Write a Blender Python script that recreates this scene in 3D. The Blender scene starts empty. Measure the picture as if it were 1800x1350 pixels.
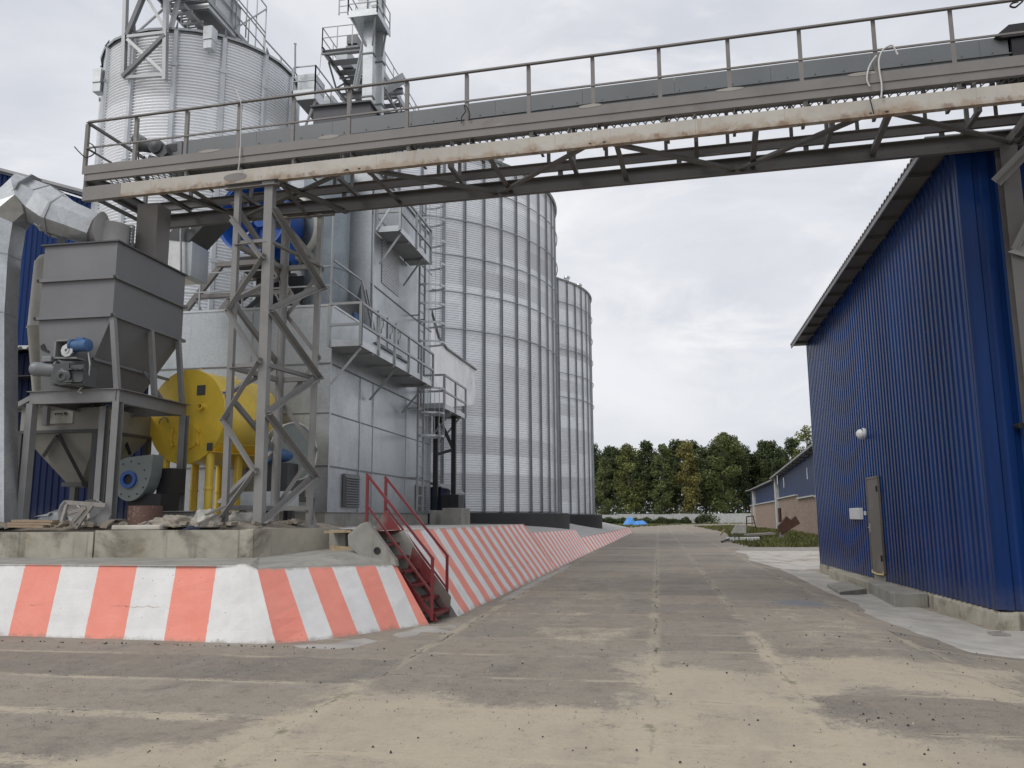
import bpy, math, random
from mathutils import Vector, noise
rad = math.radians
V = Vector
random.seed(11)
sc = bpy.context.scene
COL = sc.collection

# ------------------------------------------------------------------ camera (survey of the photograph)
FPX = 1456.0
CAMH = 1.6
_a, _p, _r = rad(9.85), rad(9.14), rad(0.35)
FW = V((-math.sin(_a) * math.cos(_p), math.cos(_a) * math.cos(_p), math.sin(_p)))
_rt = V((math.cos(_a), math.sin(_a), 0))
_up = _rt.cross(FW)
RT = _rt * math.cos(_r) - _up * math.sin(_r)
UP = _up * math.cos(_r) + _rt * math.sin(_r)
CAM = V((0, 0, CAMH))

def _ray(x, y): return FW * FPX + RT * (x - 900) + UP * (675 - y)
def atz(x, y, z): d = _ray(x, y); return CAM + d * ((z - CAMH) / d.z)
def aty(x, y, Y): d = _ray(x, y); return CAM + d * (Y / d.y)
def atx(x, y, X): d = _ray(x, y); return CAM + d * (X / d.x)
def atpl(x, y, P, N): d = _ray(x, y); N = V(N); return CAM + d * ((V(P) - CAM).dot(N) / d.dot(N))

cam = bpy.data.cameras.new('camera')
cam.sensor_width = 36.0
cam.lens = FPX / 1800 * 36
cam.clip_start = 0.1
cam.clip_end = 3000
camo = bpy.data.objects.new('camera', cam)
COL.objects.link(camo)
from mathutils import Matrix
camo.matrix_world = Matrix(((RT.x, UP.x, -FW.x, CAM.x), (RT.y, UP.y, -FW.y, CAM.y), (RT.z, UP.z, -FW.z, CAM.z), (0, 0, 0, 1)))
sc.camera = camo

# ------------------------------------------------------------------ mesh builder
BOXF = [(0, 3, 2, 1), (4, 5, 6, 7), (0, 1, 5, 4), (1, 2, 6, 5), (2, 3, 7, 6), (3, 0, 4, 7)]
WL = {}
SPLIT = {'floor_joist', 'brace', 'web_post', 'standing_seam', 'stand_brace', 'post', 'toe_board', 'side_channel', 'frame_plate', 'plan_brace', 'hinge', 'prop', 'bracket', 'head_brace', 'leg', 'cross_beam', 'ladder_bracket', 'loose_strap', 'rafter_end', 'frame_beam', 'rib', 'open_tube_end', 'carrier_beam', 'end_rail', 'eave_box', 'stair_rail', 'splice_plate', 'casing_flange', 'rail_stay', 'duct_seam'}

class MB:
    def __init__(s):
        s.v = []; s.f = []; s.at = {}

    def add(s, vs, fs):
        o = len(s.v)
        s.v += [V(v) for v in vs]
        s.f += [tuple(i + o for i in f) for f in fs]
        return s

    def box(s, x0, x1, y0, y1, z0, z1):
        return s.add([(x0, y0, z0), (x1, y0, z0), (x1, y1, z0), (x0, y1, z0), (x0, y0, z1), (x1, y0, z1), (x1, y1, z1), (x0, y1, z1)], BOXF)

    def obox(s, c, ax, ay, az):
        c, ax, ay, az = V(c), V(ax), V(ay), V(az)
        return s.add([c - ax - ay - az, c + ax - ay - az, c + ax + ay - az, c - ax + ay - az, c - ax - ay + az, c + ax - ay + az, c + ax + ay + az, c - ax + ay + az], BOXF)

    def sect(s, p, q, poly, up=(0, 0, 1)):
        p, q = V(p), V(q)
        d = (q - p)
        if d.length < 1e-6: return s
        d.normalize()
        u = V(up)
        if abs(d.dot(u.normalized())) > .98: u = V((0, 1, 0)) if abs(d.y) < .9 else V((1, 0, 0))
        x = d.cross(u).normalized()
        y = x.cross(d).normalized()
        n = len(poly)
        vs = [p + x * a + y * b for a, b in poly] + [q + x * a + y * b for a, b in poly]
        fs = [tuple(range(n - 1, -1, -1)), tuple(range(n, 2 * n))] + [(i, (i + 1) % n, n + (i + 1) % n, n + i) for i in range(n)]
        return s.add(vs, fs)

    def bar(s, p, q, w, h=None, up=(0, 0, 1)):
        h = w if h is None else h
        return s.sect(p, q, [(-w / 2, -h / 2), (w / 2, -h / 2), (w / 2, h / 2), (-w / 2, h / 2)], up)

    def ang(s, p, q, w, t=.008, up=(0, 0, 1), fx=1, fy=1):
        pl = [(0, 0), (w, 0), (w, t), (t, t), (t, w), (0, w)]
        pl = [(a * fx, b * fy) for a, b in pl]
        if fx * fy < 0: pl.reverse()
        return s.sect(p, q, pl, up)

    def chan(s, p, q, w, h, t=.01, up=(0, 0, 1), fx=1):
        # web at x=0, flanges towards +x*fx
        pl = [(0, -h / 2), (w, -h / 2), (w, -h / 2 + t), (t, -h / 2 + t), (t, h / 2 - t), (w, h / 2 - t), (w, h / 2), (0, h / 2)]
        pl = [(a * fx, b) for a, b in pl]
        if fx < 0: pl.reverse()
        return s.sect(p, q, pl, up)

    def ibm(s, p, q, w, h, t=.012, up=(0, 0, 1)):
        a, b = w / 2, h / 2
        return s.sect(p, q, [(-a, -b), (a, -b), (a, -b + t), (t / 2, -b + t), (t / 2, b - t), (a, b - t), (a, b), (-a, b), (-a, b - t), (-t / 2, b - t), (-t / 2, -b + t), (-a, -b + t)], up)

    def tube(s, p, q, r, n=12, r2=None, caps=True):
        p, q = V(p), V(q)
        r2 = r if r2 is None else r2
        d = (q - p).normalized()
        u = V((0, 0, 1)) if abs(d.z) < .9 else V((1, 0, 0))
        x = d.cross(u).normalized(); y = d.cross(x)
        vs = []
        for c, rr in ((p, r), (q, r2)):
            for i in range(n):
                a = 2 * math.pi * i / n
                vs.append(c + x * (math.cos(a) * rr) + y * (math.sin(a) * rr))
        fs = [(i, (i + 1) % n, n + (i + 1) % n, n + i) for i in range(n)]
        if caps: fs += [tuple(range(n - 1, -1, -1)), tuple(range(n, 2 * n))]
        return s.add(vs, fs)

    def path(s, pts, r, n=6):
        pts = [V(p) for p in pts]
        vs = []; fs = []
        px = None
        for k, p in enumerate(pts):
            d = (pts[min(k + 1, len(pts) - 1)] - pts[max(k - 1, 0)]).normalized()
            u = V((0, 0, 1)) if abs(d.z) < .9 else V((1, 0, 0))
            x = d.cross(u).normalized()
            if px is not None:
                x2 = (px - d * px.dot(d))
                if x2.length > 1e-4: x = x2.normalized()
            px = x
            y = d.cross(x)
            for i in range(n):
                a = 2 * math.pi * i / n
                vs.append(p + x * (math.cos(a) * r) + y * (math.sin(a) * r))
        for k in range(len(pts) - 1):
            for i in range(n):
                fs.append((k * n + i, k * n + (i + 1) % n, (k + 1) * n + (i + 1) % n, (k + 1) * n + i))
        fs += [tuple(range(n - 1, -1, -1)), tuple(range((len(pts) - 1) * n, len(pts) * n))]
        return s.add(vs, fs)

    def lathe(s, c, axis, prof, n=32, a0=0, a1=2 * math.pi):
        c = V(c); d = V(axis).normalized()
        u = V((0, 0, 1)) if abs(d.z) < .9 else V((1, 0, 0))
        x = d.cross(u).normalized(); y = d.cross(x)
        full = abs(a1 - a0 - 2 * math.pi) < 1e-6
        m = n if full else n + 1
        vs = []
        for (r, h) in prof:
            for i in range(m):
                a = a0 + (a1 - a0) * i / n
                vs.append(c + d * h + x * (math.cos(a) * r) + y * (math.sin(a) * r))
        fs = []
        for k in range(len(prof) - 1):
            for i in range(n):
                j = (i + 1) % m
                fs.append((k * m + i, k * m + j, (k + 1) * m + j, (k + 1) * m + i))
        return s.add(vs, fs)

    def prism(s, poly, vec):
        vec = V(vec); n = len(poly)
        vs = [V(p) for p in poly] + [V(p) + vec for p in poly]
        fs = [tuple(range(n - 1, -1, -1)), tuple(range(n, 2 * n))] + [(i, (i + 1) % n, n + (i + 1) % n, n + i) for i in range(n)]
        return s.add(vs, fs)

    def pieces(s):
        par = list(range(len(s.v)))
        def find(i):
            while par[i] != i: par[i] = par[par[i]]; i = par[i]
            return i
        for f in s.f:
            for i in f[1:]: par[find(i)] = find(f[0])
        grp = {}
        for f in s.f: grp.setdefault(find(f[0]), []).append(f)
        out = []
        for fs in grp.values():
            ids = sorted({i for f in fs for i in f}); mp = {i: k for k, i in enumerate(ids)}
            b = MB(); b.v = [s.v[i] for i in ids]; b.f = [tuple(mp[i] for i in f) for f in fs]; out.append(b)
        return out

    def quad(s, a, b, c, d): return s.add([a, b, c, d], [(0, 1, 2, 3)])

    def build(s, name, m, parent=None, smooth=0, bevel=0, origin=None, face_attr=None, vert_attr=None):
        if name in SPLIT and parent is not None:
            ps = s.pieces()
            if len(ps) > 1:
                for p_ in ps: o = p_.build(name, m, parent, smooth, bevel)
                return o
        if parent is not None: off = WL[parent.name]
        elif origin is not None: off = V(origin)
        else:
            xs = [v.x for v in s.v]; ys = [v.y for v in s.v]; zs = [v.z for v in s.v]
            off = V(((min(xs) + max(xs)) / 2, (min(ys) + max(ys)) / 2, min(zs)))
        me = bpy.data.meshes.new(name)
        me.from_pydata([tuple(v - off) for v in s.v], [], s.f)
        me.update()
        if face_attr:
            a = me.attributes.new(face_attr[0], 'FLOAT', 'FACE'); a.data.foreach_set('value', face_attr[1])
        for nm, vals in (vert_attr or {}).items():
            a = me.attributes.new(nm, 'FLOAT', 'POINT'); a.data.foreach_set('value', vals)
        me.materials.append(m)
        if smooth:
            me.polygons.foreach_set('use_smooth', [True] * len(me.polygons))
            me.set_sharp_from_angle(angle=rad(smooth))
        o = bpy.data.objects.new(name, me)
        COL.objects.link(o)
        if parent is not None:
            o.parent = parent; WL[o.name] = off
        else:
            o.location = off; WL[o.name] = off
        if bevel:
            b = o.modifiers.new('bevel', 'BEVEL'); b.width = bevel; b.segments = 2; b.limit_method = 'ANGLE'; b.angle_limit = rad(40)
        return o

def fixnormals(o):
    import bmesh
    bm = bmesh.new(); bm.from_mesh(o.data); bmesh.ops.recalc_face_normals(bm, faces=bm.faces); bm.to_mesh(o.data); bm.free()

def tag(o, label=None, cat=None, group=None, kind=None):
    if label: o['label'] = label
    if cat: o['category'] = cat
    if group: o['group'] = group
    if kind: o['kind'] = kind
    return o

def thing(name, loc, label, cat, group=None):
    o = bpy.data.objects.new(name, None)
    COL.objects.link(o)
    o.location = V(loc); o.empty_display_size = .2
    WL[o.name] = V(loc)
    return tag(o, label, cat, group)

def dup(src, loc, rotz=0, scale=1, label=None, parent=None):
    c = src.copy(); COL.objects.link(c)
    c.parent = parent
    if parent is None:
        c.location = V(loc); c.rotation_euler = (0, 0, rotz); c.scale = (scale, scale, scale) if not isinstance(scale, tuple) else scale
        if label: c['label'] = label
    for ch in [o for o in bpy.data.objects if o.parent == src]:
        dup(ch, None, parent=c)
    return c

# ------------------------------------------------------------------ materials
def lin(r, g, b):
    f = lambda c: (c / 255 / 12.92) if c / 255 <= .04045 else ((c / 255 + .055) / 1.055) ** 2.4
    return (f(r), f(g), f(b))

class NT:
    def __init__(s, name):
        s.m = bpy.data.materials.new(name); s.m.use_nodes = True
        s.t = s.m.node_tree; s.b = s.t.nodes['Principled BSDF']
        s.tc = s.t.nodes.new('ShaderNodeTexCoord')
    def n(s, typ, **kw):
        nd = s.t.nodes.new(typ)
        for k, v in kw.items(): setattr(nd, k, v)
        return nd
    def l(s, a, b): s.t.links.new(a, b)
    def mapping(s, scale=(1, 1, 1), src=None):
        mp = s.n('ShaderNodeMapping'); mp.inputs['Scale'].default_value = scale
        s.l(src or s.tc.outputs['Object'], mp.inputs['Vector'])
        return mp.outputs[0]
    def noise(s, scale, detail=4, rough=.55, vec=None, stretch=None, dist=0):
        nd = s.n('ShaderNodeTexNoise'); nd.inputs['Scale'].default_value = scale; nd.inputs['Detail'].default_value = detail
        nd.inputs['Roughness'].default_value = rough; nd.inputs['Distortion'].default_value = dist
        s.l(vec or (s.mapping(stretch) if stretch else s.tc.outputs['Object']), nd.inputs['Vector'])
        return nd.outputs['Fac']
    def ramp(s, fac, lo, hi):
        r = s.n('ShaderNodeMapRange'); r.inputs['From Min'].default_value = lo; r.inputs['From Max'].default_value = hi
        r.interpolation_type = 'SMOOTHSTEP'
        s.l(fac, r.inputs['Value']); return r.outputs['Result']
    def mix(s, fac, a, b, mode='MIX'):
        nd = s.n('ShaderNodeMix', data_type='RGBA', blend_type=mode)
        for sock, val in ((nd.inputs[0], fac), (nd.inputs[6], a), (nd.inputs[7], b)):
            if isinstance(val, (int, float)): sock.default_value = val
            elif isinstance(val, tuple): sock.default_value = (*val, 1)
            else: s.l(val, sock)
        return nd.outputs[2]
    def math(s, op, a, b=None, c=None):
        nd = s.n('ShaderNodeMath', operation=op)
        for i, val in enumerate((a, b, c)):
            if val is None: continue
            if isinstance(val, (int, float)): nd.inputs[i].default_value = val
            else: s.l(val, nd.inputs[i])
        return nd.outputs[0]
    def attr(s, name):
        nd = s.n('ShaderNodeAttribute'); nd.attribute_name = name; return nd.outputs['Fac']
    def bump(s, h, strength=.3, dist=.01):
        nd = s.n('ShaderNodeBump'); nd.inputs['Strength'].default_value = strength; nd.inputs['Distance'].default_value = dist
        s.l(h, nd.inputs['Height']); s.l(nd.outputs[0], s.b.inputs['Normal'])
    def set(s, col=None, rough=None, metal=None, coat=None, spec=None):
        for nm, val in (('Base Color', col), ('Roughness', rough), ('Metallic', metal), ('Coat Weight', coat), ('Specular IOR Level', spec)):
            if val is None: continue
            if isinstance(val, (int, float)): s.b.inputs[nm].default_value = val
            elif isinstance(val, tuple): s.b.inputs[nm].default_value = (*val, 1)
            else: s.l(val, s.b.inputs[nm])
        return s.m

def mul(c, k): return tuple(min(1, x * k) for x in c)

def mat(name, col, rough=.6, metal=0, var=.12, scale=1.5, spots=(), bump=0, bscale=60, coat=None, spec=None, rvar=.1, stretch=None):
    t = NT(name)
    n1 = t.noise(scale, 5, .6, stretch=stretch)
    c = t.mix(t.ramp(n1, .3, .7), mul(col, 1 - var), mul(col, 1 + var))
    for (sc_, sscale, lo, hi, st) in spots:
        c = t.mix(t.ramp(t.noise(sscale, 6, .65, stretch=st), lo, hi), c, sc_)
    r = t.ramp(n1, .2, .8)
    rr = t.n('ShaderNodeMapRange'); rr.inputs['To Min'].default_value = max(.05, rough - rvar); rr.inputs['To Max'].default_value = min(1, rough + rvar)
    t.l(r, rr.inputs['Value'])
    t.set(c, rr.outputs[0], metal, coat, spec)
    if bump: t.bump(t.noise(bscale, 4, .6), bump, .01)
    return t.m

RUST = (.16, .065, .025)
M = {}
M['taupe'] = mat('taupe_steel_paint', (.205, .192, .183), .55, spots=[((.13, .085, .06), 2.2, .62, .8, None), ((.3, .28, .26), 1.1, .62, .7, (1, 1, 3))])
M['tower'] = mat('grey_brown_steel_paint', (.225, .221, .214), .5, spots=[((.16, .12, .09), 3, .62, .75, (3, 3, .6))])
M['dark_truss'] = mat('dark_grey_steel', (.125, .12, .115), .55, spots=[((.1, .065, .045), 2.5, .6, .75, None)])
def beam_mat():
    t = NT('weathered_cream_steel_paint')
    sep = t.n('ShaderNodeSeparateXYZ'); t.l(t.tc.outputs['Object'], sep.inputs[0])
    c = t.mix(t.ramp(t.noise(.7, 6, .6), .35, .65), (.41, .385, .34), (.51, .485, .435))
    c = t.mix(t.math('MULTIPLY', t.ramp(t.noise(3.5, 7, .7), .5, .72), .5), c, (.42, .35, .26))
    low = t.ramp(sep.outputs['Z'], .2, .0)
    m1 = t.ramp(t.math('ADD', t.noise(1.9, 8, .72), t.math('MULTIPLY', low, .2)), .56, .72)
    c = t.mix(t.math('MULTIPLY', m1, .5), c, (.30, .19, .10))
    m2 = t.ramp(t.math('ADD', t.noise(4.5, 8, .72), t.math('MULTIPLY', low, .2)), .66, .78)
    c = t.mix(t.math('MULTIPLY', m2, .6), c, (.15, .07, .035))
    dr = t.ramp(t.noise(7, 5, .6, stretch=(1, 1, .09)), .6, .74)
    c = t.mix(t.math('MULTIPLY', dr, .35), c, (.28, .19, .12))
    # weld seams every couple of metres
    fr = t.math('FRACT', t.math('DIVIDE', sep.outputs['X'], 1.37))
    c = t.mix(t.math('MULTIPLY', t.ramp(fr, .006, .002), .5), c, (.2, .15, .1))
    t.set(c, .6); t.bump(t.noise(30, 4, .6), .12, .01)
    return t.m
M['beige'] = beam_mat()
M['conv'] = mat('blue_grey_sheet_paint', (.16, .172, .178), .42, var=.08, scale=.7)
M['hopper'] = mat('dark_grey_paint', (.178, .181, .188), .5, var=.1, scale=.9, spots=[((.17, .16, .15), 1.4, .6, .8, (2, 2, .5))])
M['frame_grey'] = mat('grey_steel_paint', (.22, .22, .22), .5, spots=[((.13, .1, .08), 4, .64, .78, None)])
M['cream'] = mat('cream_enamel', (.52, .5, .44), .5, spots=[((.22, .15, .09), 5, .68, .74, None), ((.36, .33, .27), 1.5, .5, .75, (2, 2, .4))])
M['cream_dark'] = mat('dusty_cream_paint', (.3, .29, .26), .6, spots=[((.16, .13, .1), 2, .58, .78, (2, 2, .5))])
M['white_sheet'] = mat('white_sheet_metal', (.84, .85, .85), .35, spots=[((.5, .5, .48), 1.2, .6, .8, (2, 2, .4))])
M['white_pipe'] = mat('pale_grey_paint', (.5, .49, .48), .5, spots=[((.4, .38, .36), 1.5, .55, .75, None)])
M['yellow'] = mat('yellow_enamel', (.88, .62, .07), .36, var=.1, scale=1.2, spots=[((.5, .34, .07), 3, .62, .8, (1, 1, .4)), ((.4, .33, .2), 1.1, .6, .85, None)], coat=.2)
M['fan_blue'] = mat('blue_enamel', (.012, .075, .32), .38, coat=.2)
M['motor_blue'] = mat('motor_blue_paint', (.045, .115, .25), .45)
M['motor_grey'] = mat('motor_grey_paint', (.2, .21, .22), .45, bump=.1)
M['gear_dark'] = mat('gearbox_dark_grey', (.075, .078, .08), .5)
M['green_grey'] = mat('green_grey_enamel', (.2, .23, .22), .45, spots=[((.13, .12, .1), 2, .6, .8, None)])
M['red_paint'] = mat('maroon_paint', (.15, .016, .02), .42, spots=[((.09, .03, .025), 4, .6, .78, None)])
M['red_worn'] = mat('maroon_paint_worn_to_grey', (.2, .03, .032), .5, spots=[((.17, .14, .12), 1.8, .42, .62, (1, 1, .7))])
M['black'] = mat('black_bitumen', (.018, .018, .02), .6, bump=.15)
M['black_steel'] = mat('black_steel_paint', (.02, .02, .022), .5)
M['wood'] = mat('weathered_timber', (.33, .25, .17), .8, scale=3, stretch=(1, 12, 12), spots=[((.2, .14, .09), 2, .5, .7, (1, 10, 10))], bump=.2)
M['wood_grey'] = mat('grey_timber', (.27, .25, .23), .8, scale=3, stretch=(8, 8, 1), bump=.2)
M['osb'] = mat('plywood_sheet', (.36, .27, .17), .75, scale=6, spots=[((.25, .17, .1), 8, .5, .7, None)])
M['rust'] = mat('rusted_steel', (.075, .034, .024), .85, scale=3, var=.3, bump=.3, spots=[((.06, .025, .02), 4, .5, .7, None)])
M['brown_steel'] = mat('brown_primer_steel', (.14, .075, .06), .6, spots=[((.32, .27, .25), 22, .56, .66, None)])
M['rag'] = mat('dirty_sacking', (.31, .28, .235), .9, scale=4, var=.2, bump=.4, bscale=25, spots=[((.22, .19, .15), 3, .55, .72, None)])
M['film'] = mat('cloudy_plastic_film', (.4, .385, .35), .45, scale=4, var=.25, bump=.4, bscale=9)
M['tarp'] = mat('blue_tarpaulin', (.07, .27, .66), .45, scale=2, var=.25, bump=.4, bscale=6)
M['dark_cloth'] = mat('navy_cloth', (.02, .025, .05), .9, bump=.3)
M['cable_white'] = mat('white_cable', (.6, .6, .58), .5)
M['cable_black'] = mat('black_cable', (.02, .02, .02), .5)
M['door_grey'] = mat('grey_brown_door_paint', (.12, .11, .095), .45, var=.15, scale=1.2, spots=[((.17, .155, .135), 1.5, .5, .7, None)])
M['plastic_white'] = mat('white_plastic', (.6, .62, .63), .35, var=.04)
M['foam'] = mat('yellow_mounting_foam', (.55, .47, .24), .9, bump=.4)
M['brass'] = mat('bright_steel', (.6, .6, .58), .3, metal=.8)

def galv(name, base, metal, rough, stain=.25, streak=True, spangle=.12, dark=.6, sscale=.6):
    t = NT(name)
    vo = t.n('ShaderNodeTexVoronoi'); vo.inputs['Scale'].default_value = 22
    t.l(t.tc.outputs['Object'], vo.inputs['Vector'])
    hs = t.n('ShaderNodeSeparateColor'); t.l(vo.outputs['Color'], hs.inputs[0])
    k = t.math('ADD', t.math('MULTIPLY', hs.outputs[0], spangle), 1 - spangle / 2)
    big = t.noise(sscale, 5, .6)
    c = t.mix(t.math('MULTIPLY', t.ramp(big, .42, .68), stain * 2.2), base, mul(base, dark))
    c = t.mix(t.math('MULTIPLY', t.ramp(t.noise(1.3, 6, .7), .55, .8), .5), c, mul(base, 1.25))
    if streak: c = t.mix(t.math('MULTIPLY', t.ramp(t.noise(2.4, 5, .6, stretch=(2.5, 2.5, .16)), .52, .78), stain * 1.6), c, mul(base, dark * .9))
    kk = t.n('ShaderNodeCombineColor'); [t.l(k, kk.inputs[i]) for i in range(3)]
    c = t.mix(1.0, c, kk.outputs[0], 'MULTIPLY')
    rg = t.n('ShaderNodeMapRange'); rg.inputs['To Min'].default_value = rough - .1; rg.inputs['To Max'].default_value = rough + .15
    t.l(big, rg.inputs['Value'])
    t.set(c, rg.outputs[0], metal)
    t.bump(t.noise(1.6, 3, .5), .12, .05)
    return t.m
M['galv'] = galv('galvanised_sheet', (.46, .485, .5), .62, .34)
M['galv_blue'] = galv('blue_grey_galvanised_duct', (.27, .31, .335), .45, .4)
M['galv_light'] = galv('bright_galvanised_sheet', (.52, .54, .55), .65, .36, stain=.2)
M['galv_duct'] = galv('bright_galvanised_duct', (.55, .57, .58), .75, .32, stain=.22, sscale=1.5)
M['galv_steel'] = mat('galvanised_section', (.34, .35, .355), .45, metal=.5, var=.12)
M['galv_dark'] = mat('dull_galvanised_section', (.17, .175, .18), .5, metal=.4, var=.12)
M['roof_steel'] = mat('grey_roof_sheet', (.28, .28, .285), .5, metal=.3)
M['wall_white'] = mat('white_roof_edge_sheet', (.62, .62, .62), .5)

def silo_mat(name, base):
    t = NT(name)
    a = t.attr('tint')
    k = t.n('ShaderNodeMapRange'); k.inputs['To Min'].default_value = .72; k.inputs['To Max'].default_value = 1.18
    t.l(a, k.inputs['Value'])
    kk = t.n('ShaderNodeCombineColor'); [t.l(k.outputs[0], kk.inputs[i]) for i in range(3)]
    c = t.mix(1.0, base, kk.outputs[0], 'MULTIPLY')
    c = t.mix(t.math('MULTIPLY', t.ramp(t.noise(1.2, 5, .6, stretch=(1, 1, .25)), .5, .8), .25), c, mul(base, .7))
    t.set(c, .42, .2)
    return t.m
M['silo'] = silo_mat('corrugated_galvanised_silo_sheet', (.86, .875, .89))

def concrete(name, col, stain=(.12, .11, .09), lo=.52, hi=.75, sscale=1.2, moss=0, bump=.3, drip=.6):
    t = NT(name)
    c = t.mix(t.ramp(t.noise(2.2, 8, .62), .3, .7), mul(col, .82), mul(col, 1.12))
    c = t.mix(t.math('MULTIPLY', t.ramp(t.noise(sscale, 8, .68, dist=.4), lo, hi), .8), c, stain)
    if drip: c = t.mix(t.math('MULTIPLY', t.ramp(t.noise(2.5, 6, .6, stretch=(2, 2, .12)), .55, .75), drip), c, mul(stain, 1.2))
    if moss: c = t.mix(t.math('MULTIPLY', t.ramp(t.noise(.9, 6, .7), .5, .7), moss), c, (.22, .19, .1))
    pits = t.n('ShaderNodeTexVoronoi'); pits.inputs['Scale'].default_value = 9; t.l(t.tc.outputs['Object'], pits.inputs['Vector'])
    c = t.mix(t.ramp(pits.outputs['Distance'], .07, .03), c, mul(col, .35))
    t.set(c, .88, 0)
    h = t.mix(.5, t.noise(35, 6, .65), t.noise(5, 4, .6))
    t.bump(h, bump, .02)
    return t.m
M['conc_wall'] = concrete('weathered_concrete', (.40, .375, .31), stain=(.1, .09, .07), moss=.5, drip=.95, lo=.48, hi=.68)
M['conc_grey'] = concrete('grey_concrete', (.3, .29, .26), lo=.6, hi=.85)
M['conc_new'] = concrete('pale_cement_screed', (.42, .4, .365), stain=(.27, .235, .185), lo=.5, hi=.75, drip=0, sscale=.8)
M['conc_foot'] = concrete('dirty_cement_screed', (.36, .345, .32), stain=(.24, .21, .17), lo=.48, hi=.7, drip=0)
M['conc_plat'] = concrete('dusty_concrete_floor', (.45, .44, .42), stain=(.28, .26, .22), lo=.58, drip=0)
M['conc_pad'] = concrete('bleached_concrete_pad', (.5, .47, .42), stain=(.27, .2, .15), lo=.5, hi=.68, sscale=.6, drip=0)
M['fence_conc'] = concrete('pale_concrete_panel', (.46, .47, .46), stain=(.3, .3, .28), bump=.1)

def stripe_mat():
    t = NT('white_and_coral_striped_paint')
    su = t.attr('su')
    j = t.math('MULTIPLY', t.math('SUBTRACT', t.noise(14, 4, .6), .5), .035)
    fr = t.math('FRACT', t.math('MULTIPLY', t.math('ADD', su, j), .5))
    e = t.math('GREATER_THAN', fr, .5)
    nz = t.ramp(t.noise(3, 6, .6), .3, .7)
    white = t.mix(nz, (.74, .735, .72), (.82, .82, .81))
    red = t.mix(nz, (.86, .295, .225), (.9, .335, .26))
    c = t.mix(e, white, red)
    c = t.mix(t.math('MULTIPLY', t.ramp(t.noise(2.1, 7, .7), .6, .85), .2), c, (.5, .44, .38))
    c = t.mix(t.math('MULTIPLY', t.ramp(t.noise(4.5, 5, .6, stretch=(2.5, 2.5, .12)), .6, .78), .15), c, (.45, .38, .33))
    sz = t.n('ShaderNodeSeparateXYZ'); t.l(t.tc.outputs['Object'], sz.inputs[0])
    zc = t.math('ABSOLUTE', t.math('SUBTRACT', t.math('ADD', sz.outputs['Z'], t.math('MULTIPLY', t.math('SUBTRACT', t.noise(2.2, 6, .7), .5), .22)), .42))
    c = t.mix(t.math('MULTIPLY', t.math('MULTIPLY', t.ramp(zc, .006, .002), t.ramp(t.noise(1.1, 3, .5), .52, .6)), .7), c, (.3, .15, .12))
    top = t.math('MULTIPLY', t.ramp(t.math('ADD', t.attr('sh'), t.math('MULTIPLY', t.noise(9, 6, .7), .12)), 1.02, 1.08), .8)
    c = t.mix(top, c, (.38, .35, .31))
    # mud splash along the foot, chips
    hz = t.attr('sh')
    foot = t.math('MULTIPLY', t.ramp(t.math('ADD', hz, t.math('MULTIPLY', t.noise(6, 5, .6), .22)), .19, .08), .75)
    c = t.mix(foot, c, (.3, .26, .21))
    vo = t.n('ShaderNodeTexVoronoi'); vo.inputs['Scale'].default_value = 7; t.l(t.tc.outputs['Object'], vo.inputs['Vector'])
    c = t.mix(t.ramp(vo.outputs['Distance'], .06, .03), c, (.22, .2, .18))
    t.set(c, .8)
    t.bump(t.mix(.5, t.noise(28, 6, .65), t.noise(4, 4, .6)), .35, .025)
    return t.m
M['stripe'] = stripe_mat()

def blue_panel(name, col, rough, streak=.13):
    t = NT(name)
    n1 = t.noise(1.2, 4, .6, stretch=(4, 4, .25))
    c = t.mix(t.ramp(n1, .35, .7), mul(col, .8), mul(col, 1.15))
    sp = t.n('ShaderNodeSeparateXYZ'); t.l(t.tc.outputs['Object'], sp.inputs[0])
    wn = t.n('ShaderNodeTexWhiteNoise', noise_dimensions='1D'); t.l(t.math('FLOOR', t.math('DIVIDE', t.math('ADD', sp.outputs['X'], sp.outputs['Y']), 1.15)), wn.inputs['W'])
    kv = t.n('ShaderNodeCombineColor'); kf = t.math('ADD', .86, t.math('MULTIPLY', wn.outputs['Value'], .28)); [t.l(kf, kv.inputs[i]) for i in range(3)]
    c = t.mix(1.0, c, kv.outputs[0], 'MULTIPLY')
    dust = t.math('MULTIPLY', t.ramp(t.math('ADD', sp.outputs['Z'], t.math('MULTIPLY', t.noise(5, 6, .7), .9)), 1.15, .35), .35)
    c = t.mix(dust, c, (.12, .115, .12))
    c = t.mix(t.math('MULTIPLY', t.ramp(t.noise(3, 6, .65, stretch=(1.5, 1.5, .3)), .6, .8), streak), c, (.09, .1, .14))
    t.set(c, rough, 0, .0, .17)
    return t.m
M['blue'] = blue_panel('royal_blue_profiled_sheet', (.006, .029, .125), .27)
M['navy'] = blue_panel('shade_darkened_blue_sheet', (.008, .014, .05), .5)  # lean-to wall: the shade under its roof is put into this darker blue
M['blue_old'] = blue_panel('dull_blue_profiled_sheet', (.02, .042, .115), .5)

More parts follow.
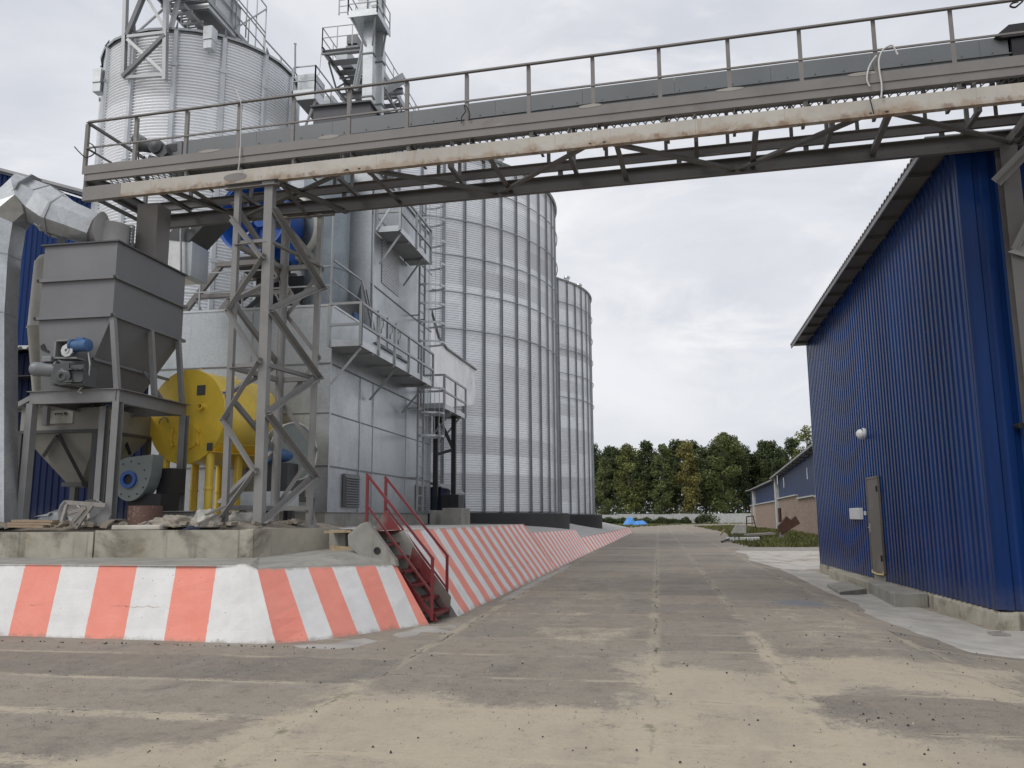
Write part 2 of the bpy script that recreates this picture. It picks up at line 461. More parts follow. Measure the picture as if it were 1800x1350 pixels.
def brick_mat():
    t = NT('mixed_brickwork')
    sep = t.n('ShaderNodeSeparateXYZ'); t.l(t.tc.outputs['Object'], sep.inputs[0])
    cb = t.n('ShaderNodeCombineXYZ'); t.l(sep.outputs['Y'], cb.inputs['X']); t.l(sep.outputs['Z'], cb.inputs['Y'])
    b = t.n('ShaderNodeTexBrick'); t.l(cb.outputs[0], b.inputs['Vector']); b.inputs['Scale'].default_value = 1
    b.inputs['Brick Width'].default_value = .26; b.inputs['Row Height'].default_value = .08; b.inputs['Mortar Size'].default_value = .012
    b.inputs['Color1'].default_value = (.14, .075, .05, 1); b.inputs['Color2'].default_value = (.36, .25, .19, 1); b.inputs['Mortar'].default_value = (.3, .27, .23, 1)
    c = t.mix(t.math('MULTIPLY', t.ramp(t.noise(.5, 6, .7), .45, .7), .35), b.outputs['Color'], (.25, .18, .14))
    t.set(c, .9); t.bump(b.outputs['Fac'], -.3, .01)
    return t.m
M['brick'] = brick_mat()
M['leaf_dark'] = mat('dark_green_foliage', (.075, .098, .042), .7, var=.45, scale=.5, spec=.2)
M['leaf_mid'] = mat('olive_green_foliage', (.115, .14, .05), .7, var=.4, scale=.5, spec=.2)
M['leaf_light'] = mat('yellow_green_foliage', (.16, .18, .06), .7, var=.4, scale=.5, spec=.2)
M['leaf_yellow'] = mat('yellowing_foliage', (.2, .185, .06), .7, var=.4, scale=.5, spec=.2)
M['bark'] = mat('grey_brown_bark', (.1, .085, .065), .9, bump=.4)
M['grass'] = mat('coarse_grass_blades', (.12, .125, .045), .8, var=.5, scale=.35, spec=.2)
M['grass_dry'] = mat('rough_grass_soil', (.16, .15, .075), .95, var=.3, scale=.4, spots=[((.06, .075, .025), .35, .45, .65, None), ((.2, .17, .12), .25, .6, .75, None)], bump=.4, bscale=12)
M['stone'] = mat('dark_pebble', (.035, .033, .032), .8, var=.4, scale=9)
M['stone_light'] = mat('pale_chip', (.42, .38, .3), .8, var=.3, scale=9)
M['weed'] = mat('moss_weed', (.13, .13, .045), .9, var=.4, scale=6)

# ------------------------------------------------------------------ light: overcast sky and a broad weak sun
w = bpy.data.worlds.new('World'); sc.world = w; w.use_nodes = True
wt = w.node_tree; bgn = wt.nodes['Background']
SUN_EL, SUN_AZ = rad(46), rad(222)      # high behind the camera to the right, veiled by cloud
sky = wt.nodes.new('ShaderNodeTexSky'); sky.sky_type = 'NISHITA'; sky.sun_disc = False
sky.sun_elevation = SUN_EL; sky.sun_rotation = SUN_AZ; sky.air_density = 1; sky.dust_density = 3
tcw = wt.nodes.new('ShaderNodeTexCoord')
def wnoise(scale, detail, st, rough=.55):
    mp = wt.nodes.new('ShaderNodeMapping'); mp.inputs['Scale'].default_value = st
    wt.links.new(tcw.outputs['Generated'], mp.inputs[0])
    nz = wt.nodes.new('ShaderNodeTexNoise'); nz.inputs['Scale'].default_value = scale; nz.inputs['Detail'].default_value = detail; nz.inputs['Roughness'].default_value = rough
    nz.inputs['Distortion'].default_value = .5
    wt.links.new(mp.outputs[0], nz.inputs[0]); return nz.outputs['Fac']
def wramp(f, lo, hi):
    r = wt.nodes.new('ShaderNodeMapRange'); r.interpolation_type = 'SMOOTHSTEP'; r.inputs[1].default_value = lo; r.inputs[2].default_value = hi
    wt.links.new(f, r.inputs[0]); return r.outputs[0]
def wmix(f, a, b):
    m = wt.nodes.new('ShaderNodeMix'); m.data_type = 'RGBA'
    for s, v in ((m.inputs[0], f), (m.inputs[6], a), (m.inputs[7], b)):
        if isinstance(v, (int, float)): s.default_value = v
        elif isinstance(v, tuple): s.default_value = (*v, 1)
        else: wt.links.new(v, s)
    return m.outputs[2]
WS = .1
def k10(c): return tuple(x / WS for x in c)
c1 = wmix(wramp(wnoise(1.9, 7, (1, 1, 2.4)), .34, .68), k10(lin(211, 215, 224)), k10(lin(243, 244, 248)))
c1 = wmix(wramp(wnoise(4.5, 8, (1, 1, 2.6), .6), .5, .78), c1, k10(lin(250, 250, 252)))
c1 = wmix(.05, c1, sky.outputs[0])
wt.links.new(c1, bgn.inputs['Color']); bgn.inputs['Strength'].default_value = WS

sun = bpy.data.lights.new('sun', 'SUN'); sun.energy = 1.3; sun.angle = rad(25); sun.color = (1, .97, .92)
so = bpy.data.objects.new('sun', sun); COL.objects.link(so)
# sky sun_rotation is measured from +Y clockwise
sd = V((math.sin(SUN_AZ) * math.cos(SUN_EL), math.cos(SUN_AZ) * math.cos(SUN_EL), math.sin(SUN_EL)))
so.rotation_euler = sd.to_track_quat('Z', 'Y').to_euler(); so.location = (0, -20, 40)
sc.view_settings.view_transform = 'Standard'; sc.view_settings.look = 'None'; sc.view_settings.exposure = 0; sc.view_settings.gamma = 1

# ------------------------------------------------------------------ ground
def sst(a, b, x):
    t = max(0, min(1, (x - a) / (b - a))); return t * t * (3 - 2 * t)
def gz0(x, y):
    # the yard falls a little towards the blue hall
    return -.2 * sst(2.5, 4.7, x) * (1 - sst(30, 42, y))
def inpoly(x, y, P):
    c = False; j = len(P) - 1
    for i in range(len(P)):
        if (P[i][1] > y) != (P[j][1] > y) and x < (P[j][0] - P[i][0]) * (y - P[i][1]) / (P[j][1] - P[i][1] + 1e-12) + P[i][0]: c = not c
        j = i
    return c
def dpoly(x, y, P):
    d = 1e9; j = len(P) - 1
    for i in range(len(P)):
        ax, ay = P[j]; bx, by = P[i]; dx, dy = bx - ax, by - ay
        t = max(0, min(1, ((x - ax) * dx + (y - ay) * dy) / (dx * dx + dy * dy + 1e-12)))
        d = min(d, math.hypot(x - ax - t * dx, y - ay - t * dy)); j = i
    return -d if inpoly(x, y, P) else d
# spread of the blown sand, as plan outlines in metres
SAND = [
    ([(-3.3, 6.1), (-3.0, 8.3), (-2.6, 7.9), (-1.5, 7.55), (-.5, 7.5), (-.3, 8.0), (-.55, 9.6), (-.2, 10.9), (.1, 9.7), (1.0, 9.35), (1.25, 10.4), (4.1, 10.6), (3.1, 8.15), (1.9, 8.5), (1.25, 8.15), (1.45, 7.2), (1.95, 6.75), (2.4, 7.1), (2.5, 6.4), (3.2, 5.2), (1.2, 4.2), (-4.4, 4.2), (-4.2, 5.35)], .86, .75),
    ([(-2.0, 12.6), (-.3, 12.75), (-.3, 11.6), (-.9, 10.9), (-1.6, 11.3)], .55, .5),
    ([(-2.9, 13.2), (-.5, 13), (-.6, 24), (-2.8, 24)], .32, .8),
    ([(1.1, 12.5), (1.35, 12.5), (1.35, 9.5), (1.1, 9.5)], .75, .12),
    ([(1.4, 15.5), (3.1, 16), (3.2, 11.4), (1.7, 11.3)], .38, .5),
    ([(-9, 8.0), (-3.2, 7.95), (-3.3, 8.12), (-9, 8.22)], .62, .14),
    ([(-9, 6.55), (-3.6, 6.45), (-3.2, 6.8), (-9, 6.7)], .68, .15),
    ([(-9, 5.15), (-4.3, 5.15), (-3.6, 5.5), (-9, 5.3)], .7, .16),
]
xs = [-400, -150, -60, -30, -18] + [-12 + .125 * i for i in range(161)] + [9, 11, 14, 20, 30, 60, 150, 400]
ys = [-60, -20, -5, 0, 1.5] + [2.4 + .09 * i for i in range(130)] + [14.2 + .25 * i for i in range(64)] + [30.5 + i for i in range(30)] + [62, 66, 70, 75, 80, 90, 100, 115, 130, 150, 180, 220, 300, 450, 800, 1500]
g = MB(); sand = []; nx = len(xs)
for y in ys:
    for x in xs:
        z = 0.0
        if -12 <= x <= 8 and 2 < y < 60: z = (noise.noise(V((x * .35, y * .35, 3))) * .012 + noise.noise(V((x * 1.9, y * 1.9, 8))) * .004) - .006
        z += gz0(x, y)
        g.v.append(V((x, y, z)))
        s = 0
        if -13 < x < 6 and 2 < y < 26:
            for P, amt, soft in SAND:
                d = dpoly(x, y, P)
                s = max(s, amt * max(0, min(1, .5 - d / soft)))
        sand.append(s)
for j in range(len(ys) - 1):
    for i in range(nx - 1):
        g.f.append((j * nx + i, j * nx + i + 1, (j + 1) * nx + i + 1, (j + 1) * nx + i))

def ground_mat():
    t = NT('worn_concrete_slabs_with_sand')
    sep = t.n('ShaderNodeSeparateXYZ'); t.l(t.tc.outputs['Object'], sep.inputs[0])
    X, Y = sep.outputs['X'], sep.outputs['Y']
    wob = t.math('MULTIPLY', t.math('SUBTRACT', t.noise(1.1, 6, .7), .5), .3)
    Xw = t.math('ADD', X, wob); Yw = t.math('ADD', Y, wob)
    # columns of slabs
    ca = t.math('GREATER_THAN', X, -2.9); cb = t.math('GREATER_THAN', X, -.1); cc = t.math('GREATER_THAN', X, 1.22); cd = t.math('GREATER_THAN', X, 3.2)
    col = t.math('ADD', t.math('ADD', ca, cb), t.math('ADD', cc, cd))
    off = t.math('ADD', t.math('ADD', t.math('MULTIPLY', ca, -.9), t.math('MULTIPLY', cb, .55)), t.math('ADD', t.math('MULTIPLY', cc, .55), t.math('ADD', t.math('MULTIPLY', cd, .4), 5.26)))
    u = t.math('DIVIDE', t.math('SUBTRACT', Yw, off), 1.42)
    cell = t.math('FLOOR', u); fr = t.math('FRACT', u)
    dy = t.math('MULTIPLY', t.math('MINIMUM', fr, t.math('SUBTRACT', 1, fr)), 1.42)
    dx = None
    for xj in (-2.9, -.1, 1.22, 3.2):
        a = t.math('ABSOLUTE', t.math('SUBTRACT', Xw, xj))
        dx = a if dx is None else t.math('MINIMUM', dx, a)
    wn = t.n('ShaderNodeTexWhiteNoise', noise_dimensions='2D'); cv = t.n('ShaderNodeCombineXYZ'); t.l(cell, cv.inputs[0]); t.l(col, cv.inputs[1]); t.l(cv.outputs[0], wn.inputs['Vector'])
    tone = wn.outputs['Value']
    base = t.mix(tone, (.21, .186, .162), (.35, .31, .255))
    base = t.mix(t.math('MULTIPLY', t.ramp(t.noise(.55, 7, .7), .4, .62), .6), base, (.29, .245, .19))
    base = t.mix(t.math('MULTIPLY', t.ramp(t.noise(1.6, 7, .7, stretch=(1.2, .5, 1)), .5, .68), .5), base, (.34, .29, .22))
    base = t.mix(t.math('MULTIPLY', t.ramp(t.noise(.8, 6, .65, stretch=(1.2, .5, 1)), .52, .68), .55), base, (.15, .135, .125))
    base = t.mix(t.math('MULTIPLY', t.ramp(t.noise(2.6, 8, .7), .5, .72), .6), base, (.165, .15, .14))
    base = t.mix(t.math('MULTIPLY', t.ramp(t.noise(1.1, 6, .6, stretch=(2.2, .2, 1)), .5, .75), .45), base, (.34, .305, .25))
    # exposed aggregate
    ag = t.noise(42, 6, .8)
    base = t.mix(t.math('MULTIPLY', t.ramp(ag, .52, .7), .55), base, (.40, .37, .32))
    base = t.mix(t.math('MULTIPLY', t.ramp(ag, .46, .34), .75), base, (.085, .075, .07))
    mott = t.noise(5.5, 8, .75)
    base = t.mix(t.math('MULTIPLY', t.ramp(mott, .5, .66), .55), base, (.32, .285, .23))
    base = t.mix(t.math('MULTIPLY', t.ramp(mott, .48, .34), .45), base, (.13, .115, .105))
    # sand lies in patches, in joints and in streaks
    sand_col = t.mix(t.noise(14, 5, .7), (.39, .335, .25), (.49, .43, .33))
    n1 = t.noise(1.7, 8, .68); n2 = t.noise(9, 6, .7)
    n3 = t.noise(38, 4, .7)
    nn = t.math('ADD', t.math('ADD', t.math('MULTIPLY', n1, .5), t.math('MULTIPLY', n2, .35)), t.math('MULTIPLY', n3, .4))
    mpr = t.n('ShaderNodeMapping'); mpr.inputs['Rotation'].default_value = (0, 0, .6); mpr.inputs['Scale'].default_value = (1.6, .5, 1); t.l(t.tc.outputs['Object'], mpr.inputs['Vector'])
    n4 = t.noise(2.0, 8, .72, vec=mpr.outputs[0], dist=.6)
    nn = t.math('ADD', nn, t.math('MULTIPLY', t.math('SUBTRACT', n4, .5), .2))
    nn = t.math('SUBTRACT', nn, .125)
    sa = t.math('ADD', t.attr('sand'), t.math('MULTIPLY', t.math('SUBTRACT', nn, .5), 3.0))
    m_patch = t.math('MULTIPLY', t.ramp(sa, .3, .8), t.math('ADD', .62, t.math('MULTIPLY', t.ramp(t.noise(.9, 7, .7, stretch=(1.2, .6, 1)), .36, .6), .38)))
    jw = t.math('ADD', .02, t.math('MULTIPLY', n2, .11))
    jy = t.ramp(t.math('DIVIDE', dy, jw), 1.0, .35); jx = t.ramp(t.math('DIVIDE', dx, t.math('MULTIPLY', jw, 1.5)), 1.0, .35)
    jm = t.math('MULTIPLY', t.math('MAXIMUM', jy, jx), t.ramp(t.noise(1.1, 5, .7), .38, .6))
    msand = t.math('MINIMUM', 1, t.math('ADD', m_patch, t.math('MULTIPLY', jm, .6)))
    c = t.mix(msand, base, sand_col)
    # dark open crack inside joints, mossy in places
    crack = t.math('MULTIPLY', t.math('MAXIMUM', t.ramp(dy, .014, .004), t.ramp(dx, .02, .006)), t.ramp(t.noise(1.0, 5, .65), .47, .6))
    c = t.mix(t.math('MULTIPLY', crack, t.math('SUBTRACT', 1, t.math('MULTIPLY', m_patch, .9))), c, (.06, .06, .045))
    moss = t.math('MULTIPLY', t.ramp(dx, .09, .02), t.ramp(t.noise(2.3, 6, .7), .56, .68))
    c = t.mix(t.math('MULTIPLY', moss, .7), c, (.1, .105, .045))
    # grit specks
    for sc_, lo, colr in ((16, .11, (.07, .06, .055)), (33, .16, (.11, .095, .08))):
        vo = t.n('ShaderNodeTexVoronoi'); vo.inputs['Scale'].default_value = sc_; t.l(t.tc.outputs['Object'], vo.inputs['Vector'])
        gate = t.ramp(t.noise(1.4, 5, .7), .42, .6)
        c = t.mix(t.math('MULTIPLY', t.ramp(vo.outputs['Distance'], lo, lo * .55), gate), c, colr)
    # faded blue paint spill by the building
    bd = t.n('ShaderNodeVectorMath', operation='DISTANCE'); t.l(t.tc.outputs['Object'], bd.inputs[0]); bd.inputs[1].default_value = (2.55, 16.6, 0)
    bl = t.math('MULTIPLY', t.ramp(t.math('ADD', bd.outputs['Value'], t.math('MULTIPLY', n2, 1.1)), 1.35, .75), .6)
    c = t.mix(bl, c, (.13, .17, .23))
    t.set(c, .92)
    h = t.mix(msand, t.mix(.4, ag, n1), t.mix(.7, t.noise(24, 5, .7), t.noise(3, 4, .5)))
    t.bump(h, .85, .025)
    return t.m
M['ground'] = ground_mat()
gr = g.build('ground', M['ground'], origin=(0, 0, 0), vert_attr={'sand': sand}, smooth=60)
tag(gr, kind='structure')

def sheet(name, m, poly, z=.004, step=.5, xr=(-6, 14), yr=(0, 60)):
    import bmesh
    bm = bmesh.new(); bm.faces.new([bm.verts.new((x, y, 0)) for x, y in poly])
    x0, x1 = min(p[0] for p in poly), max(p[0] for p in poly); y0, y1 = min(p[1] for p in poly), max(p[1] for p in poly)
    for ax, lo, hi, rr_ in ((0, x0, x1, xr), (1, y0, y1, yr)):
        c = max(lo, rr_[0]) + step
        while c < min(hi, rr_[1]):
            co = (c, 0, 0) if ax == 0 else (0, c, 0); no = (1, 0, 0) if ax == 0 else (0, 1, 0)
            bmesh.ops.bisect_plane(bm, geom=bm.verts[:] + bm.edges[:] + bm.faces[:], plane_co=co, plane_no=no); c += step
    for v in bm.verts: v.co.z = gz0(v.co.x, v.co.y) + z + (.006 if not v.is_boundary else -.016)
    for f in bm.faces:
        if f.normal.z < 0: f.normal_flip()
    bmesh.ops.recalc_face_normals(bm, faces=bm.faces)
    me = bpy.data.meshes.new(name); bm.to_mesh(me); bm.free(); me.materials.append(m)
    if me.polygons[0].normal.z < 0: me.flip_normals()
    o = bpy.data.objects.new(name, me); COL.objects.link(o); return tag(o, kind='structure')

# pale apron along the blue building, bleached pad beyond it, grey strip, grass
AP = [(3.9, 29.4), (3.75, 24), (3.46, 17.3), (3.42, 15), (3.5, 13.2), (3.78, 11.95), (4.1, 11.75), (4.65, 11.85), (9.5, 11.4), (9.5, 14.8), (5.2, 14.8), (5.1, 29.4)]
AP2 = []
for i in range(len(AP)):
    a, c = V((*AP[i], 0)), V((*AP[(i + 1) % len(AP)], 0)); L_ = (c - a).length; n_ = max(1, int(L_ / .3)) if i < 8 else 1
    for k in range(n_):
        p = a.lerp(c, k / n_); AP2.append((p.x + (noise.noise(p * 2.2) * .05 if i < 8 else 0), p.y + (noise.noise(p * 2.2 + V((5, 5, 0))) * .05 if i < 8 else 0)))
sheet('pavement', M['conc_new'], AP2, .0, .5)
sheet('concrete_pad', M['conc_pad'], [(2.9, 40.5), (3.25, 33), (3.95, 29.45), (16, 29.45), (22, 40), (22, 41), (8.5, 41.2)], .0, 1)
sheet('strip_of_road', M['conc_grey'], [(3.0, 40.6), (8.5, 41.3), (22, 41.1), (22, 44.8), (4.6, 44.8), (3.2, 44)], .002, 2)
fl = [tuple(atz(x, y, 0))[:2] for x, y in ((180, 1124), (480, 1133), (520, 1131), (640, 1118), (752, 1099), (800, 1084), (860, 1054), (930, 1020), (1005, 986), (1000, 1000), (945, 1025), (905, 1052), (870, 1062), (835, 1080), (800, 1101), (795, 1113), (690, 1126), (640, 1142), (560, 1146), (490, 1143), (330, 1131))]
fl2 = []
for i in range(len(fl)):
    a, c = V((*fl[i], 0)), V((*fl[(i + 1) % len(fl)], 0)); n_ = max(1, int((c - a).length / .12))
    for k in range(n_):
        p = a.lerp(c, k / n_); d = .0 if i < 8 else .07
        fl2.append((p.x + noise.noise(p * 3.1) * d, p.y + noise.noise(p * 3.1 + V((9, 0, 0))) * d))
sheet('pavement', M['conc_foot'], fl2, -.002, .5)
GP = [(4.5, 44.9), (24, 44.9), (24, 170), (6.2, 170), (4.9, 138), (5.6, 110), (5.8, 88), (5.0, 70), (4.2, 52)]
sheet('grass_ground', M['grass_dry'], GP, .004, 4)
GP2 = [(-25, 112), (-4.5, 112), (-1.8, 135), (-.5, 150), (6.1, 171), (60, 171), (60, 188), (-60, 188), (-60, 112)]
sheet('grass_ground', M['grass_dry'], GP2, .005, 50)
GP3 = [(-120, 189), (160, 189), (160, 420), (-120, 420)]
sheet('grass_ground', M['grass_dry'], GP3, .006, 50)

def blades(polys, name):
    b = MB(); rn = random.Random(5)
    for P, cnt, hmin, hmax in polys:
        x0, x1 = min(p[0] for p in P), max(p[0] for p in P); y0, y1 = min(p[1] for p in P), max(p[1] for p in P)
        k = 0
        while k < cnt:
            x = rn.uniform(x0, x1); y = y0 + (y1 - y0) * rn.random() ** 1.5
            if not inpoly(x, y, P): continue
            k += 1
            d = .5 + .5 * noise.noise(V((x * .35, y * .22, 1)))
            if rn.random() > .25 + d: continue
            for q in range(3):
                a = rn.uniform(0, 6.28); h = rn.uniform(hmin, hmax) * (.5 + d); ww = .02 + h * .09
                bx, by = x + rn.uniform(-.12, .12), y + rn.uniform(-.12, .12)
                lx, ly = math.cos(a) * h * .45, math.sin(a) * h * .45
                b.add([(bx - ww * math.sin(a), by + ww * math.cos(a), 0), (bx + ww * math.sin(a), by - ww * math.cos(a), 0), (bx + lx, by + ly, h)], [(0, 1, 2)])
    o = b.build(name, M['grass'], origin=(0, 0, 0)); tag(o, kind='stuff')
    return o
GR1 = [(4.6, 45.3), (13.2, 45.3), (13.4, 80), (12.8, 140), (5.5, 138), (6.2, 100), (6.4, 84), (5.3, 66), (4.4, 52)]
GR2 = [(-20, 115), (-5, 115), (-2.5, 135), (5, 165), (18, 176), (18, 187), (-20, 187)]
go = blades([(GR1, 9000, .08, .26), (GR2, 5000, .1, .3)], 'grass')
tag(go, 'rough tufted grass around the scrap and beyond the end of the road', 'grass')

# small dark stones scattered over the slabs
rn = random.Random(3); pb = MB(); pl = MB()
def pebble(b, x, y, r):
    vs = []
    for i in range(5):
        a = 6.283 * i / 5 + rn.uniform(-.3, .3); vs.append((x + math.cos(a) * r * rn.uniform(.7, 1.2), y + math.sin(a) * r * rn.uniform(.6, 1), gz0(x, y) + rn.uniform(-.004, .004)))
    vs += [(x + (vx - x) * .55, y + (vy - y) * .55, gz0(x, y) + r * rn.uniform(.6, 1.0)) for vx, vy, vz in vs]
    b.add(vs, [(i, (i + 1) % 5, 5 + (i + 1) % 5, 5 + i) for i in range(5)] + [(5, 6, 7, 8, 9)])
for cx, cy, s, n_ in ((0, 9, 3.2, 160), (.8, 9.4, .35, 22), (1.9, 7.3, .5, 22), (2.1, 7.9, .4, 14), (1.5, 13, 2, 80), (-4, 9.5, 2.2, 120), (-3, 7, 2, 80), (0, 6, 2, 110), (0, 18, 4, 110), (2.6, 11.2, .9, 40), (-6, 10.1, 1.6, 60), (-3.3, 12.1, .8, 30), (4.0, 11.5, .5, 10), (3.6, 13.8, .7, 14)):
    for _ in range(int(n_ * .62)):
        x, y = rn.gauss(cx, s), rn.gauss(cy, s * .7)
        if y < 3.2 or (x < -3.1 and y > 10.2): continue
        pebble(pb, x, y, rn.choice((.003, .004, .004, .005, .006, .007, .008, .011, .014)))
for _ in range(3200):
    x, y = rn.uniform(-9, 4), 3.6 + 9.5 * rn.random() ** 1.2
    if (x < -3.1 and y > 10.2) or noise.noise(V((x * .9, y * .9, 4))) + rn.uniform(-.35, .35) < .12: continue
    pebble(pb, x, y, rn.uniform(.0025, .006))
for _ in range(60):
    x = rn.uniform(-9, -3.4); pebble(pb, x, 10.22 - .1 * rn.random(), rn.uniform(.006, .018))
for _ in range(150):
    x, y = rn.gauss(0, 2.6), rn.gauss(7.5, 3)
    if y > 3 and not (x < -3 and y > 10.2): pebble(pl, x, y, rn.uniform(.006, .014))
tag(pb.build('pebbles', M['stone'], origin=(0, 0, 0)), 'dark pebbles and grit scattered over the concrete slabs', 'pebbles', kind='stuff')
tag(pl.build('pebbles', M['stone_light'], origin=(0, 0, 0)), 'pale chips scattered over the sandy concrete', 'chips', kind='stuff')

# ------------------------------------------------------------------ raised concrete platform and its edges
PZ = 1.42
pp = [(-45, 12.6), (-6.35, 12.72), (-5.5, 13.95), (-4.75, 12.75), (-4.3, 12.75), (-4.2, 26)]
pf = MB()
pf.add([(-45, 12.6, PZ), (-6.35, 12.72, PZ), (-5.5, 13.95, PZ), (-45, 13.95, PZ), (-4.75, 12.75, PZ), (-4.3, 12.75, PZ - .02), (-4.2, 26, PZ - .04), (-45, 26, PZ)],
       [(0, 1, 2, 3), (2, 4, 5), (3, 2, 5, 6, 7)])
# further on the floor falls from the silo plinths to the top of the striped wall
z2 = lambda y: 1.0
rows = [(26, -4.2, 1.38, 1.42), (26.05, -4.0, 1.12, 1.36), (38, -3.72, 1.02, 1.24), (38.05, -3.55, .66, 1.24), (55, -3.3, .6, 1.22), (85, -2.98, .52, 1.15), (86.5, -3.2, .5, 1.1), (112, -12, .02, .02)]
o0 = len(pf.v)
for (y, x, za, zb) in rows: pf.v += [V((x, y, za)), V((-6.0 if y < 86 else -14, y, zb)), V((-45, y, zb))]
for k in range(len(rows) - 1):
    a = o0 + 3 * k
    pf.f += [(a, a + 3, a + 4, a + 1), (a + 1, a + 4, a + 5, a + 2)]
o = pf.build('concrete_platform', M['conc_plat'], origin=(0, 0, 0)); tag(o, kind='structure'); fixnormals(o)
# dusty rubble fill behind the kerb wall
rb = MB(); nxr, nyr = 46, 22
for j in range(nyr):
    for i in range(nxr):
        x = -16 + 9.9 * i / (nxr - 1); y = 12.95 + 3.4 * j / (nyr - 1)
        e = min(1, j / 2.5) * min(1, (nxr - 1 - i) / 5)
        rb.v.append(V((x, y, PZ - .03 + e * (.17 + .09 * noise.noise(V((x * 1.3, y * 1.3, 0))) + .05 * noise.noise(V((x * 5, y * 5, 2)))))))
for j in range(nyr - 1):
    for i in range(nxr - 1): rb.f.append((j * nxr + i, j * nxr + i + 1, (j + 1) * nxr + i + 1, (j + 1) * nxr + i))
M['rubble'] = mat('dusty_rubble', (.24, .21, .17), .95, scale=3, var=.3, bump=.5, bscale=18, spots=[((.13, .11, .09), 2.5, .5, .7, None), ((.42, .4, .36), 6, .62, .7, None)])
tag(rb.build('rubble_ground', M['rubble'], origin=(0, 0, 0), smooth=50), kind='structure')

# ledge between the painted bank and the kerb wall
lg = MB()
lg.add([(-45, 10.92, .955), (-9.2, 10.91, .955), (-5.75, 10.7, .96), (-5.48, 10.68, .975), (-5.36, 10.7, .915), (-4.05, 12.52, .885), (-4.05, 12.64, .95), (-4.75, 12.65, 1.1), (-5.45, 13.9, 1.12), (-6.35, 12.7, 1.0), (-45, 12.6, .97)],
       [(0, 1, 9, 10), (1, 2, 9), (2, 3, 9), (3, 4, 9), (4, 5, 6, 7, 8), (4, 8, 9)])
o = lg.build('concrete_ledge', M['conc_grey'], origin=(0, 0, 0)); tag(o, kind='structure'); fixnormals(o)

def bank(name, cols, label, group=None, thick=.35, back=(0, 0)):
    """painted sloping wall: cols = (bottom point, top point, stripe coordinate)"""
    b = MB(); su = []; sh = []; R_ = 7
    bx, by = back
    for (p, q, s) in cols:
        p, q = V(p), V(q)
        for r in range(R_):
            f = r / (R_ - 1); pt = p.lerp(q, f)
            nz = noise.noise(pt * 1.7) * .02 + noise.noise(pt * 6) * .006
            d = V((bx, by, 0)).normalized() if (bx or by) else V((0, 0, 0))
            b.v.append(pt - d * nz); su.append(s); sh.append(f)
        b.v.append(q + V((bx, by, 0)) * thick - V((0, 0, .12))); su.append(s); sh.append(1)
    n = R_ + 1
    for k in range(len(cols) - 1):
        for r in range(n - 1): b.f.append((k * n + r, (k + 1) * n + r, (k + 1) * n + r + 1, k * n + r + 1))
    ends = []
    # end faces, dropped to the ground behind
    for k in (0, len(cols) - 1):
        q = b.v[k * n + n - 1].copy(); q.z = -.02
        ef = MB(); ef.add([b.v[k * n + r].copy() for r in range(n)] + [q], [tuple(range(n + 1))]); ends.append(ef)
    o = b.build(name, M['stripe'], origin=(0, 0, 0), vert_attr={'su': su, 'sh': sh})
    fixnormals(o)
    for ef in ends: e_ = ef.build('end_face', M['conc_grey'], origin=(0, 0, 0)); e_.parent = o
    tag(o, label, 'painted wall', group); return o
# front face: stripe edges read along the foot
cols = []
xs0 = [-5.95 - .62 * k for k in range(30)][::-1]
YB = lambda x: min(10.65, 10.43 + .055 * (-5.24 - x))
for k, x in enumerate(xs0):
    cols.append(((x, YB(x), -.02), (x - .05, YB(x) + .28, .965), k - 30 + 1))
# su: stripe edge at x=-5.74 is white from here on
base_su = 0
cb_ = atz(446, 1131, 0); ct_ = aty(433, 991, 10.63)
lastw = [((-5.6, YB(-5.6), -.02), (-5.75, YB(-5.6) + .26, .975)), ((cb_.x - .07, cb_.y, -.02), (ct_.x - .06, ct_.y, ct_.z)), ((cb_.x + .03, cb_.y - .01, -.02), (ct_.x + .03, ct_.y - .01, ct_.z - .01))]
for i, (p, q) in enumerate(lastw): cols.append((p, q, .25 + .24 * i))
rb0 = [(485, 1131), (544, 1126), (588, 1121), (631, 1115), (670, 1109), (704, 1104), (738, 1099), (755, 1097)]
rt0 = [(452, 1000), (500, 999), (541, 997), (583, 996), (624, 995), (660, 994), (690, 993), (697, 994)]
for i, (bq, tq) in enumerate(zip(rb0, rt0)):
    p = atz(*bq, -.0)
    P0 = V((-4.78, 10.40, 0)); Nn = V((.83, -.56, .65)).normalized()
    q = atpl(*tq, P0, Nn)
    cols.append((tuple(p - V((0, 0, .02))), tuple(q), 1 + i if i < 7 else 7.45))
bank('painted_retaining_wall', cols, 'near red and white striped bank under the concrete kerb wall, turning the corner left of the red stairs', thick=.3, back=(-.3, .6))
def longbank(y0, y1, xb, xt, zt, label, per=.45, s0=0, gr=0):
    n = max(2, int(abs(y1 - y0) / .8)); cs = []
    for i in range(n + 1):
        f = i / n; y = y0 + (y1 - y0) * f
        cs.append(((xb[0] + (xb[1] - xb[0]) * f, y, -.02), (xt[0] + (xt[1] - xt[0]) * f, y - .12, zt[0] + (zt[1] - zt[0]) * f), s0 + (y - y0) / per / (1 + gr * f)))
    return bank('painted_retaining_wall', cs, label, 'striped bank sections along the road', thick=.3, back=(-1, 0))
longbank(13.66, 26.2, (-3.28, -3.2), (-4.2, -4.18), (1.40, 1.39), 'tallest striped bank section, right beside the red stairs')
longbank(26.2, 38.0, (-3.2, -3.1), (-3.98, -3.72), (1.13, 1.03), 'middle striped bank section, one step lower than the one by the stairs', s0=.6)
longbank(38.0, 86.0, (-3.1, -2.62), (-3.56, -2.98), (.67, .53), 'lowest and longest striped bank section, running to the far end of the road', s0=.2, per=.75, gr=.8)

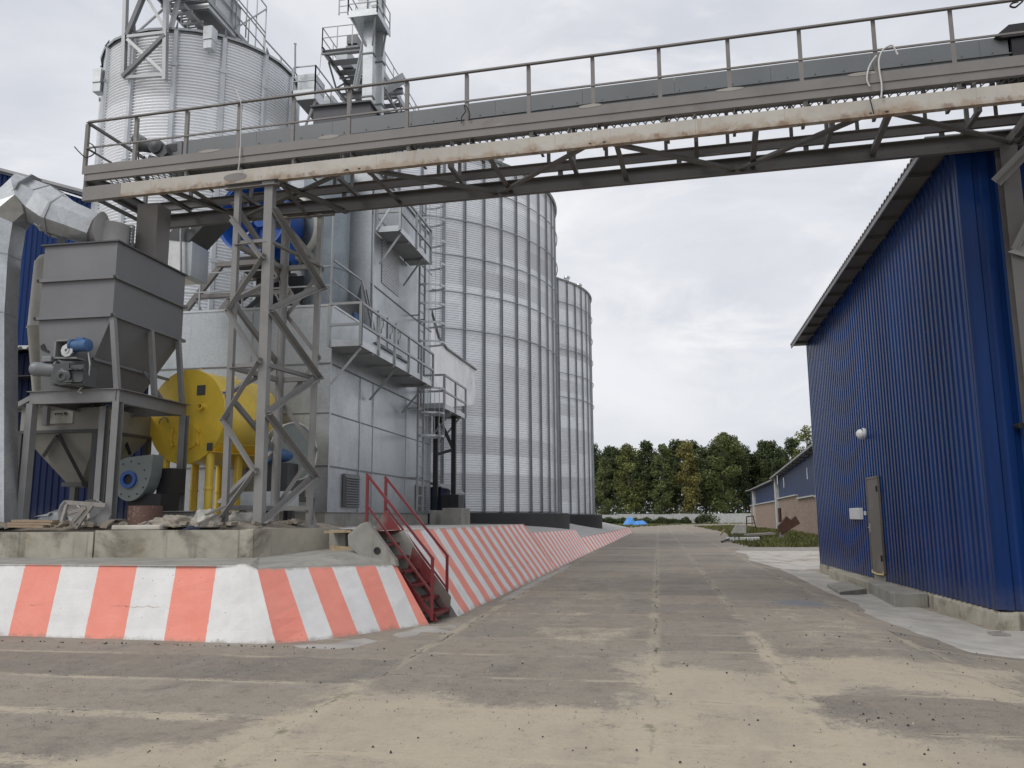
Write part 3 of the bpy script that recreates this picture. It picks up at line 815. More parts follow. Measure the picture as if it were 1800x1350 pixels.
# kerb wall on the ledge
kw = MB(); segs = [(-45, 12.35), (-9.1, 12.38), (-9.08, 12.39), (-6.35, 12.42)]
def wallseg(b, p, q, z0, z1, th, nrm):
    n = max(2, int((V(q) - V(p)).length / .35)); N_ = V((*nrm, 0)) * th
    o = len(b.v)
    for i in range(n + 1):
        c = V(p).lerp(V(q), i / n); j = noise.noise(c * 3) * .012
        b.v += [V((c.x, c.y + j, z0)), V((c.x, c.y + j * .5, z1 + noise.noise(c * 1.5) * .012)), V((c.x + N_.x, c.y + N_.y, z1)), V((c.x + N_.x, c.y + N_.y, z0))]
    for i in range(n):
        a = o + 4 * i
        for r in range(3): b.f.append((a + r, a + r + 4, a + r + 5, a + r + 1))
    b.f.append((o, o + 1, o + 2, o + 3)); b.f.append((o + 4 * n + 3, o + 4 * n + 2, o + 4 * n + 1, o + 4 * n))
wallseg(kw, (-30, 12.36, 0), (-9.12, 12.39, 0), .8, 1.405, .3, (0, 1))
wallseg(kw, (-9.09, 12.395, 0), (-6.33, 12.42, 0), .8, 1.425, .3, (0, 1))
wallseg(kw, (-6.325, 12.43, 0), (-5.42, 13.75, 0), .8, 1.44, .25, (-.83, .56))
o = kw.build('concrete_kerb_wall', M['conc_wall']); fixnormals(o)
tag(o, 'stained concrete kerb wall standing on the ledge above the near striped bank', 'wall')

# cheek slab beside the stairs, timber offcuts that close the gap
ck = MB()
pts = [aty(x, y, 12.5) for x, y in ((645, 917), (633, 921), (611, 940), (612, 960), (634, 979), (697, 996), (694, 984))]
ck.prism(pts, (0, .16, 0))
hole = aty(663, 968, 12.5)
o = ck.build('concrete_cheek_slab', M['conc_grey'], bevel=.012); fixnormals(o)
tag(o, 'pointed grey concrete slab with a round hole, leaning beside the red stairs', 'concrete slab')
hb = MB(); hb.lathe(hole, (0, -1, 0), [(.055, -.02), (.055, .012), (.034, .012), (.03, -.008)], 16)
hb.lathe(hole, (0, -1, 0), [(.034, .004), (0.001, .004)], 16)
ho = hb.build('lifting_hole', M['cable_black'], parent=None); ho.parent = o; ho.location = V(ho.location) - V(o.location)
b = MB(); p0 = aty(581, 938, 13.3); p1 = aty(628, 937, 13.0)
b.obox((p0 + p1) / 2 + V((0, 0, .03)), (p1 - p0) / 2, (.03, .22, 0), (0, 0, .018))
tag(b.build('plywood_board', M['osb']), 'flat plywood offcut lying on top, between kerb wall and cheek slab', 'board')
b = MB(); p0 = aty(583, 968, 13.1); p1 = aty(631, 972, 12.75)
b.obox((p0 + p1) / 2, (p1 - p0) / 2, (.012, .02, 0), (0, 0, .085))
tag(b.build('plywood_board', M['osb']), 'upright plywood strip standing on the ledge left of the cheek slab', 'board')
b = MB(); p0 = aty(583, 952, 13.5); p1 = aty(611, 952, 13.3)
b.obox((p0 + p1) / 2, (p1 - p0) / 2, (.02, .06, 0), (0, 0, .2))
tag(b.build('concrete_block', M['conc_grey']), 'grey concrete filler block under the plywood offcut', 'block')

# red stairs running down the bank beside the cheek slab
SX0, SX1 = -3.42, -4.72
rt_ = thing('steel_staircase', (-3.5, 13.1, 0), 'maroon steel staircase with handrails climbing the striped bank', 'staircase')
ya, yb = 12.72, 13.56
foot = V((-3.42, 0, .02)); head = V((-4.62, 0, 1.5))
sl = (head - foot)
for y, m in ((ya, M['red_paint']), (yb, M['red_worn'])):
    b = MB(); dz = V((0, 0, .15))
    hi = .3 if y == yb else .03
    b.prism([foot + V((0, y, -.02)), foot + V((.03, y, hi)), head + V((.08, y, hi - .06)), head + V((-.12, y, -.1))], (0, .012, 0))
    o = b.build('stringer', m, rt_); fixnormals(o)
for i in range(7):
    f = (i + .55) / 7; c = foot.lerp(head, f)
    b = MB(); b.box(c.x - .14, c.x + .1, ya + .015, yb - .003, c.z + .0, c.z + .006); b.box(c.x + .095, c.x + .1, ya + .015, yb - .003, c.z - .035, c.z)
    b.build('tread', M['red_paint'], rt_)
for y in (ya - .03, yb + .045):
    h = MB()
    l0 = V((-3.47, y, .05)); l1 = V((-3.47, y, .98)); t0 = V((-4.55, y, 1.35)); t1 = V((-4.55, y, 2.28))
    h.bar(l0, l1, .042); h.bar(t0, t1, .042); h.bar(l1 + V((.02, 0, -.02)), t1 + V((-.02, 0, .02)), .038)
    h.bar(l0 + V((0, 0, .4)), t0 + V((0, 0, .45)), .03)
    h.build('handrail', M['red_paint'], rt_)

# ------------------------------------------------------------------ conveyor bridge across the road
BS = -.0585
def BP(X, dpt, z):
    """point on the bridge: X along, depth behind the front face, height"""
    L = math.sqrt(1 + BS * BS)
    bx, by = X, 13.3 + BS * (X + 6.9)
    return V((bx + dpt * (-BS) / L, by + dpt / L, z))
XL, XR = -10.72, 8.6
BW = 1.8
br = thing('conveyor_bridge', BP(-2, .9, 7.66), 'long grey and rusty steel conveyor bridge with handrails spanning the road', 'bridge')
def piece(name, m, f, parent=br, **k):
    b = MB(); f(b); return b.build(name, m, parent, **k)
# lower front girder: rusty beige with a grey painted end
piece('lower_girder', M['beige'], lambda b: b.chan(BP(-9.9, 0, 7.795), BP(XR, 0, 7.795), .11, .27, .012, fx=-1))
piece('girder_end', M['taupe'], lambda b: b.chan(BP(XL, -.004, 7.795), BP(-9.88, -.004, 7.795), .114, .276, .012, fx=-1))
piece('lower_girder', M['dark_truss'], lambda b: b.chan(BP(XL, BW, 7.8), BP(XR, BW, 7.8), .11, .29, .012, fx=1))
piece('upper_girder', M['taupe'], lambda b: b.chan(BP(XL, 0, 8.13), BP(XR, 0, 8.13), .08, .15, .01, fx=-1))
piece('kick_plate', M['taupe'], lambda b: b.bar(BP(XL, -.012, 8.275), BP(XR, -.012, 8.275), .012, .17))
piece('upper_girder', M['taupe'], lambda b: b.chan(BP(XL, BW, 8.15), BP(XR, BW, 8.15), .08, .18, .01, fx=1))
# patches of fresh grey paint left on the kick plate and girder
def blot(b, X, z, w_, h_):
    pts = []
    for i in range(14):
        a = 6.283 * i / 14; r_ = 1 + .25 * noise.noise(V((X + math.cos(a), z + math.sin(a), 4)))
        pts.append(BP(X + math.cos(a) * w_ * r_, -.0225, z + math.sin(a) * h_ * r_))
    b.add(pts, [tuple(range(14))])
M['patch'] = mat('pale_filler_paint', (.33, .31, .28), .6)
for a in ((-5.6, 8.36, .2, .035), (-.9, 8.36, .2, .03), (1.35, 8.36, .22, .03), (3.35, 8.36, .22, .03), (-8.0, 8.36, .22, .03)): piece('paint_patch', M['patch'], lambda b: blot(b, *a))
piece('paint_patch', M['taupe'], lambda b: [b.add([BP(-7.45 + math.cos(6.283 * i / 16) * .24, -.005, 7.80 + math.sin(6.283 * i / 16) * .075) for i in range(16)], [tuple(range(16))])])
# open mesh deck of the front walkway: two families of slanting strips
DW = .84
def deck(b):
    X = XL + .1
    while X < XR - .6:
        b.sect(BP(X, .03, 8.06), BP(X + .3, DW, 8.06), [(-.009, -.003), (.009, -.003), (.009, .003), (-.009, .003)])
        b.sect(BP(X + .3, .03, 8.072), BP(X, DW, 8.072), [(-.009, -.003), (.009, -.003), (.009, .003), (-.009, .003)])
        X += .13
piece('mesh_deck', M['dark_truss'], deck)
piece('deck_edge', M['dark_truss'], lambda b: b.ang(BP(XL, DW, 8.04), BP(XR, DW, 8.04), .06, .006))
X = XL + .03
while X < XR:
    piece('deck_joist', M['dark_truss'], lambda b: b.chan(BP(X, .01, 8.0), BP(X, BW if X < -9 else DW + .03, 8.0), .05, .09, .008)); X += 1.1
# posts joining upper and lower girders, cross struts, plan bracing
for X in [XL + .05 + 2.2 * i for i in range(9)]:
    piece('web_post', M['dark_truss'], lambda b: (b.ang(BP(X, .03, 7.93), BP(X, .03, 8.06), .07, .008), b.ang(BP(X + .2, BW - .03, 7.93), BP(X + .2, BW - .03, 8.06), .09, .008)))
nodes_f = [atpl(x, y, (-6.9, 13.3, 0), (.0585, 1, 0)).x for x, y in ((620, 312), (1050, 262), (1545, 205))]
fr_ = [-9.0] + nodes_f + [6.9]
rr_ = [atpl(x, y, (-6.9, 15.1, 0), (.0585, 1, 0)).x for x, y in ((420, 390), (870, 347), (1285, 304), (1770, 255))]
for i in range(4):
    piece('plan_brace', M['dark_truss'], lambda b: (b.ang(BP(fr_[i] + .05, .05, 7.70), BP(rr_[i] - .06, BW - .05, 7.70), .1, .01), b.ang(BP(rr_[i] + .06, BW - .05, 7.70), BP(fr_[i + 1] - .05, .05, 7.70), .1, .01)))
for X in (XL + .06, -8.6, -5.0, -2.75, -.55, 1.7, 3.7, 5.9):
    piece('cross_strut', M['dark_truss'], lambda b: b.ang(BP(X, .02, 7.76), BP(X + .02, BW - .02, 7.76), .09, .009))
# handrails, front and back
for dp, mm in ((0.0, M['taupe']), (BW, M['dark_truss'])):
    piece('top_rail', mm, lambda b: b.ang(BP(XL, dp, 9.235), BP(XR, dp, 9.235), .06, .006, fx=1, fy=1))
    piece('mid_rail', mm, lambda b: b.bar(BP(XL, dp, 8.73), BP(XR, dp, 8.73), .028, .028))
    X = XL + .01; k = 0
    while X < XR:
        if dp == 0 or k % 1 == 0:
            piece('rail_post', mm, lambda b: b.ang(BP(X, dp + (.004 if dp == 0 else 0), 8.2), BP(X, dp + (.004 if dp == 0 else 0), 9.24), .065, .006, up=(0, 1, 0)))
        X += 1.1; k += 1
piece('end_rail', M['dark_truss'], lambda b: (b.bar(BP(XL + .01, .02, 9.25), BP(XL + .01, BW, 9.25), .05), b.bar(BP(XL + .01, .02, 8.73), BP(XL + .01, BW, 8.73), .03), b.chan(BP(XL + .05, 0, 8.15), BP(XL + .05, BW, 8.15), .06, .18)))

# the enclosed conveyor standing on the deck
cv = thing('belt_conveyor', BP(-2, 1, 8.08), 'enclosed blue grey chain conveyor lying along the bridge, drive at its left end', 'conveyor')
TOPZ = [(-9.25, 9.15), (-7.96, 9.16), (-5.54, 9.18), (-3.26, 9.2), (-.9, 9.22), (2.57, 9.22), (5.92, 9.22)]
def cz_(X):
    for (a, za), (c, zc) in zip(TOPZ, TOPZ[1:]):
        if X <= c: return za + (zc - za) * (X - a) / (c - a)
    return TOPZ[-1][1]
C0, C1 = .95, 1.5
def casing(b):
    X = -9.25
    while X < 5.75:
        X2 = min(X + 1.62, 5.75)
        b.prism([BP(X, C0, cz_(X) - .5), BP(X, C0, cz_(X)), BP(X, C1, cz_(X)), BP(X, C1, cz_(X) - .5)], BP(X2 - .004, C0, cz_(X2)) - BP(X, C0, cz_(X)))
        X = X2
piece('casing', M['conv'], casing, cv)
piece('seam_flange', M['conv'], lambda b: [b.bar(BP(a, C0 - .015, za - .31), BP(c, C0 - .015, zc - .31), .03, .016) for (a, za), (c, zc) in zip([(-9.2, cz_(-9.2))] + TOPZ[1:], TOPZ[1:])], cv)
def bolts(b):
    X = -8
    while X < 5.6: b.tube(BP(X, C0 - .03, cz_(X) - .285), BP(X, C0 - .03, cz_(X) - .262), .012, 6); X += .45
piece('flange_bolts', M['dark_truss'], bolts, cv)
X = -8
while X < 6:
    piece('support_stool', M['dark_truss'], lambda b: (b.bar(BP(X, C0 + .04, 7.95), BP(X, C0 + .04, cz_(X) - .5), .06), b.bar(BP(X, C1 - .04, 7.95), BP(X, C1 - .04, cz_(X) - .5), .06), b.bar(BP(X, DW - .02, 7.96), BP(X, BW, 7.96), .07)), cv); X += 2.2
cpx = lambda x, y, d=.8: atpl(x, y, BP(0, d, 0), (.0585, 1, 0))
piece('head_box', M['conv'], lambda b: b.prism([BP(-9.75, .9, 8.6), BP(-9.75, .9, 8.9), BP(-9.6, .9, 9.1), BP(-9.26, .9, 9.14), BP(-9.26, .9, 8.5)], BP(0, 1.55, 0) - BP(0, .9, 0)), cv)
piece('inspection_opening', M['black_steel'], lambda b: b.prism([cpx(291, 270, .893), cpx(291, 255, .893), cpx(311, 252, .893), cpx(311, 265, .893)], (0, .012, 0)), cv)
piece('drive_gearbox', M['gear_dark'], lambda b: (b.lathe(cpx(275, 258, .72), (0, -1, 0), [(.0, -.1), (.15, -.1), (.15, .06), (.09, .08), (.06, .1), (0, .1)], 18), b.prism([cpx(262, 262, .7), cpx(268, 250, .7), cpx(288, 254, .7), cpx(294, 268, .7), cpx(285, 276, .7), cpx(272, 272, .7)], (0, .25, 0))), cv, smooth=40)
piece('drive_motor', M['gear_dark'], lambda b: b.lathe(cpx(253, 256, .75), (-.85, -.15, .2), [(0, -.14), (.12, -.14), (.13, .03), (.14, .04), (.14, .13), (.1, .16), (0, .16)], 18), cv, smooth=40)
piece('drive_motor', M['motor_grey'], lambda b: b.lathe(cpx(244, 245, 1.0), (-.6, -.3, .3), [(0, -.12), (.1, -.12), (.11, .08), (.09, .12), (0, .12)], 16), cv, smooth=40)
piece('tension_bracket', M['frame_grey'], lambda b: b.prism([cpx(258, 283), cpx(262, 272), cpx(275, 275), cpx(276, 282)], (0, .3, 0)), cv)
piece('drive_cable', M['cable_black'], lambda b: b.path([cpx(246, 262), cpx(242, 272), cpx(244, 281), cpx(252, 282), cpx(254, 274)], .014, 6), cv)
# tail hood at the building
def tail(b):
    b.prism([BP(5.55, .85, 9.2), BP(5.75, .85, 9.36), BP(8.3, .85, 9.4), BP(8.3, .85, 9.15), BP(5.65, .85, 9.15)], (0, .8, 0))
    b.prism([BP(5.78, .9, 8.6), BP(5.78, .9, 9.14), BP(8.3, .9, 9.14), BP(8.3, .9, 8.5), BP(6, .9, 8.5)], (0, .7, 0))
piece('tail_hood', M['black_steel'], tail, cv)

# cables tied to the handrail
def cable(pts, r, m, label):
    b = MB(); P = [V(p) for p in pts]; out = []
    for i in range(len(P) - 1):
        a0, a, c, d = P[max(i - 1, 0)], P[i], P[i + 1], P[min(i + 2, len(P) - 1)]
        for k in range(5):
            t = k / 5
            out.append(.5 * ((2 * a) + (c - a0) * t + (2 * a0 - 5 * a + 4 * c - d) * t * t + (3 * a - a0 - 3 * c + d) * t ** 3))
    out.append(P[-1]); b.path(out, r, 6)
    o = b.build('cable', m, smooth=60); return tag(o, label, 'cable', None)
def bpx(x, y, d=-.05): q = atpl(x, y, BP(0, d, 0), (.0585, 1, 0)); return q
cable([bpx(*q) for q in ((1529, 152), (1524, 140), (1527, 120), (1535, 105), (1541, 98))], .014, M['cable_white'], 'short white cable rising from the kick plate to a clip on the right handrail post')
cable([bpx(*q) for q in ((1549, 172), (1550, 150), (1546, 125), (1545, 105), (1552, 88), (1565, 80), (1571, 83), (1578, 96))], .014, M['cable_white'], 'white cable looping over the right handrail post and drooping at its tip')
cable([bpx(*q) for q in ((419, 300), (422, 270), (423, 225), (424, 185), (418, 165), (414, 158)) ][::-1], .011, M['cable_white'], 'white cable hanging down the handrail post above the lattice tower')
cable([bpx(*q) for q in ((131, 258), (140, 268), (150, 276), (160, 274), (168, 266), (164, 256), (155, 250))], .012, M['cable_black'], 'black cable loop tied to the far left handrail end')
cable([bpx(*q) for q in ((811, 216), (812, 205), (818, 196), (816, 185), (822, 190), (826, 202), (824, 212))], .01, M['cable_black'], 'thin dark wire twisted round the handrail post right of the dryer')
cable([bpx(*q) for q in ((1790, 3), (1779, 6), (1776, 11), (1784, 13), (1791, 8), (1798, 2))], .014, M['cable_black'], 'dark cable loop at the far right end of the top rail')
cable([bpx(*q) for q in ((1528, 170), (1532, 185), (1536, 200))], .009, M['cable_black'], 'thin black wire crossing the rusty girder under the white cables')

# lattice tower carrying the bridge
FT = {'A': V((-7.40, 13.45, 1.5)), 'B': V((-6.73, 13.40, 1.44)), 'C': V((-7.2, 14.95, 1.46)), 'D': V((-6.48, 14.9, 1.46))}
TP = {'A': V((-7.42, 13.42, 7.6)), 'B': V((-6.77, 13.38, 7.62)), 'C': V((-7.22, 15.0, 7.62)), 'D': V((-6.47, 14.97, 7.62))}
tw = thing('lattice_tower', (-6.95, 14.2, 1.44), 'grey lattice steel tower under the left part of the conveyor bridge', 'tower')
def TZ(k, z): a, b = FT[k], TP[k]; return a.lerp(b, (z - a.z) / (b.z - a.z))
LW = {'A': .1, 'B': .16, 'C': .17, 'D': .1}
for k in 'ABCD':
    b = MB()
    if k == 'C': b.tube(FT[k], TP[k], .085, 14)
    elif k == 'B':
        b.bar(FT[k] , TP[k], LW[k], .16, up=(0, 1, 0))
    else: b.bar(FT[k], TP[k], LW[k], .1, up=(0, 1, 0))
    b.build('leg', M['tower'], tw, smooth=40 if k == 'C' else 0)
    b = MB(); c = FT[k]; b.box(c.x - .16, c.x + .16, c.y - .14, c.y + .14, c.z - .04, c.z + .012)
    if k in 'BD':
        b.prism([c + V((.08, 0, 0)), c + V((.17, 0, 0)), c + V((.08, 0, .3))], (0, .012, 0))
    b.build('foot_plate', M['tower'], tw)
def zz(face, seq, m, dx=0, dy=0, w_=.1):
    for i in range(len(seq) - 1):
        (k0, z0), (k1, z1) = seq[i], seq[i + 1]
        d = V((dx, dy, 0))
        p, q = TZ(k0, z0) + d, TZ(k1, z1) + d
        e = (q - p).normalized() * .05
        b = MB(); b.ang(p - e, q + e, w_, .009, up=(dx, dy, 0.01) if (dx or dy) else (0, 1, 0), fx=1, fy=1)
        b.build('brace', m, tw)
fB = lambda y: aty(470, y, 13.4).z
fA = lambda y: aty(405, y, 13.45).z
fD = lambda y: aty(558, y, 14.9).z
zz('AB', [('A', fA(388)), ('B', fB(455)), ('A', fA(548)), ('B', fB(636)), ('A', fA(738)), ('B', fB(828)), ('A', fA(917))], M['tower'], dy=-.07, dx=-.02, w_=.105)
zz('BD', [('B', fB(372)), ('D', fD(506)), ('B', fB(548)), ('D', fD(664)), ('B', fB(728)), ('D', fD(838)), ('B', fB(918))], M['tower'], dx=.085, w_=.1)
zz('AC', [('A', 7.3), ('C', 6.4), ('A', 5.5), ('C', 4.6), ('A', 3.8), ('C', 2.9), ('A', 1.9)], M['tower'], dx=-.06, w_=.08)
zz('CD', [('C', 7.4), ('D', 6.5), ('C', 5.6), ('D', 4.7), ('C', 3.8), ('D', 2.9), ('C', 1.9)], M['tower'], dy=.07, w_=.08)
for z in (aty(470, 645, 13.4).z, aty(470, 428, 13.4).z):
    for p, q in ('AB', 'BD', 'DC', 'CA'):
        b = MB(); b.ang(TZ(p, z), TZ(q, z), .09, .009); b.build('ring_beam', M['tower'], tw)
b = MB(); b.ang(TZ('C', 1.75), TZ('D', 1.75), .09); b.ang(TZ('A', 1.75), TZ('C', 1.75), .09); b.build('ring_beam', M['tower'], tw)
b = MB(); zc = 7.63
b.chan(TP['A'] + V((-.2, -.05, 0)), TP['B'] + V((.2, -.05, 0)), .1, .1); b.build('head_beam', M['taupe'], tw); b = MB(); b.chan(TP['C'] + V((-.2, 0, 0)), TP['D'] + V((.3, 0, 0)), .1, .1)
b.build('head_beam', M['taupe'], tw)
b = MB(); b.ang(BP(-6.72, .05, 7.62), BP(-6.1, BW, 7.62), .12, .012); b.ang(BP(-6.6, .1, 7.6), BP(-6.9, BW, 7.6), .08); b.build('head_brace', M['dark_truss'], tw)
b = MB(); b.box(TP['B'].x - .12, TP['B'].x + .12, TP['B'].y - .1, TP['B'].y + .12, 7.58, 7.655); b.build('bearing_plate', M['tower'], tw)

# steel column and raking braces under the right end of the bridge
q0 = aty(1768, 262, 14.28); CX = q0.x
rc = thing('support_column', (CX, 14.28, -.2), 'grey steel column with raking braces in front of the blue gable wall at far right', 'column')
b = MB(); b.ibm((CX, 14.28, -.2), (CX, 14.28, 7.65), .27, .22, .014); b.build('shaft', M['dark_truss'], rc)
b = MB(); b.bar((CX, 14.28, -.2), (CX, 14.28, -.17), .45, .45); b.build('base_plate', M['frame_grey'], rc)
for (p, q) in ((aty(1752, 322, 14.1), aty(1836, 236, 13.6)), (aty(1776, 252, 14.2), aty(1832, 180, 13.7)), (aty(1790, 440, 14.1), aty(1850, 318, 13.6))):
    b = MB(); b.ang(p, q, .11, .01, up=(0, 1, 0)); b.build('raking_brace', M['frame_grey'], rc)
    b = MB(); b.ang(p + V((0, .05, .05)), q + V((0, .05, .05)), .11, .01, up=(0, -1, 0)); b.build('raking_brace', M['frame_grey'], rc)
b = MB(); q0 = aty(1783, 442, 14.1); b.prism([q0 + V((-.1, 0, .0)), q0 + V((.2, 0, .12)), q0 + V((.2, 0, -.12))], (0, .012, 0)); b.build('gusset', M['frame_grey'], rc)

# ------------------------------------------------------------------ blue profiled-sheet hall on the right
TH = rad(.5)
BC = V((5.25, 14.6, 0)); BU = V((-math.sin(TH), math.cos(TH), 0)); BN = V((-math.cos(TH), -math.sin(TH), 0)); BR = -BN
def bw(px, py, o=0): return atpl(px, py, BC + BN * o, BN)
def bs(P): return (P - BC).dot(BU)
LEN = bs(bw(1442, 990)); LEN = 14.7 if not 8 < LEN < 22 else LEN
ZB0, ZB1 = bw(1757, 1073).z, bw(1442, 991).z
ZC = bw(1675, 258).z
far_top = bw(1414, 606).z
ztop = lambda s: ZC + (far_top - ZC) * s / LEN
hall = thing('blue_hall', BC, 'tall royal blue profiled sheet hall with overhanging roof on the right', 'building')
def profile(b, P0, U, Nn, length, z0f, z1f, pitch=.24, dep=.022, flat=.62):
    """vertical trapezoidal sheet: P0 start, U along, Nn outward"""
    pts = []; s = 0
    while s < length:
        for f, d in ((0, 0), (flat * .5, 0), (.5 * flat + .12, 1), (1 - .12 - 0.0, 1)):
            ss = s + f * pitch
            if ss <= length: pts.append((ss, d * dep))
        s += pitch
    pts.append((length, 0))
    vs = []
    for ss, d in pts:
        p = P0 + U * ss + Nn * d
        vs += [V((p.x, p.y, z0f(ss))), V((p.x, p.y, z1f(ss)))]
    b.add(vs, [(2 * i, 2 * i + 2, 2 * i + 3, 2 * i + 1) for i in range(len(pts) - 1)])
b = MB(); profile(b, BC, BU, BN, LEN, lambda s: ZB0 + (ZB1 - ZB0) * s / LEN, lambda s: ztop(s))
b.build('side_wall', M['blue'], hall)
b = MB(); profile(b, BC, BR, -BU, 16, lambda s: ZB0, lambda s: ZC + .02 * s, pitch=.25, dep=.03); b.build('gable_wall', M['blue'], hall)
b = MB(); E = BC + BU * LEN; profile(b, E, BR, BU, 16, lambda s: ZB1, lambda s: far_top, pitch=.25); b.build('gable_wall', M['blue'], hall)
b = MB()  # corner flashing
b.prism([BC + BN * .026 + V((0, 0, ZB0 + .01)), BC + BN * .026 + BU * .05 + V((0, 0, ZB0 + .01)), BC + BN * .023 + BU * .05 + V((0, 0, ZB0 + .01)), BC - BU * .033 + BN * .023 + V((0, 0, ZB0 + .01))], (0, 0, ZC - .3))
b.prism([BC + BN * .026 - BU * .036 + V((0, 0, ZB0 + .01)), BC + BR * .11 - BU * .036 + V((0, 0, ZB0 + .01)), BC + BR * .11 - BU * .033 + V((0, 0, ZB0 + .01)), BC + BN * .026 - BU * .033 + V((0, 0, ZB0 + .01))], (0, 0, ZC - .3))
b.build('corner_flashing', M['blue'], hall)
b = MB()
def plinth(b):
    n = 30
    for P0, U, N_, L in ((BC + BN * .0 - BU * .03, BU, BN, LEN + .06), (BC - BU * .02 + BN * .026, BR, -BU, 16)):
        o = len(b.v)
        for i in range(n + 1):
            p = P0 + U * (L * i / n); j = noise.noise(p * 1.4) * .012
            for off, z in ((.03 + j, -.28), (.02 + j, ZB0 - .07), (.0, ZB0 - .02)): q = p + N_ * off; b.v.append(V((q.x, q.y, z)))
            q = p - N_ * .2; b.v.append(V((q.x, q.y, ZB0 - .02)))
        for i in range(n):
            a = o + 4 * i
            for r in range(3): b.f.append((a + r, a + r + 4, a + r + 5, a + r + 1))
plinth(b); o = b.build('plinth', M['conc_wall'], hall); fixnormals(o)
# roof: ribs run square to this edge, so the edge shows as teeth
OV = .48
s0, s1 = -.12, bs(atpl(1395, 600, BC + BN * OV, BN)) + .0
zn = lambda s: atpl(1610, 270, BC + BN * OV, BN).z + (atpl(1395, 600, BC + BN * OV, BN).z - atpl(1610, 270, BC + BN * OV, BN).z) * (s - bs(atpl(1610, 270, BC + BN * OV, BN))) / (s1 - bs(atpl(1610, 270, BC + BN * OV, BN)))
s1 = max(s1, LEN + .25)
rf = MB(); s = s0; pts = []
while s < s1:
    for f, d in ((0, 0), (.1, .05), (.2, .05), (.3, 0)): pts.append((s + f * .2 / .3 * .9, d))
    s += .2
top = []; bot = []
for ss, d in pts:
    a = BC + BU * ss + BN * OV; c = BC + BU * ss + BR * 16
    top += [V((a.x, a.y, zn(ss) + d)), V((c.x, c.y, zn(ss) + d + .35))]
n_ = len(pts)
rf.add(top, [(2 * i, 2 * i + 1, 2 * i + 3, 2 * i + 2) for i in range(n_ - 1)])
rf.add([v - V((0, 0, .012)) for v in top], [(2 * i, 2 * i + 2, 2 * i + 3, 2 * i + 1) for i in range(n_ - 1)])
o = len(rf.v) - 4 * n_
rf.f += [(o + 2 * i, o + 2 * i + 2, o + 2 * n_ + 2 * i + 2, o + 2 * n_ + 2 * i) for i in range(n_ - 1)]
rf.build('roof', M['roof_steel'], hall)
b = MB(); q = lambda ss, oo, dz: (lambda p: V((p.x, p.y, zn(ss) + dz)))(BC + BU * ss + BN * oo)
b.bar(q(s0, OV - .03, -.06), q(s1, OV - .03, -.06), .03, .1); b.build('eaves_board', M['roof_steel'], hall)
ss = s0 + .3; k = 0
while ss < s1:
    b = MB(); b.bar(q(ss, OV - .06, -.07), q(ss, -.6, -.065), .06, .08); b.build('rafter_end', M['dark_truss'], hall); ss += 1.05
b = MB(); b.add([q(s0, OV - .05, -.035), q(s1, OV - .05, -.035), q(s1, -.05, -.03), q(s0, -.05, -.03)], [(0, 1, 2, 3)]); b.build('soffit', M['dark_truss'], hall)
b = MB(); b.add([q(s0, .001, -.03), q(s1, .001, -.03)] + [V((p.x, p.y, ztop(max(0, min(LEN, x)))-.12)) for x, p in ((s1, BC + BU * s1 + BN * .001), (s0, BC + BU * s0 + BN * .001))], [(0, 1, 2, 3)])
# steel door
dl, dr = bs(bw(1527, 842)), bs(bw(1546, 842)); dz0, dz1 = bw(1548, 1007).z, bw(1537, 842).z
b = MB(); P = lambda s, o, z: (lambda p: V((p.x, p.y, z)))(BC + BU * s + BN * o)
b.prism([P(dl, .03, dz0), P(dl, .03, dz1), P(dr, .03, dz1), P(dr, .03, dz0)], BN * .03)
door = b.build('door', M['door_grey'], hall, bevel=.004)
def sub(name, m, f, par, **k):
    b = MB(); f(b); return b.build(name, m, par, **k)
sub('frame', M['door_grey'], lambda b: (b.bar(P(dl + .03, .045, dz0), P(dl + .03, .045, dz1 + .03), .05, .05, up=tuple(BN)), b.bar(P(dr - .03, .045, dz0), P(dr - .03, .045, dz1 + .03), .05, .05, up=tuple(BN)), b.bar(P(dl + .05, .045, dz1 + .03), P(dr - .05, .045, dz1 + .03), .05, .05)), door)
sub('handle', M['brass'], lambda b: (b.bar(P(dl - .09, .075, dz0 + .95), P(dl - .09, .075, dz0 + 1.17), .035, .02), b.tube(P(dl - .09, .06, dz0 + 1.07), P(dl - .09, .12, dz0 + 1.07), .012, 8), b.tube(P(dl - .09, .115, dz0 + 1.07), P(dl - .2, .115, dz0 + 1.07), .011, 8)), door)
for z in (dz0 + .36, dz1 - .25): sub('hinge', M['black_steel'], lambda b: b.bar(P(dr + .01, .08, z - .07), P(dr + .01, .08, z + .07), .05, .035), door)
sub('threshold_foam', M['foam'], lambda b: b.path([P(dl + .01, .06, dz0 + .05), P(dl, .07, dz0 - .01), P((dl + dr) / 2, .075, dz0 - .03), P(dr, .07, dz0 - .01), P(dr - .01, .06, dz0 + .06)], .022, 7), hall)
sub('door_sill', M['conc_grey'], lambda b: b.prism([P(dl, .0, -.2), P(dl, .0, dz0 - .02), P(dr, .0, dz0 - .02), P(dr, .0, -.2)], BN * .045), hall)
# wall lamp
lp = bw(1520, 762, .03)
wl = thing('wall_lamp', lp, 'white bulkhead wall lamp high on the blue hall side above the door', 'lamp')
sub('housing', M['plastic_white'], lambda b: b.lathe(lp, BN, [(0, -.02), (.13, -.02), (.14, .03), (.12, .06)], 20), wl, smooth=40)
M['diff'] = mat('milky_diffuser', (.72, .73, .74), .25, var=.03)
sub('diffuser', M['diff'], lambda b: b.lathe(lp + BN * .05 + V((0, 0, 0)), (BN * .8 + V((0, 0, -.35))), [(.125, 0), (.13, .05), (.1, .12), (.05, .15), (0, .155)], 20), wl, smooth=60)
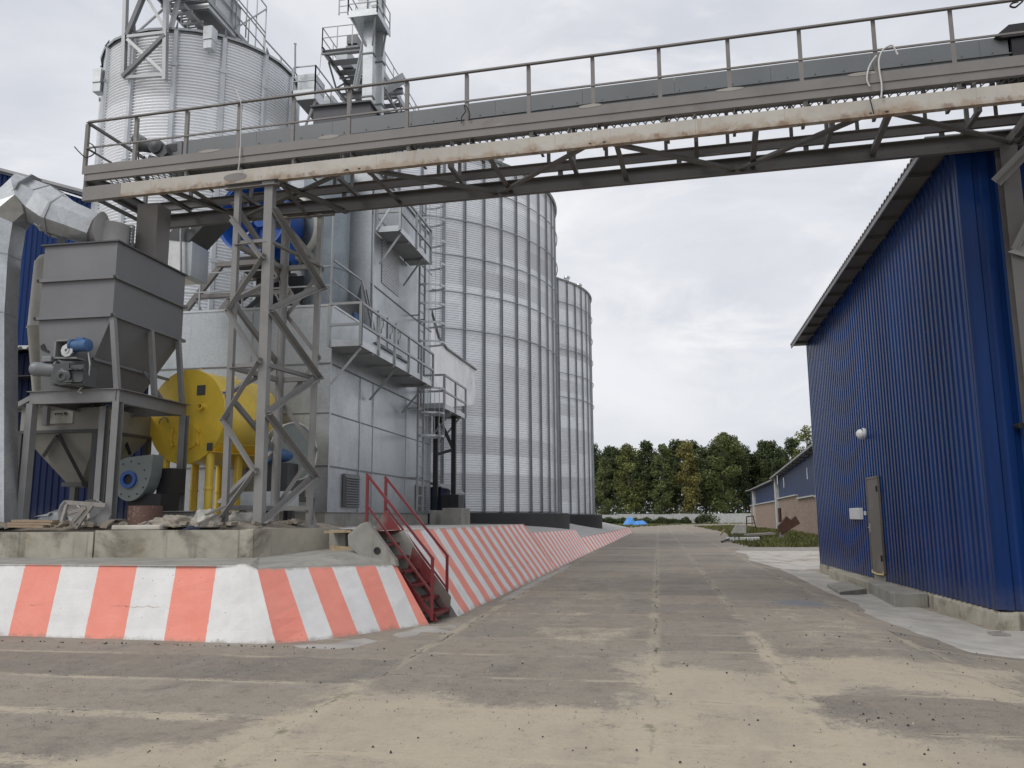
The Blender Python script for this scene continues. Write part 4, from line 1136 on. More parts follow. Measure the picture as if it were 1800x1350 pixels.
# switch box and bell push
mx0, mx1 = bs(bw(1502, 900)), bs(bw(1519, 900))
mb = thing('meter_box', P((mx0 + mx1) / 2, .03, bw(1511, 913).z), 'white two-door meter box on the blue wall left of the grey door', 'box')
MZ0, MZ1 = bw(1511, 913).z, bw(1511, 893).z
sub('case', M['plastic_white'], lambda b: b.prism([P(mx0, .025, MZ0), P(mx0, .025, MZ1), P(mx1, .025, MZ1), P(mx1, .025, MZ0)], BN * .1), mb, bevel=.008)
mm_ = mx0 + (mx1 - mx0) * .42
for a_, c_ in ((mx0 - .02, mm_ + .012), (mm_ - .012, mx1 + .02)): sub('lid', M['plastic_white'], lambda b: b.prism([P(a_, .126, MZ0 + .012), P(a_, .126, MZ1 - .012), P(c_, .126, MZ1 - .012), P(c_, .126, MZ0 + .012)], BN * .012), mb, bevel=.004)
b = MB(); c = bs(bw(1524, 902)); zc3 = bw(1524, 902).z; b.prism([P(c + .04, .02, zc3 - .05), P(c + .04, .02, zc3 + .05), P(c - .04, .02, zc3 + .05), P(c - .04, .02, zc3 - .05)], BN * .05)
tag(b.build('bell_push', M['plastic_white'], bevel=.006), 'tiny white push button between the meter box and the grey door', 'button')
b = MB(); b.tube(BC + BR * .5 - BU * .05 + V((0, 0, 3.0)), BC + BR * .5 - BU * .25 + V((0, 0, 3.0)), .05, 12); tag(b.build('pipe_stub', M['black_steel']), 'short black pipe stub poking out of the gable wall at the right edge', 'pipe')

# concrete step blocks and a thin slab in front of the door
def block(P4, h, m, label, cat='block', bev=.02, name='concrete_block', z0=-.2):
    b = MB(); b.add([(x, y, z0 - .02) for x, y in P4] + [(x, y, z0 + h) for x, y in P4], BOXF)
    o = b.build(name, m, bevel=bev); fixnormals(o); return tag(o, label, cat)
wx_ = lambda y: BC.x - (y - BC.y) * math.tan(TH) - .04
gp = lambda x, y: atz(x, y, -.19)
a_, b_ = gp(1573, 1067), gp(1527, 1042)
block([(a_.x, a_.y), (wx_(a_.y), a_.y + .1), (wx_(b_.y), b_.y), (b_.x, b_.y)], .27, M['conc_grey'], 'big worn concrete block lying along the wall right of the grey door')
c_ = gp(1457, 1016)
block([(b_.x, b_.y + .03), (wx_(b_.y), b_.y + .03), (wx_(c_.y), c_.y), (c_.x, c_.y)], .26, M['conc_wall'], 'long concrete block along the wall left of the grey door')
block([tuple(gp(1476, 1050))[:2], tuple(gp(1524, 1044))[:2], tuple(gp(1490, 1030))[:2], tuple(gp(1454, 1035))[:2]], .1, M['conc_grey'], 'thin broken concrete slab used as a step below the long block', 'slab', .012, 'concrete_slab', z0=-.17)
b = MB()
for i in range(7):
    x, y = 4.8 + .12 * rn.random(), 13.7 + .5 * rn.random(); a = rn.uniform(-.5, .5)
    b.bar((x, y, -.18), (x + .25 * math.cos(a), y + .25 * math.sin(a), -.175), .02, .012)
tag(b.build('stick', M['wood_grey']), 'little heap of dark sticks on the pale pavement by the plinth', 'sticks')

# ------------------------------------------------------------------ corrugated steel silos
def shell(R_, z0, z1, seg, pitch, amp, sector, tier, seed, a_lo=0, a_hi=2 * math.pi):
    b = MB(); rows = []; z = z0
    ph = (0, .25, .5, .75); da = (0, 1, 0, -1)
    k = 0
    while z < z1:
        for f, d in ((.0, -.7), (.3, -.7 + .0), (.5, 1), (.8, 1)):
            rows.append((min(z1, z + f * pitch), d))
        z += pitch
    rows.append((z1, -.7))
    full = a_hi - a_lo > 6.28
    m = seg if full else seg + 1
    for (z, d) in rows:
        for i in range(m):
            a = a_lo + (a_hi - a_lo) * i / seg
            b.v.append(V((math.cos(a) * (R_ + d * amp), math.sin(a) * (R_ + d * amp), z)))
    rr = random.Random(seed); tiers = {}; sheets = {}; tint = []
    for r in range(len(rows) - 1):
        zc = (rows[r][0] + rows[r + 1][0]) / 2; tk = int((zc - z0) / tier)
        if tk not in tiers: tiers[tk] = rr.choice((.3, .42, .5, .58, .62, .7, .78))
        for i in range(seg):
            sk = (tk, (i + (tk % 2) * sector // 2) // sector)
            if sk not in sheets: sheets[sk] = rr.gauss(0, .09)
            b.f.append((r * m + i, r * m + (i + 1) % m, (r + 1) * m + (i + 1) % m, (r + 1) * m + i))
            tint.append(max(0, min(1, tiers[tk] + sheets[sk])))
    return b, tint

M['stiff'] = mat('galvanised_stiffener', (.28, .295, .315), .45, metal=.35, var=.12)
M['stiff_light'] = mat('bright_stiffener', (.5, .52, .54), .4, metal=.4, var=.1)

def big_silo(c, zb, zt, label, seed, rings, zring0):
    R_ = 9.0; N = 56
    t = thing('grain_silo', (c[0], c[1], zb), label, 'silo', 'large corrugated silos behind the dryer')
    b = MB(); b.lathe((c[0], c[1], zb - .6), (0, 0, 1), [(R_ + .58, 0), (R_ + .58, 1.14), (R_ + .5, 1.18), (R_ - .1, 1.18)], 96)
    b.build('plinth', M['black'], t, smooth=40)
    z0 = zb + .6
    b, tint = shell(R_, z0, zt, 168, .104, .026, 12, .832, seed)
    for v in b.v: v.x += c[0]; v.y += c[1]
    b.build('shell', M['silo'], t, face_attr=('tint', tint))
    a_mid = math.atan2(-c[1], -c[0])
    for i in range(N):
        a = 2 * math.pi * i / N + .03
        d = (a - a_mid + math.pi) % (2 * math.pi) - math.pi
        if abs(d) > 1.75: continue
        r_ = V((math.cos(a), math.sin(a), 0)); tt = V((-r_.y, r_.x, 0)); p = V((c[0], c[1], 0)) + r_ * (R_ + .018)
        b = MB()
        for s in (-1, 1): b.prism([p + tt * (s * .06) + V((0, 0, z0)), p + tt * (s * .04) + V((0, 0, z0)), p + tt * (s * .035) + r_ * .07 + V((0, 0, z0)), p + tt * (s * .055) + r_ * .07 + V((0, 0, z0))], (0, 0, zt - z0 + .12))
        b.prism([p + tt * -.034 + r_ * .02 + V((0, 0, z0)), p + tt * .034 + r_ * .02 + V((0, 0, z0)), p + tt * .034 + r_ * .03 + V((0, 0, z0)), p + tt * -.034 + r_ * .03 + V((0, 0, z0))], (0, 0, zt - z0))
        fixnormals(b.build('stiffener', M['stiff'], t))
    for k in range(rings):
        z = zring0 + k * 1.664
        b = MB(); n = 112
        pts = [V((c[0] + math.cos(6.2832 * i / n) * (R_ + .15), c[1] + math.sin(6.2832 * i / n) * (R_ + .15), z)) for i in range(n + 1)]
        b.path(pts, .026, 8); b.build('wind_ring', M['stiff'], t, smooth=60)
    b = MB(); b.lathe((c[0], c[1], zt - .05), (0, 0, 1), [(R_ + .12, 0), (R_ + .16, .1), (R_ * .5, 2.35), (.9, 4.2), (.9, 4.6), (0, 4.6)], 56)
    rf_ = b.build('roof', M['galv_light'], t)
    rn_ = random.Random(seed)
    for i in range(14):
        a = a_mid - 1.7 + 3.4 * i / 13
        p = V((c[0] + math.cos(a) * (R_ - .5), c[1] + math.sin(a) * (R_ - .5), zt + .25))
        b = MB(); b.lathe(p, (0, 0, 1), [(.16, -.2), (.16, .25), (.24, .28), (.2, .42), (0, .46)], 12); b.build('roof_vent', M['galv_light'], t, smooth=40)
    return t
big_silo((-14.0, 41.7), 1.22, 18.05, 'nearer giant corrugated silo filling the gap right of the dryer', 4, 6, 9.75)
big_silo((-13.62, 61.0), 1.18, 18.0, 'farther giant corrugated silo peeking out behind the nearer one', 9, 6, 9.7)

# smaller silo behind the bridge on the left
LC = (-15.68, 25.58); LR = 3.25; LT = 17.2
ls = thing('grain_silo', (LC[0], LC[1], 1.42), 'slim corrugated silo at upper left behind the conveyor bridge', 'silo')
b, tint = shell(LR, 3.5, LT, 96, .104, .03, 7, 1.144, 2)
for v in b.v: v.x += LC[0]; v.y += LC[1]
b.build('shell', M['silo'], ls, face_attr=('tint', [.2 + .6 * t_ for t_ in tint]))
am = math.atan2(-LC[1], -LC[0])
for i in range(14):
    a = am + rad(9.5) + i * 2 * math.pi / 14
    d = (a - am + math.pi) % (2 * math.pi) - math.pi
    if abs(d) > 1.9: continue
    r_ = V((math.cos(a), math.sin(a), 0)); tt = V((-r_.y, r_.x, 0)); p = V((LC[0], LC[1], 0)) + r_ * (LR + .02)
    b = MB(); z0 = 1.42
    b.prism([p - tt * .1 + V((0, 0, z0)), p + tt * .1 + V((0, 0, z0)), p + tt * .1 + r_ * .01 + V((0, 0, z0)), p + tt * .06 + r_ * .09 + V((0, 0, z0)), p - tt * .06 + r_ * .09 + V((0, 0, z0)), p - tt * .1 + r_ * .01 + V((0, 0, z0))], (0, 0, LT - z0 + .02))
    o = b.build('stiffener', M['stiff_light'], ls); fixnormals(o)
    b = MB()
    for zj in (6.2, 9.6, 12.9, 16.0): b.obox(p + r_ * .1 + V((0, 0, zj)), tt * .11, r_ * .012, V((0, 0, .06)))
    b.build('splice_plate', M['stiff_light'], ls)
    b = MB(); b.prism([p + r_ * .0 + V((0, 0, LT)), p + r_ * .16 + V((0, 0, LT + .02)), p + r_ * .03 + V((0, 0, LT + .3))], tt * .03); b.build('eave_clip', M['galv_dark'], ls)
b = MB(); b.lathe((LC[0], LC[1], LT), (0, 0, 1), [(LR + .13, -.02), (LR + .15, .05), (.5, 1.35), (.5, 1.6), (0, 1.6)], 28); b.build('roof', M['galv'], ls)
b = MB(); b.lathe((LC[0], LC[1], LT - .1), (0, 0, 1), [(LR + .03, 0), (LR + .06, .12)], 64); b.build('eave_ring', M['galv_dark'], ls)
# sheet-metal sensor boxes under the eave
for (x, y, w_, h_) in ((370, 70, .3, .75), (176, 145, .3, .8)):
    p = aty(x, y, LC[1] - math.sqrt(max(0, (LR + .2) ** 2 - (aty(x, y, 23).x - LC[0]) ** 2)) if abs(aty(x, y, 23).x - LC[0]) < LR else LC[1] - .3)
    b = MB(); b.box(p.x - w_ / 2, p.x + w_ / 2, p.y - .2, p.y + .15, p.z - h_ * .1, p.z + h_ / 2); b.box(p.x - w_ / 2 + .01, p.x + w_ / 2 - .01, p.y - .17, p.y + .14, p.z - h_ / 2, p.z - h_ * .1 - .004)
    b.build('eave_box', M['galv_light'], ls)

# galvanised trestle clamped to the small silo and rising out of view
tr = thing('trestle_tower', aty(258, 140, 22.3), 'galvanised lattice trestle bolted to the upper front of the slim silo', 'trestle')
f0, f1, g0_, g1_ = aty(220, 139, 22.2), aty(226, -60, 22.2), aty(293, 141, 22.0), aty(296, -60, 22.0)
for p, q in ((f0, f1), (g0_, g1_)):
    b = MB(); b.chan(p, q, .12, .16, .014, up=(0, 1, 0)); b.build('leg', M['galv_steel'], tr)
def seg(par, m, w_, *pts, up=(0, 1, 0), name='brace'):
    b = MB(); b.ang(pts[0], pts[1], w_, .01, up=up); return b.build(name, m, par)
seg(tr, M['galv_steel'], .1, aty(222, 66, 22.1), aty(291, 58, 21.95))
seg(tr, M['galv_steel'], .1, aty(216, 138, 22.1), aty(288, 133, 21.95))
seg(tr, M['galv_dark'], .12, aty(215, 136, 22.05), aty(290, 62, 21.9))
seg(tr, M['galv_steel'], .1, aty(221, 70, 22.1), aty(287, 131, 21.95))
seg(tr, M['galv_dark'], .14, aty(224, 62, 22.1), aty(262, -30, 21.95))
seg(tr, M['galv_steel'], .1, aty(252, -10, 22.1), aty(291, 58, 21.95))
seg(tr, M['galv_steel'], .06, aty(230, 66, 22.4), aty(300, 4, 24.0))
seg(tr, M['galv_steel'], .12, aty(300, 52, 22.4), aty(318, -20, 24.0))

def railing(b, pts, h=1.05, post=1.3, r=.02, mid=True, kick=None):
    """posts and rails along a list of floor-level points"""
    for i in range(len(pts) - 1):
        p, q = V(pts[i]), V(pts[i + 1]); L = (q - p).length; n = max(1, round(L / post))
        for k in range(n + 1):
            c = p.lerp(q, k / n); b.bar(c, c + V((0, 0, h)), r * 2)
        for z in ((h, h / 2) if mid else (h,)): b.bar(p + V((0, 0, z)), q + V((0, 0, z)), r * 1.8)

def catwalk(name, label, x0, x1, y0, y1, z, slat=.16, deep=.16, m=None, cat='catwalk', sides=True):
    m = m or M['galv_steel']
    t = thing(name, ((x0 + x1) / 2, (y0 + y1) / 2, z), label, cat)
    b = MB()
    for x in (x0, x1): b.chan((x, y0, z), (x, y1, z), .06, deep, .01, fx=(1 if x == x0 else -1))
    b.build('side_channel', m, t)
    b = MB(); y = y0
    while y < y1: b.box(x0 + .01, x1 - .01, y, y + slat * .55, z - .03, z - .015); y += slat
    b.build('slatted_floor', M['galv_dark'], t)
    b = MB(); y = y0
    while y <= y1 + .01: b.box(x0 - .02, x1 + .02, y, y + .08, z - deep / 2 - .08, z - deep / 2); y += 2.2
    b.build('cross_beam', M['galv_dark'], t)
    for x in (x0, x1):
        b = MB(); railing(b, [(x, y0, z + .08), (x, y1, z + .08)]); b.build('handrail', m, t)
    b = MB(); railing(b, [(x0, y0, z + .08), (x1, y0, z + .08)], post=.8); b.build('handrail', m, t)
    return t
# catwalk with chain conveyor over the small silo
CZ = 19.75
e0 = atz(462, 108, CZ)
CX0, CX1 = e0.x - 1.75, e0.x
c1_ = catwalk('catwalk', 'galvanised catwalk crossing the roof of the slim silo, seen from below', CX0, CX1, 20.0, e0.y, CZ)
h0, h1 = atz(440, 62, CZ), atz(378, 40, CZ)
b = MB(); b.box(CX0 + .7, CX1 - .05, h0.y - 2.2, h0.y, CZ - .25, CZ + 1.2); b.build('conveyor_head', M['galv_light'], c1_)
b = MB(); b.box(CX0 + .72, CX1 - .07, h0.y - 2.18, h0.y - .02, CZ - .32, CZ - .255); b.build('conveyor_floor', M['galv_dark'], c1_)
b = MB(); b.box(CX0 + .35, CX0 + .85, 18.5, e0.y + 1.5, CZ + .25, CZ + .7); b.build('conveyor_trough', M['galv'], c1_)
b = MB(); b.bar(atz(318, 8, CZ - .6), atz(360, 55, CZ - .6), .25, .12); b.build('spout', M['galv_steel'], c1_)
for q in ((322, 22), (341, 40), (352, 52)): b = MB(); p = atz(*q, CZ - .7); b.bar(p + V((-.5, 0, 0)), p + V((.35, 0, 0)), .07); b.bar(p + V((-.5, 0, 0)), p + V((-.5, 0, .5)), .05); b.build('prop', M['galv_steel'], c1_)
b = MB(); yg = e0.y - 2.3; railing(b, [(CX1 + .05, yg, CZ + .1), (CX1 + .05, e0.y, CZ + .1)], h=2.3, post=.9); b.bar((CX1 + .05, yg, CZ), (CX1 + .05, e0.y, CZ + 2.3), .05); b.build('ladder_guard', M['galv_steel'], c1_)
b = MB(); b.bar((CX1 - .1, e0.y - .1, 18.2), (CX1 - .1, e0.y - .1, CZ - .1), .08); b.build('prop', M['galv_steel'], c1_)
b = MB(); b.bar((CX0 + .4, e0.y - .1, 18.5), (CX1 - .1, e0.y - .1, CZ - .15), .06); b.build('prop', M['galv_steel'], c1_)
r0 = aty(462, 112, e0.y + .1); r1 = atx(520, 172, r0.x)
b = MB(); railing(b, [r0, r1], h=1.1, post=1.4, r=.025); b.build('roof_rail', M['galv_steel'], c1_)
# access stage on the far side of the small silo, with sheet metal fan boxes
q0, q1 = aty(545, 190, 27.5), aty(508, 165, 25.2)
s0_ = aty(555, 166, 24.5)
st = thing('access_stage', s0_, 'small galvanised stage with sheet metal boxes beside the slim silo', 'stage')
zS = s0_.z; X0, X1 = aty(515, 160, 24.5).x, aty(553, 160, 24.5).x
b = MB(); b.box(X0, X1, 24.5, 28.6, zS - .02, zS + .02); b.build('stage_floor', M['galv_dark'], st)
b = MB(); b.box(X0 - .02, X1 + .02, 24.46, 24.5, zS - .16, zS + .2); b.box(X1, X1 + .04, 24.5, 28.6, zS - .16, zS + .2); b.build('toe_board', M['galv_light'], st)
b = MB(); railing(b, [(X0, 24.48, zS), (X1 + .02, 24.48, zS), (X1 + .02, 28.6, zS)], h=1.05); b.build('handrail', M['galv_steel'], st)
b = MB(); b.box(X0 + .02, X1 - .1, 24.75, 25.6, zS + .2, zS + .95); b.build('fan_box', M['galv'], st, bevel=.03)
b = MB(); b.prism([(X0 + .1, 24.9, zS + .2), (X1 - .15, 24.9, zS + .2), (X1 - .3, 24.9, zS + .02), (X0 + .25, 24.9, zS + .02)], (0, .5, 0)); b.build('fan_box_hopper', M['galv_dark'], st)
b = MB(); b.box(X1 - .35, X1 - .05, 26.2, 27.1, zS + .02, zS + .9); b.build('fan_box', M['galv'], st, bevel=.03)
b = MB(); b.bar((X0, 24.6, zS - .15), (X0 + .2, 24.8, zS - 1.4), .07); b.bar((X1, 24.6, zS - .15), (X0 + .2, 24.8, zS - 1.4), .06); b.bar((X1, 26.6, zS - .15), (X0 + .2, 26.8, zS - 1.4), .06); b.build('bracket', M['galv_steel'], st)
b = MB(); a_ = aty(519, 128, 24.4); b.path([a_, aty(519, 82, 24.4), aty(520, 77, 24.4), aty(517, 77, 24.4)], .03, 6); b.build('lightning_rod', M['galv_steel'], st)

# ------------------------------------------------------------------ catwalk over the big silos and the bucket elevator
zc_ = 23.2
w0, w1 = atz(572, 96, zc_).x, atz(640, 104, zc_).x
y0_ = atz(565, 88, zc_).y
cw = catwalk('catwalk', 'high catwalk with conveyor running back over the two giant silos', w0, max(w1, w0 + 2.2), y0_, 75, zc_, slat=.9, deep=.3)
b = MB(); b.box(w0 + .3, w0 + .85, y0_ + 1, 75, zc_ + .05, zc_ + .65); b.build('conveyor_trough', M['galv'], cw)
b = MB(); xm = max(w1, w0 + 2.2)
for k in range(16):
    y = y0_ + .8 + 2 * k
    b.bar((w0, y, zc_ - .15), (w0, y + 1, zc_ - .95), .07); b.bar((w0, y + 1, zc_ - .95), (w0, y + 2, zc_ - .15), .07)
    b.bar((xm, y, zc_ - .15), (xm, y + 1, zc_ - .95), .07); b.bar((xm, y + 1, zc_ - .95), (xm, y + 2, zc_ - .15), .07)
for x in (w0, xm): b.bar((x, y0_ + 1.8, zc_ - .95), (x, y0_ + 34, zc_ - .95), .1)
b.build('truss_web', M['galv_dark'], cw)
b = MB(); b.ibm((w0 - .5, y0_ + 3.6, zc_ - .4), (xm + .6, y0_ + 3.6, zc_ - .4), .2, .3); b.build('carrier_beam', M['galv_dark'], cw)
b = MB(); b.box(w0 + 1.0, w0 + 1.5, y0_ + .5, y0_ + 1.1, zc_ + .5, zc_ + .95); b.lathe((w0 + 1.25, y0_ + .7, zc_ + .3), (1, 0, 0), [(0, -.3), (.2, -.3), (.2, .3), (0, .3)], 12); b.build('drive_motor', M['motor_grey'], cw)
b = MB(); b.path([(w0, y0_, zc_ + .6), (w0 - .05, y0_, zc_ - .4), (w0 - .1, y0_, zc_ - 1.2), (w0 - .5, y0_, zc_ - 1.4)], .02, 5); b.build('loose_wire', M['cable_white'], cw)

be = thing('bucket_elevator', (-11.7, 31.6, 1.42), 'tall galvanised bucket elevator leg topped by a railed platform', 'elevator')
for x, dy_ in ((aty(646, 120, 31.5).x, 0), (aty(646, 120, 31.5).x + .18, .75)):
    b = MB(); z = 1.42
    while z < 26: b.box(x - .22, x + .22, 31.5 + dy_, 31.8 + dy_, z, z + 1.99); z += 2
    b.build('leg_casing', M['galv_light'], be)
    b = MB(); z = 1.42
    while z < 26: b.box(x - .26, x + .26, 31.47 + dy_, 31.83 + dy_, z - .03, z + .03); z += 2
    b.build('casing_flange', M['galv_dark'], be)
zp = aty(640, 40, 31.5).z
xa, xb = aty(612, 38, 30.9).x, aty(680, 50, 32.2).x
b = MB(); b.box(xa, xb, 30.9, 32.6, zp, zp + .05); b.build('platform_floor', M['galv'], be)
b = MB(); b.box(xa - .02, xb + .02, 30.86, 30.9, zp - .1, zp + .2); b.box(xb, xb + .04, 30.9, 32.6, zp - .1, zp + .2); b.build('toe_board', M['galv_light'], be)
b = MB(); railing(b, [(xa, 30.88, zp), (xb, 30.88, zp), (xb, 32.6, zp)], post=.9); railing(b, [(xa, 30.88, zp), (xa, 32.6, zp)], post=.9); b.build('handrail', M['galv_steel'], be)
b = MB(); xl = aty(646, 120, 31.5).x
b.bar((xa + .1, 31, zp), (xl - .1, 31.5, zp - 1.1), .07); b.bar((xb - .1, 31, zp), (xl + .2, 31.5, zp - 1.1), .07); b.bar((xb - .1, 32.4, zp), (xl + .4, 32.2, zp - 1.2), .07); b.build('bracket', M['galv_steel'], be)
b = MB(); b.box(xl - .1, xl + .4, 31.2, 32, zp + .3, zp + 2.2); b.box(xl - .35, xl + .05, 31.1, 31.5, zp + .2, zp + .9); b.lathe((xl + .45, 31.3, zp + .5), (0, 1, 0), [(0, -.3), (.18, -.3), (.18, .3), (0, .3)], 12); b.build('head_drive', M['galv_light'], be)
b = MB(); b.tube((xl - .2, 31.7, zp - .6), (xl - 1.5, 34, zp - 1.6), .14, 12); b.build('spout', M['galv'], be, smooth=40)
lb = MB(); lx = xa - .25
for x in (lx - .2, lx + .2): lb.bar((x, 30.95, zc_ - .2), (x, 30.95, zp + 1.2), .05)
z = zc_ - .1
while z < zp + .9: lb.bar((lx - .2, 30.95, z), (lx + .2, 30.95, z), .03); z += .3
lb.build('ladder', M['galv_steel'], be)
b = MB(); b.obox((-11.0, 33.2, zc_ - 2.3), (.45, 0, .22), (0, .2, 0), (-.06, 0, .13)); b.build('side_spout', M['galv_light'], be)

# dark open steel trough visible above the conveyor
d0, d1 = aty(553, 190, 22.0), aty(648, 180, 22.0)
dx = thing('steel_hopper', (0, 0, 0), 'dark steel hopper rim showing above the bridge handrail, left of the elevator leg', 'hopper')
dx.location = V((d0.x, 22, d0.z - 1)); WL[dx.name] = V(dx.location)
Mx = mat('dark_violet_grey_steel', (.075, .075, .085), .5)
zt_ = d0.z
b = MB(); b.box(d0.x, d1.x, 22, 22.03, zt_ - 1.6, zt_); b.box(d1.x, d1.x + .03, 22, 24.4, zt_ - 1.6, zt_); b.box(d0.x - .03, d0.x, 22, 24.4, zt_ - 1.6, zt_); b.box(d0.x, d1.x, 24.4, 24.43, zt_ - 1.6, zt_); b.build('hopper_wall', Mx, dx)
b = MB(); b.box(d0.x - .1, d1.x + .1, 21.9, 22.05, zt_, zt_ + .05); b.box(d1.x - .02, d1.x + .1, 22.05, 24.5, zt_, zt_ + .05); b.build('rim', M['gear_dark'], dx)
b = MB()
for x in (d0.x + .1, d1.x - .1):
    for y in (22.1, 24.3): b.bar((x, y, 11.2), (x, y, zt_ - 1.55), .14)
b.build('leg', M['frame_grey'], dx)

# ------------------------------------------------------------------ grain dryer
DX, DY = -7.43, 18.0
dr_ = thing('grain_dryer', (-9.6, 22, 1.42), 'galvanised grain dryer of two stacked blocks with walkways and a caged ladder', 'dryer')
def dbox(name, m, x0, x1, y0, y1, z0, z1, bev=0, par=None):
    b = MB(); b.box(x0, x1, y0, y1, z0, z1); return b.build(name, m, par or dr_, bevel=bev)
DE = 26.7
dbox('base_plinth', M['conc_grey'], -12.1, DX - .03, DY + .03, DE - .05, 1.35, 1.74)
# lower block as sheets, one course over the next
def course(name, x0, x1, y0, y1, zs, m):
    for k in range(len(zs) - 1):
        e = .012 * (k % 2)
        dbox(name, m, x0 - e, x1 + e, y0 - e, y1 + e, zs[k], zs[k + 1] - .0)
        if k: dbox('lap_seam', M['galv_dark'], x0 - .02, x1 + .02, y0 - .02, y1 + .02, zs[k] - .012, zs[k] + .022)
course('sheet_course', -12.05, DX, DY, DE, [1.74, 2.78, 4.0, 5.17, 6.55], M['galv'])
dbox('top_flange', M['galv_light'], -12.1, DX + .03, DY - .03, DE + .03, 6.55, 6.6)
for y in (20.0, 21.0, 23.95): dbox('standing_seam', M['galv'], DX + .013, DX + .03, y - .012, y + .012, 1.75, 5.15)
b = MB()
b.box(DX - 2.0, DX - 1.98, DY - .03, DY - .012, 1.76, 6.5); b.box(DX + .01, DX + .035, DY - .02, DY + .05, 1.75, 6.54); b.box(DX + .0, DX + .03, DE - .04, DE + .03, 1.75, 6.54)
b.build('standing_seam', M['galv'], dr_)
# louvred grilles
def louver(y0, y1, z0, z1):
    f = dbox('louvre', M['galv_dark'], DX + .02, DX + .07, y0, y1, z0, z1)
    b = MB(); n = int((z1 - z0) / .062)
    for k in range(n):
        z = z0 + .02 + k * .062; b.obox((DX + .085, (y0 + y1) / 2, z + .02), (.018, 0, -.02), (0, (y1 - y0) / 2 - .03, 0), (.004, 0, .004))
    b.build('blade', M['galv_dark'], dr_ if False else f)
    return f
louver(18.95, 19.95, 1.86, 2.66); louver(25.1, 26.1, 1.86, 2.62)
# upper block
course('sheet_course', -9.9, DX, 20.75, DE, [6.6, 7.85, 9.85, 11.2], M['galv'])
dbox('front_panel', M['galv_light'], -8.13, DX - .02, 20.66, 20.735, 6.62, 11.2)
dbox('roof_sheet', M['galv_light'], -10.1, DX + .06, 20.6, DE + .06, 11.2, 11.27)
dbox('corner_strip', M['galv'], DX + .014, DX + .04, 20.72, 20.8, 6.62, 11.2)
t = NT('perforated_sheet'); vo = t.n('ShaderNodeTexVoronoi'); vo.inputs['Scale'].default_value = 11; vo.inputs['Randomness'].default_value = .15; t.l(t.tc.outputs['Object'], vo.inputs['Vector'])
c_ = t.mix(t.ramp(vo.outputs['Distance'], .32, .24), (.42, .43, .44), (.14, .145, .15)); t.set(c_, .5, .4); M['perf'] = t.m
dbox('perforated_panel', M['perf'], DX + .014, DX + .035, 21.45, 23.0, 8.1, 9.5)
for y in (21.2, 22.0, 22.75):
    pnl = dbox('access_hatch', M['galv'], DX + .014, DX + .04, y + .05, y + .68, 6.35, 7.25)
    b = MB(); b.path([(DX + .05, y + .2, 7.0), (DX + .08, y + .3, 7.02), (DX + .08, y + .3, 6.85), (DX + .06, y + .2, 6.75), (DX + .05, y + .25, 6.65)], .012, 5); b.build('latch', M['galv_dark'], pnl)
dbox('hatch_rail', M['galv_dark'], DX + .014, DX + .06, 21.0, 24.0, 6.26, 6.31)
# walkways
def walkway(x0, x1, y0, y1, z, braces, h=1.0):
    fl = dbox('walkway_floor', M['galv_steel'], x0, x1, y0, y1, z, z + .03)
    b = MB(); b.box(x1, x1 + .012, y0, y1, z - .01, z + .15); b.box(x0, x1, y0 - .012, y0, z - .01, z + .15); b.build('toe_board', M['galv_light'], dr_)
    b = MB(); y = y0 + .9
    while y < y1: b.box(x0 + .01, x1 - .01, y, y + .06, z - .06, z - .003); y += 1.6
    b.build('floor_joist', M['galv_steel'], dr_)
    for yb_ in braces:
        b = MB(); b.ang((x1 - .03, yb_, z - .02), (x0 + .03, yb_, z - .85), .06, .008, up=(0, 1, 0)); b.build('knee_brace', M['galv_steel'], dr_)
    b = MB(); railing(b, [(x1 + .02, y0, z), (x1 + .02, y1, z)], h=h, post=1.35, r=.032); railing(b, [(x0 + .03, y0 - .02, z), (x1 + .02, y0 - .02, z)], h=h, post=1.0, r=.032); b.build('handrail', M['galv_steel'], dr_)
walkway(DX + .03, -6.62, 17.75, 24.0, 5.52, (17.85, 20.5, 23.3))
walkway(DX + .05, -6.72, 20.85, 24.0, 9.36, (21.0, 23.2), h=1.1)
b = MB(); b.bar((DX + .06, 20.8, 9.4), (-6.74, 20.83, 10.4), .03, .05); b.build('gate_bar', M['galv_light'], dr_)
walkway(DX + .06, -6.6, 25.3, 28.3, 5.05, (26.3, 27.6), h=1.05)
# caged ladder
ld = MB()
LXD = DX + .34; la, lb_ = 24.12, 24.72
for y in (la, lb_): ld.bar((LXD, y, 1.8), (LXD, y, 11.6), .06, .05)
lad = ld.build('ladder', M['galv_steel'], dr_)
b = MB(); z = 1.95
while z < 11.4: b.tube((LXD, la, z), (LXD, lb_, z), .016, 6); z += .3
b.build('rung', M['galv_steel'], lad)
for z in (4.05, 4.75, 5.5, 6.95, 7.55, 8.15, 8.75, 9.45, 10.2, 10.9, 11.5):
    pts = [(LXD, la, z)]
    for k in range(13):
        a = math.pi * k / 12; pts.append((LXD + .12 + .62 * math.sin(a), (la + lb_) / 2 - .42 * math.cos(a), z))
    pts.append((LXD, lb_, z)); bb = MB()
    for p, q in zip(pts, pts[1:]): bb.bar(p, q, .012, .06)
    bb.build('cage_hoop', M['galv_light'], lad)
b = MB()
for a in (.35, 1.0, 1.57, 2.14, 2.8):
    x, y = LXD + .12 + .625 * math.sin(a), (la + lb_) / 2 - .425 * math.cos(a)
    b.bar((x, y, 4.05), (x, y, 5.5), .04, .008, up=(1, 0, 0)); b.bar((x, y, 6.95), (x, y, 11.5), .03, .008, up=(1, 0, 0))
b.build('cage_strip', M['galv_steel'], lad)
b = MB()
for z in (2.8, 4.9, 7.8, 9.8):
    for y in (la, lb_): b.bar((DX + .02, y, z), (LXD, y, z), .05, .03)
b.build('ladder_bracket', M['galv_steel'], lad)
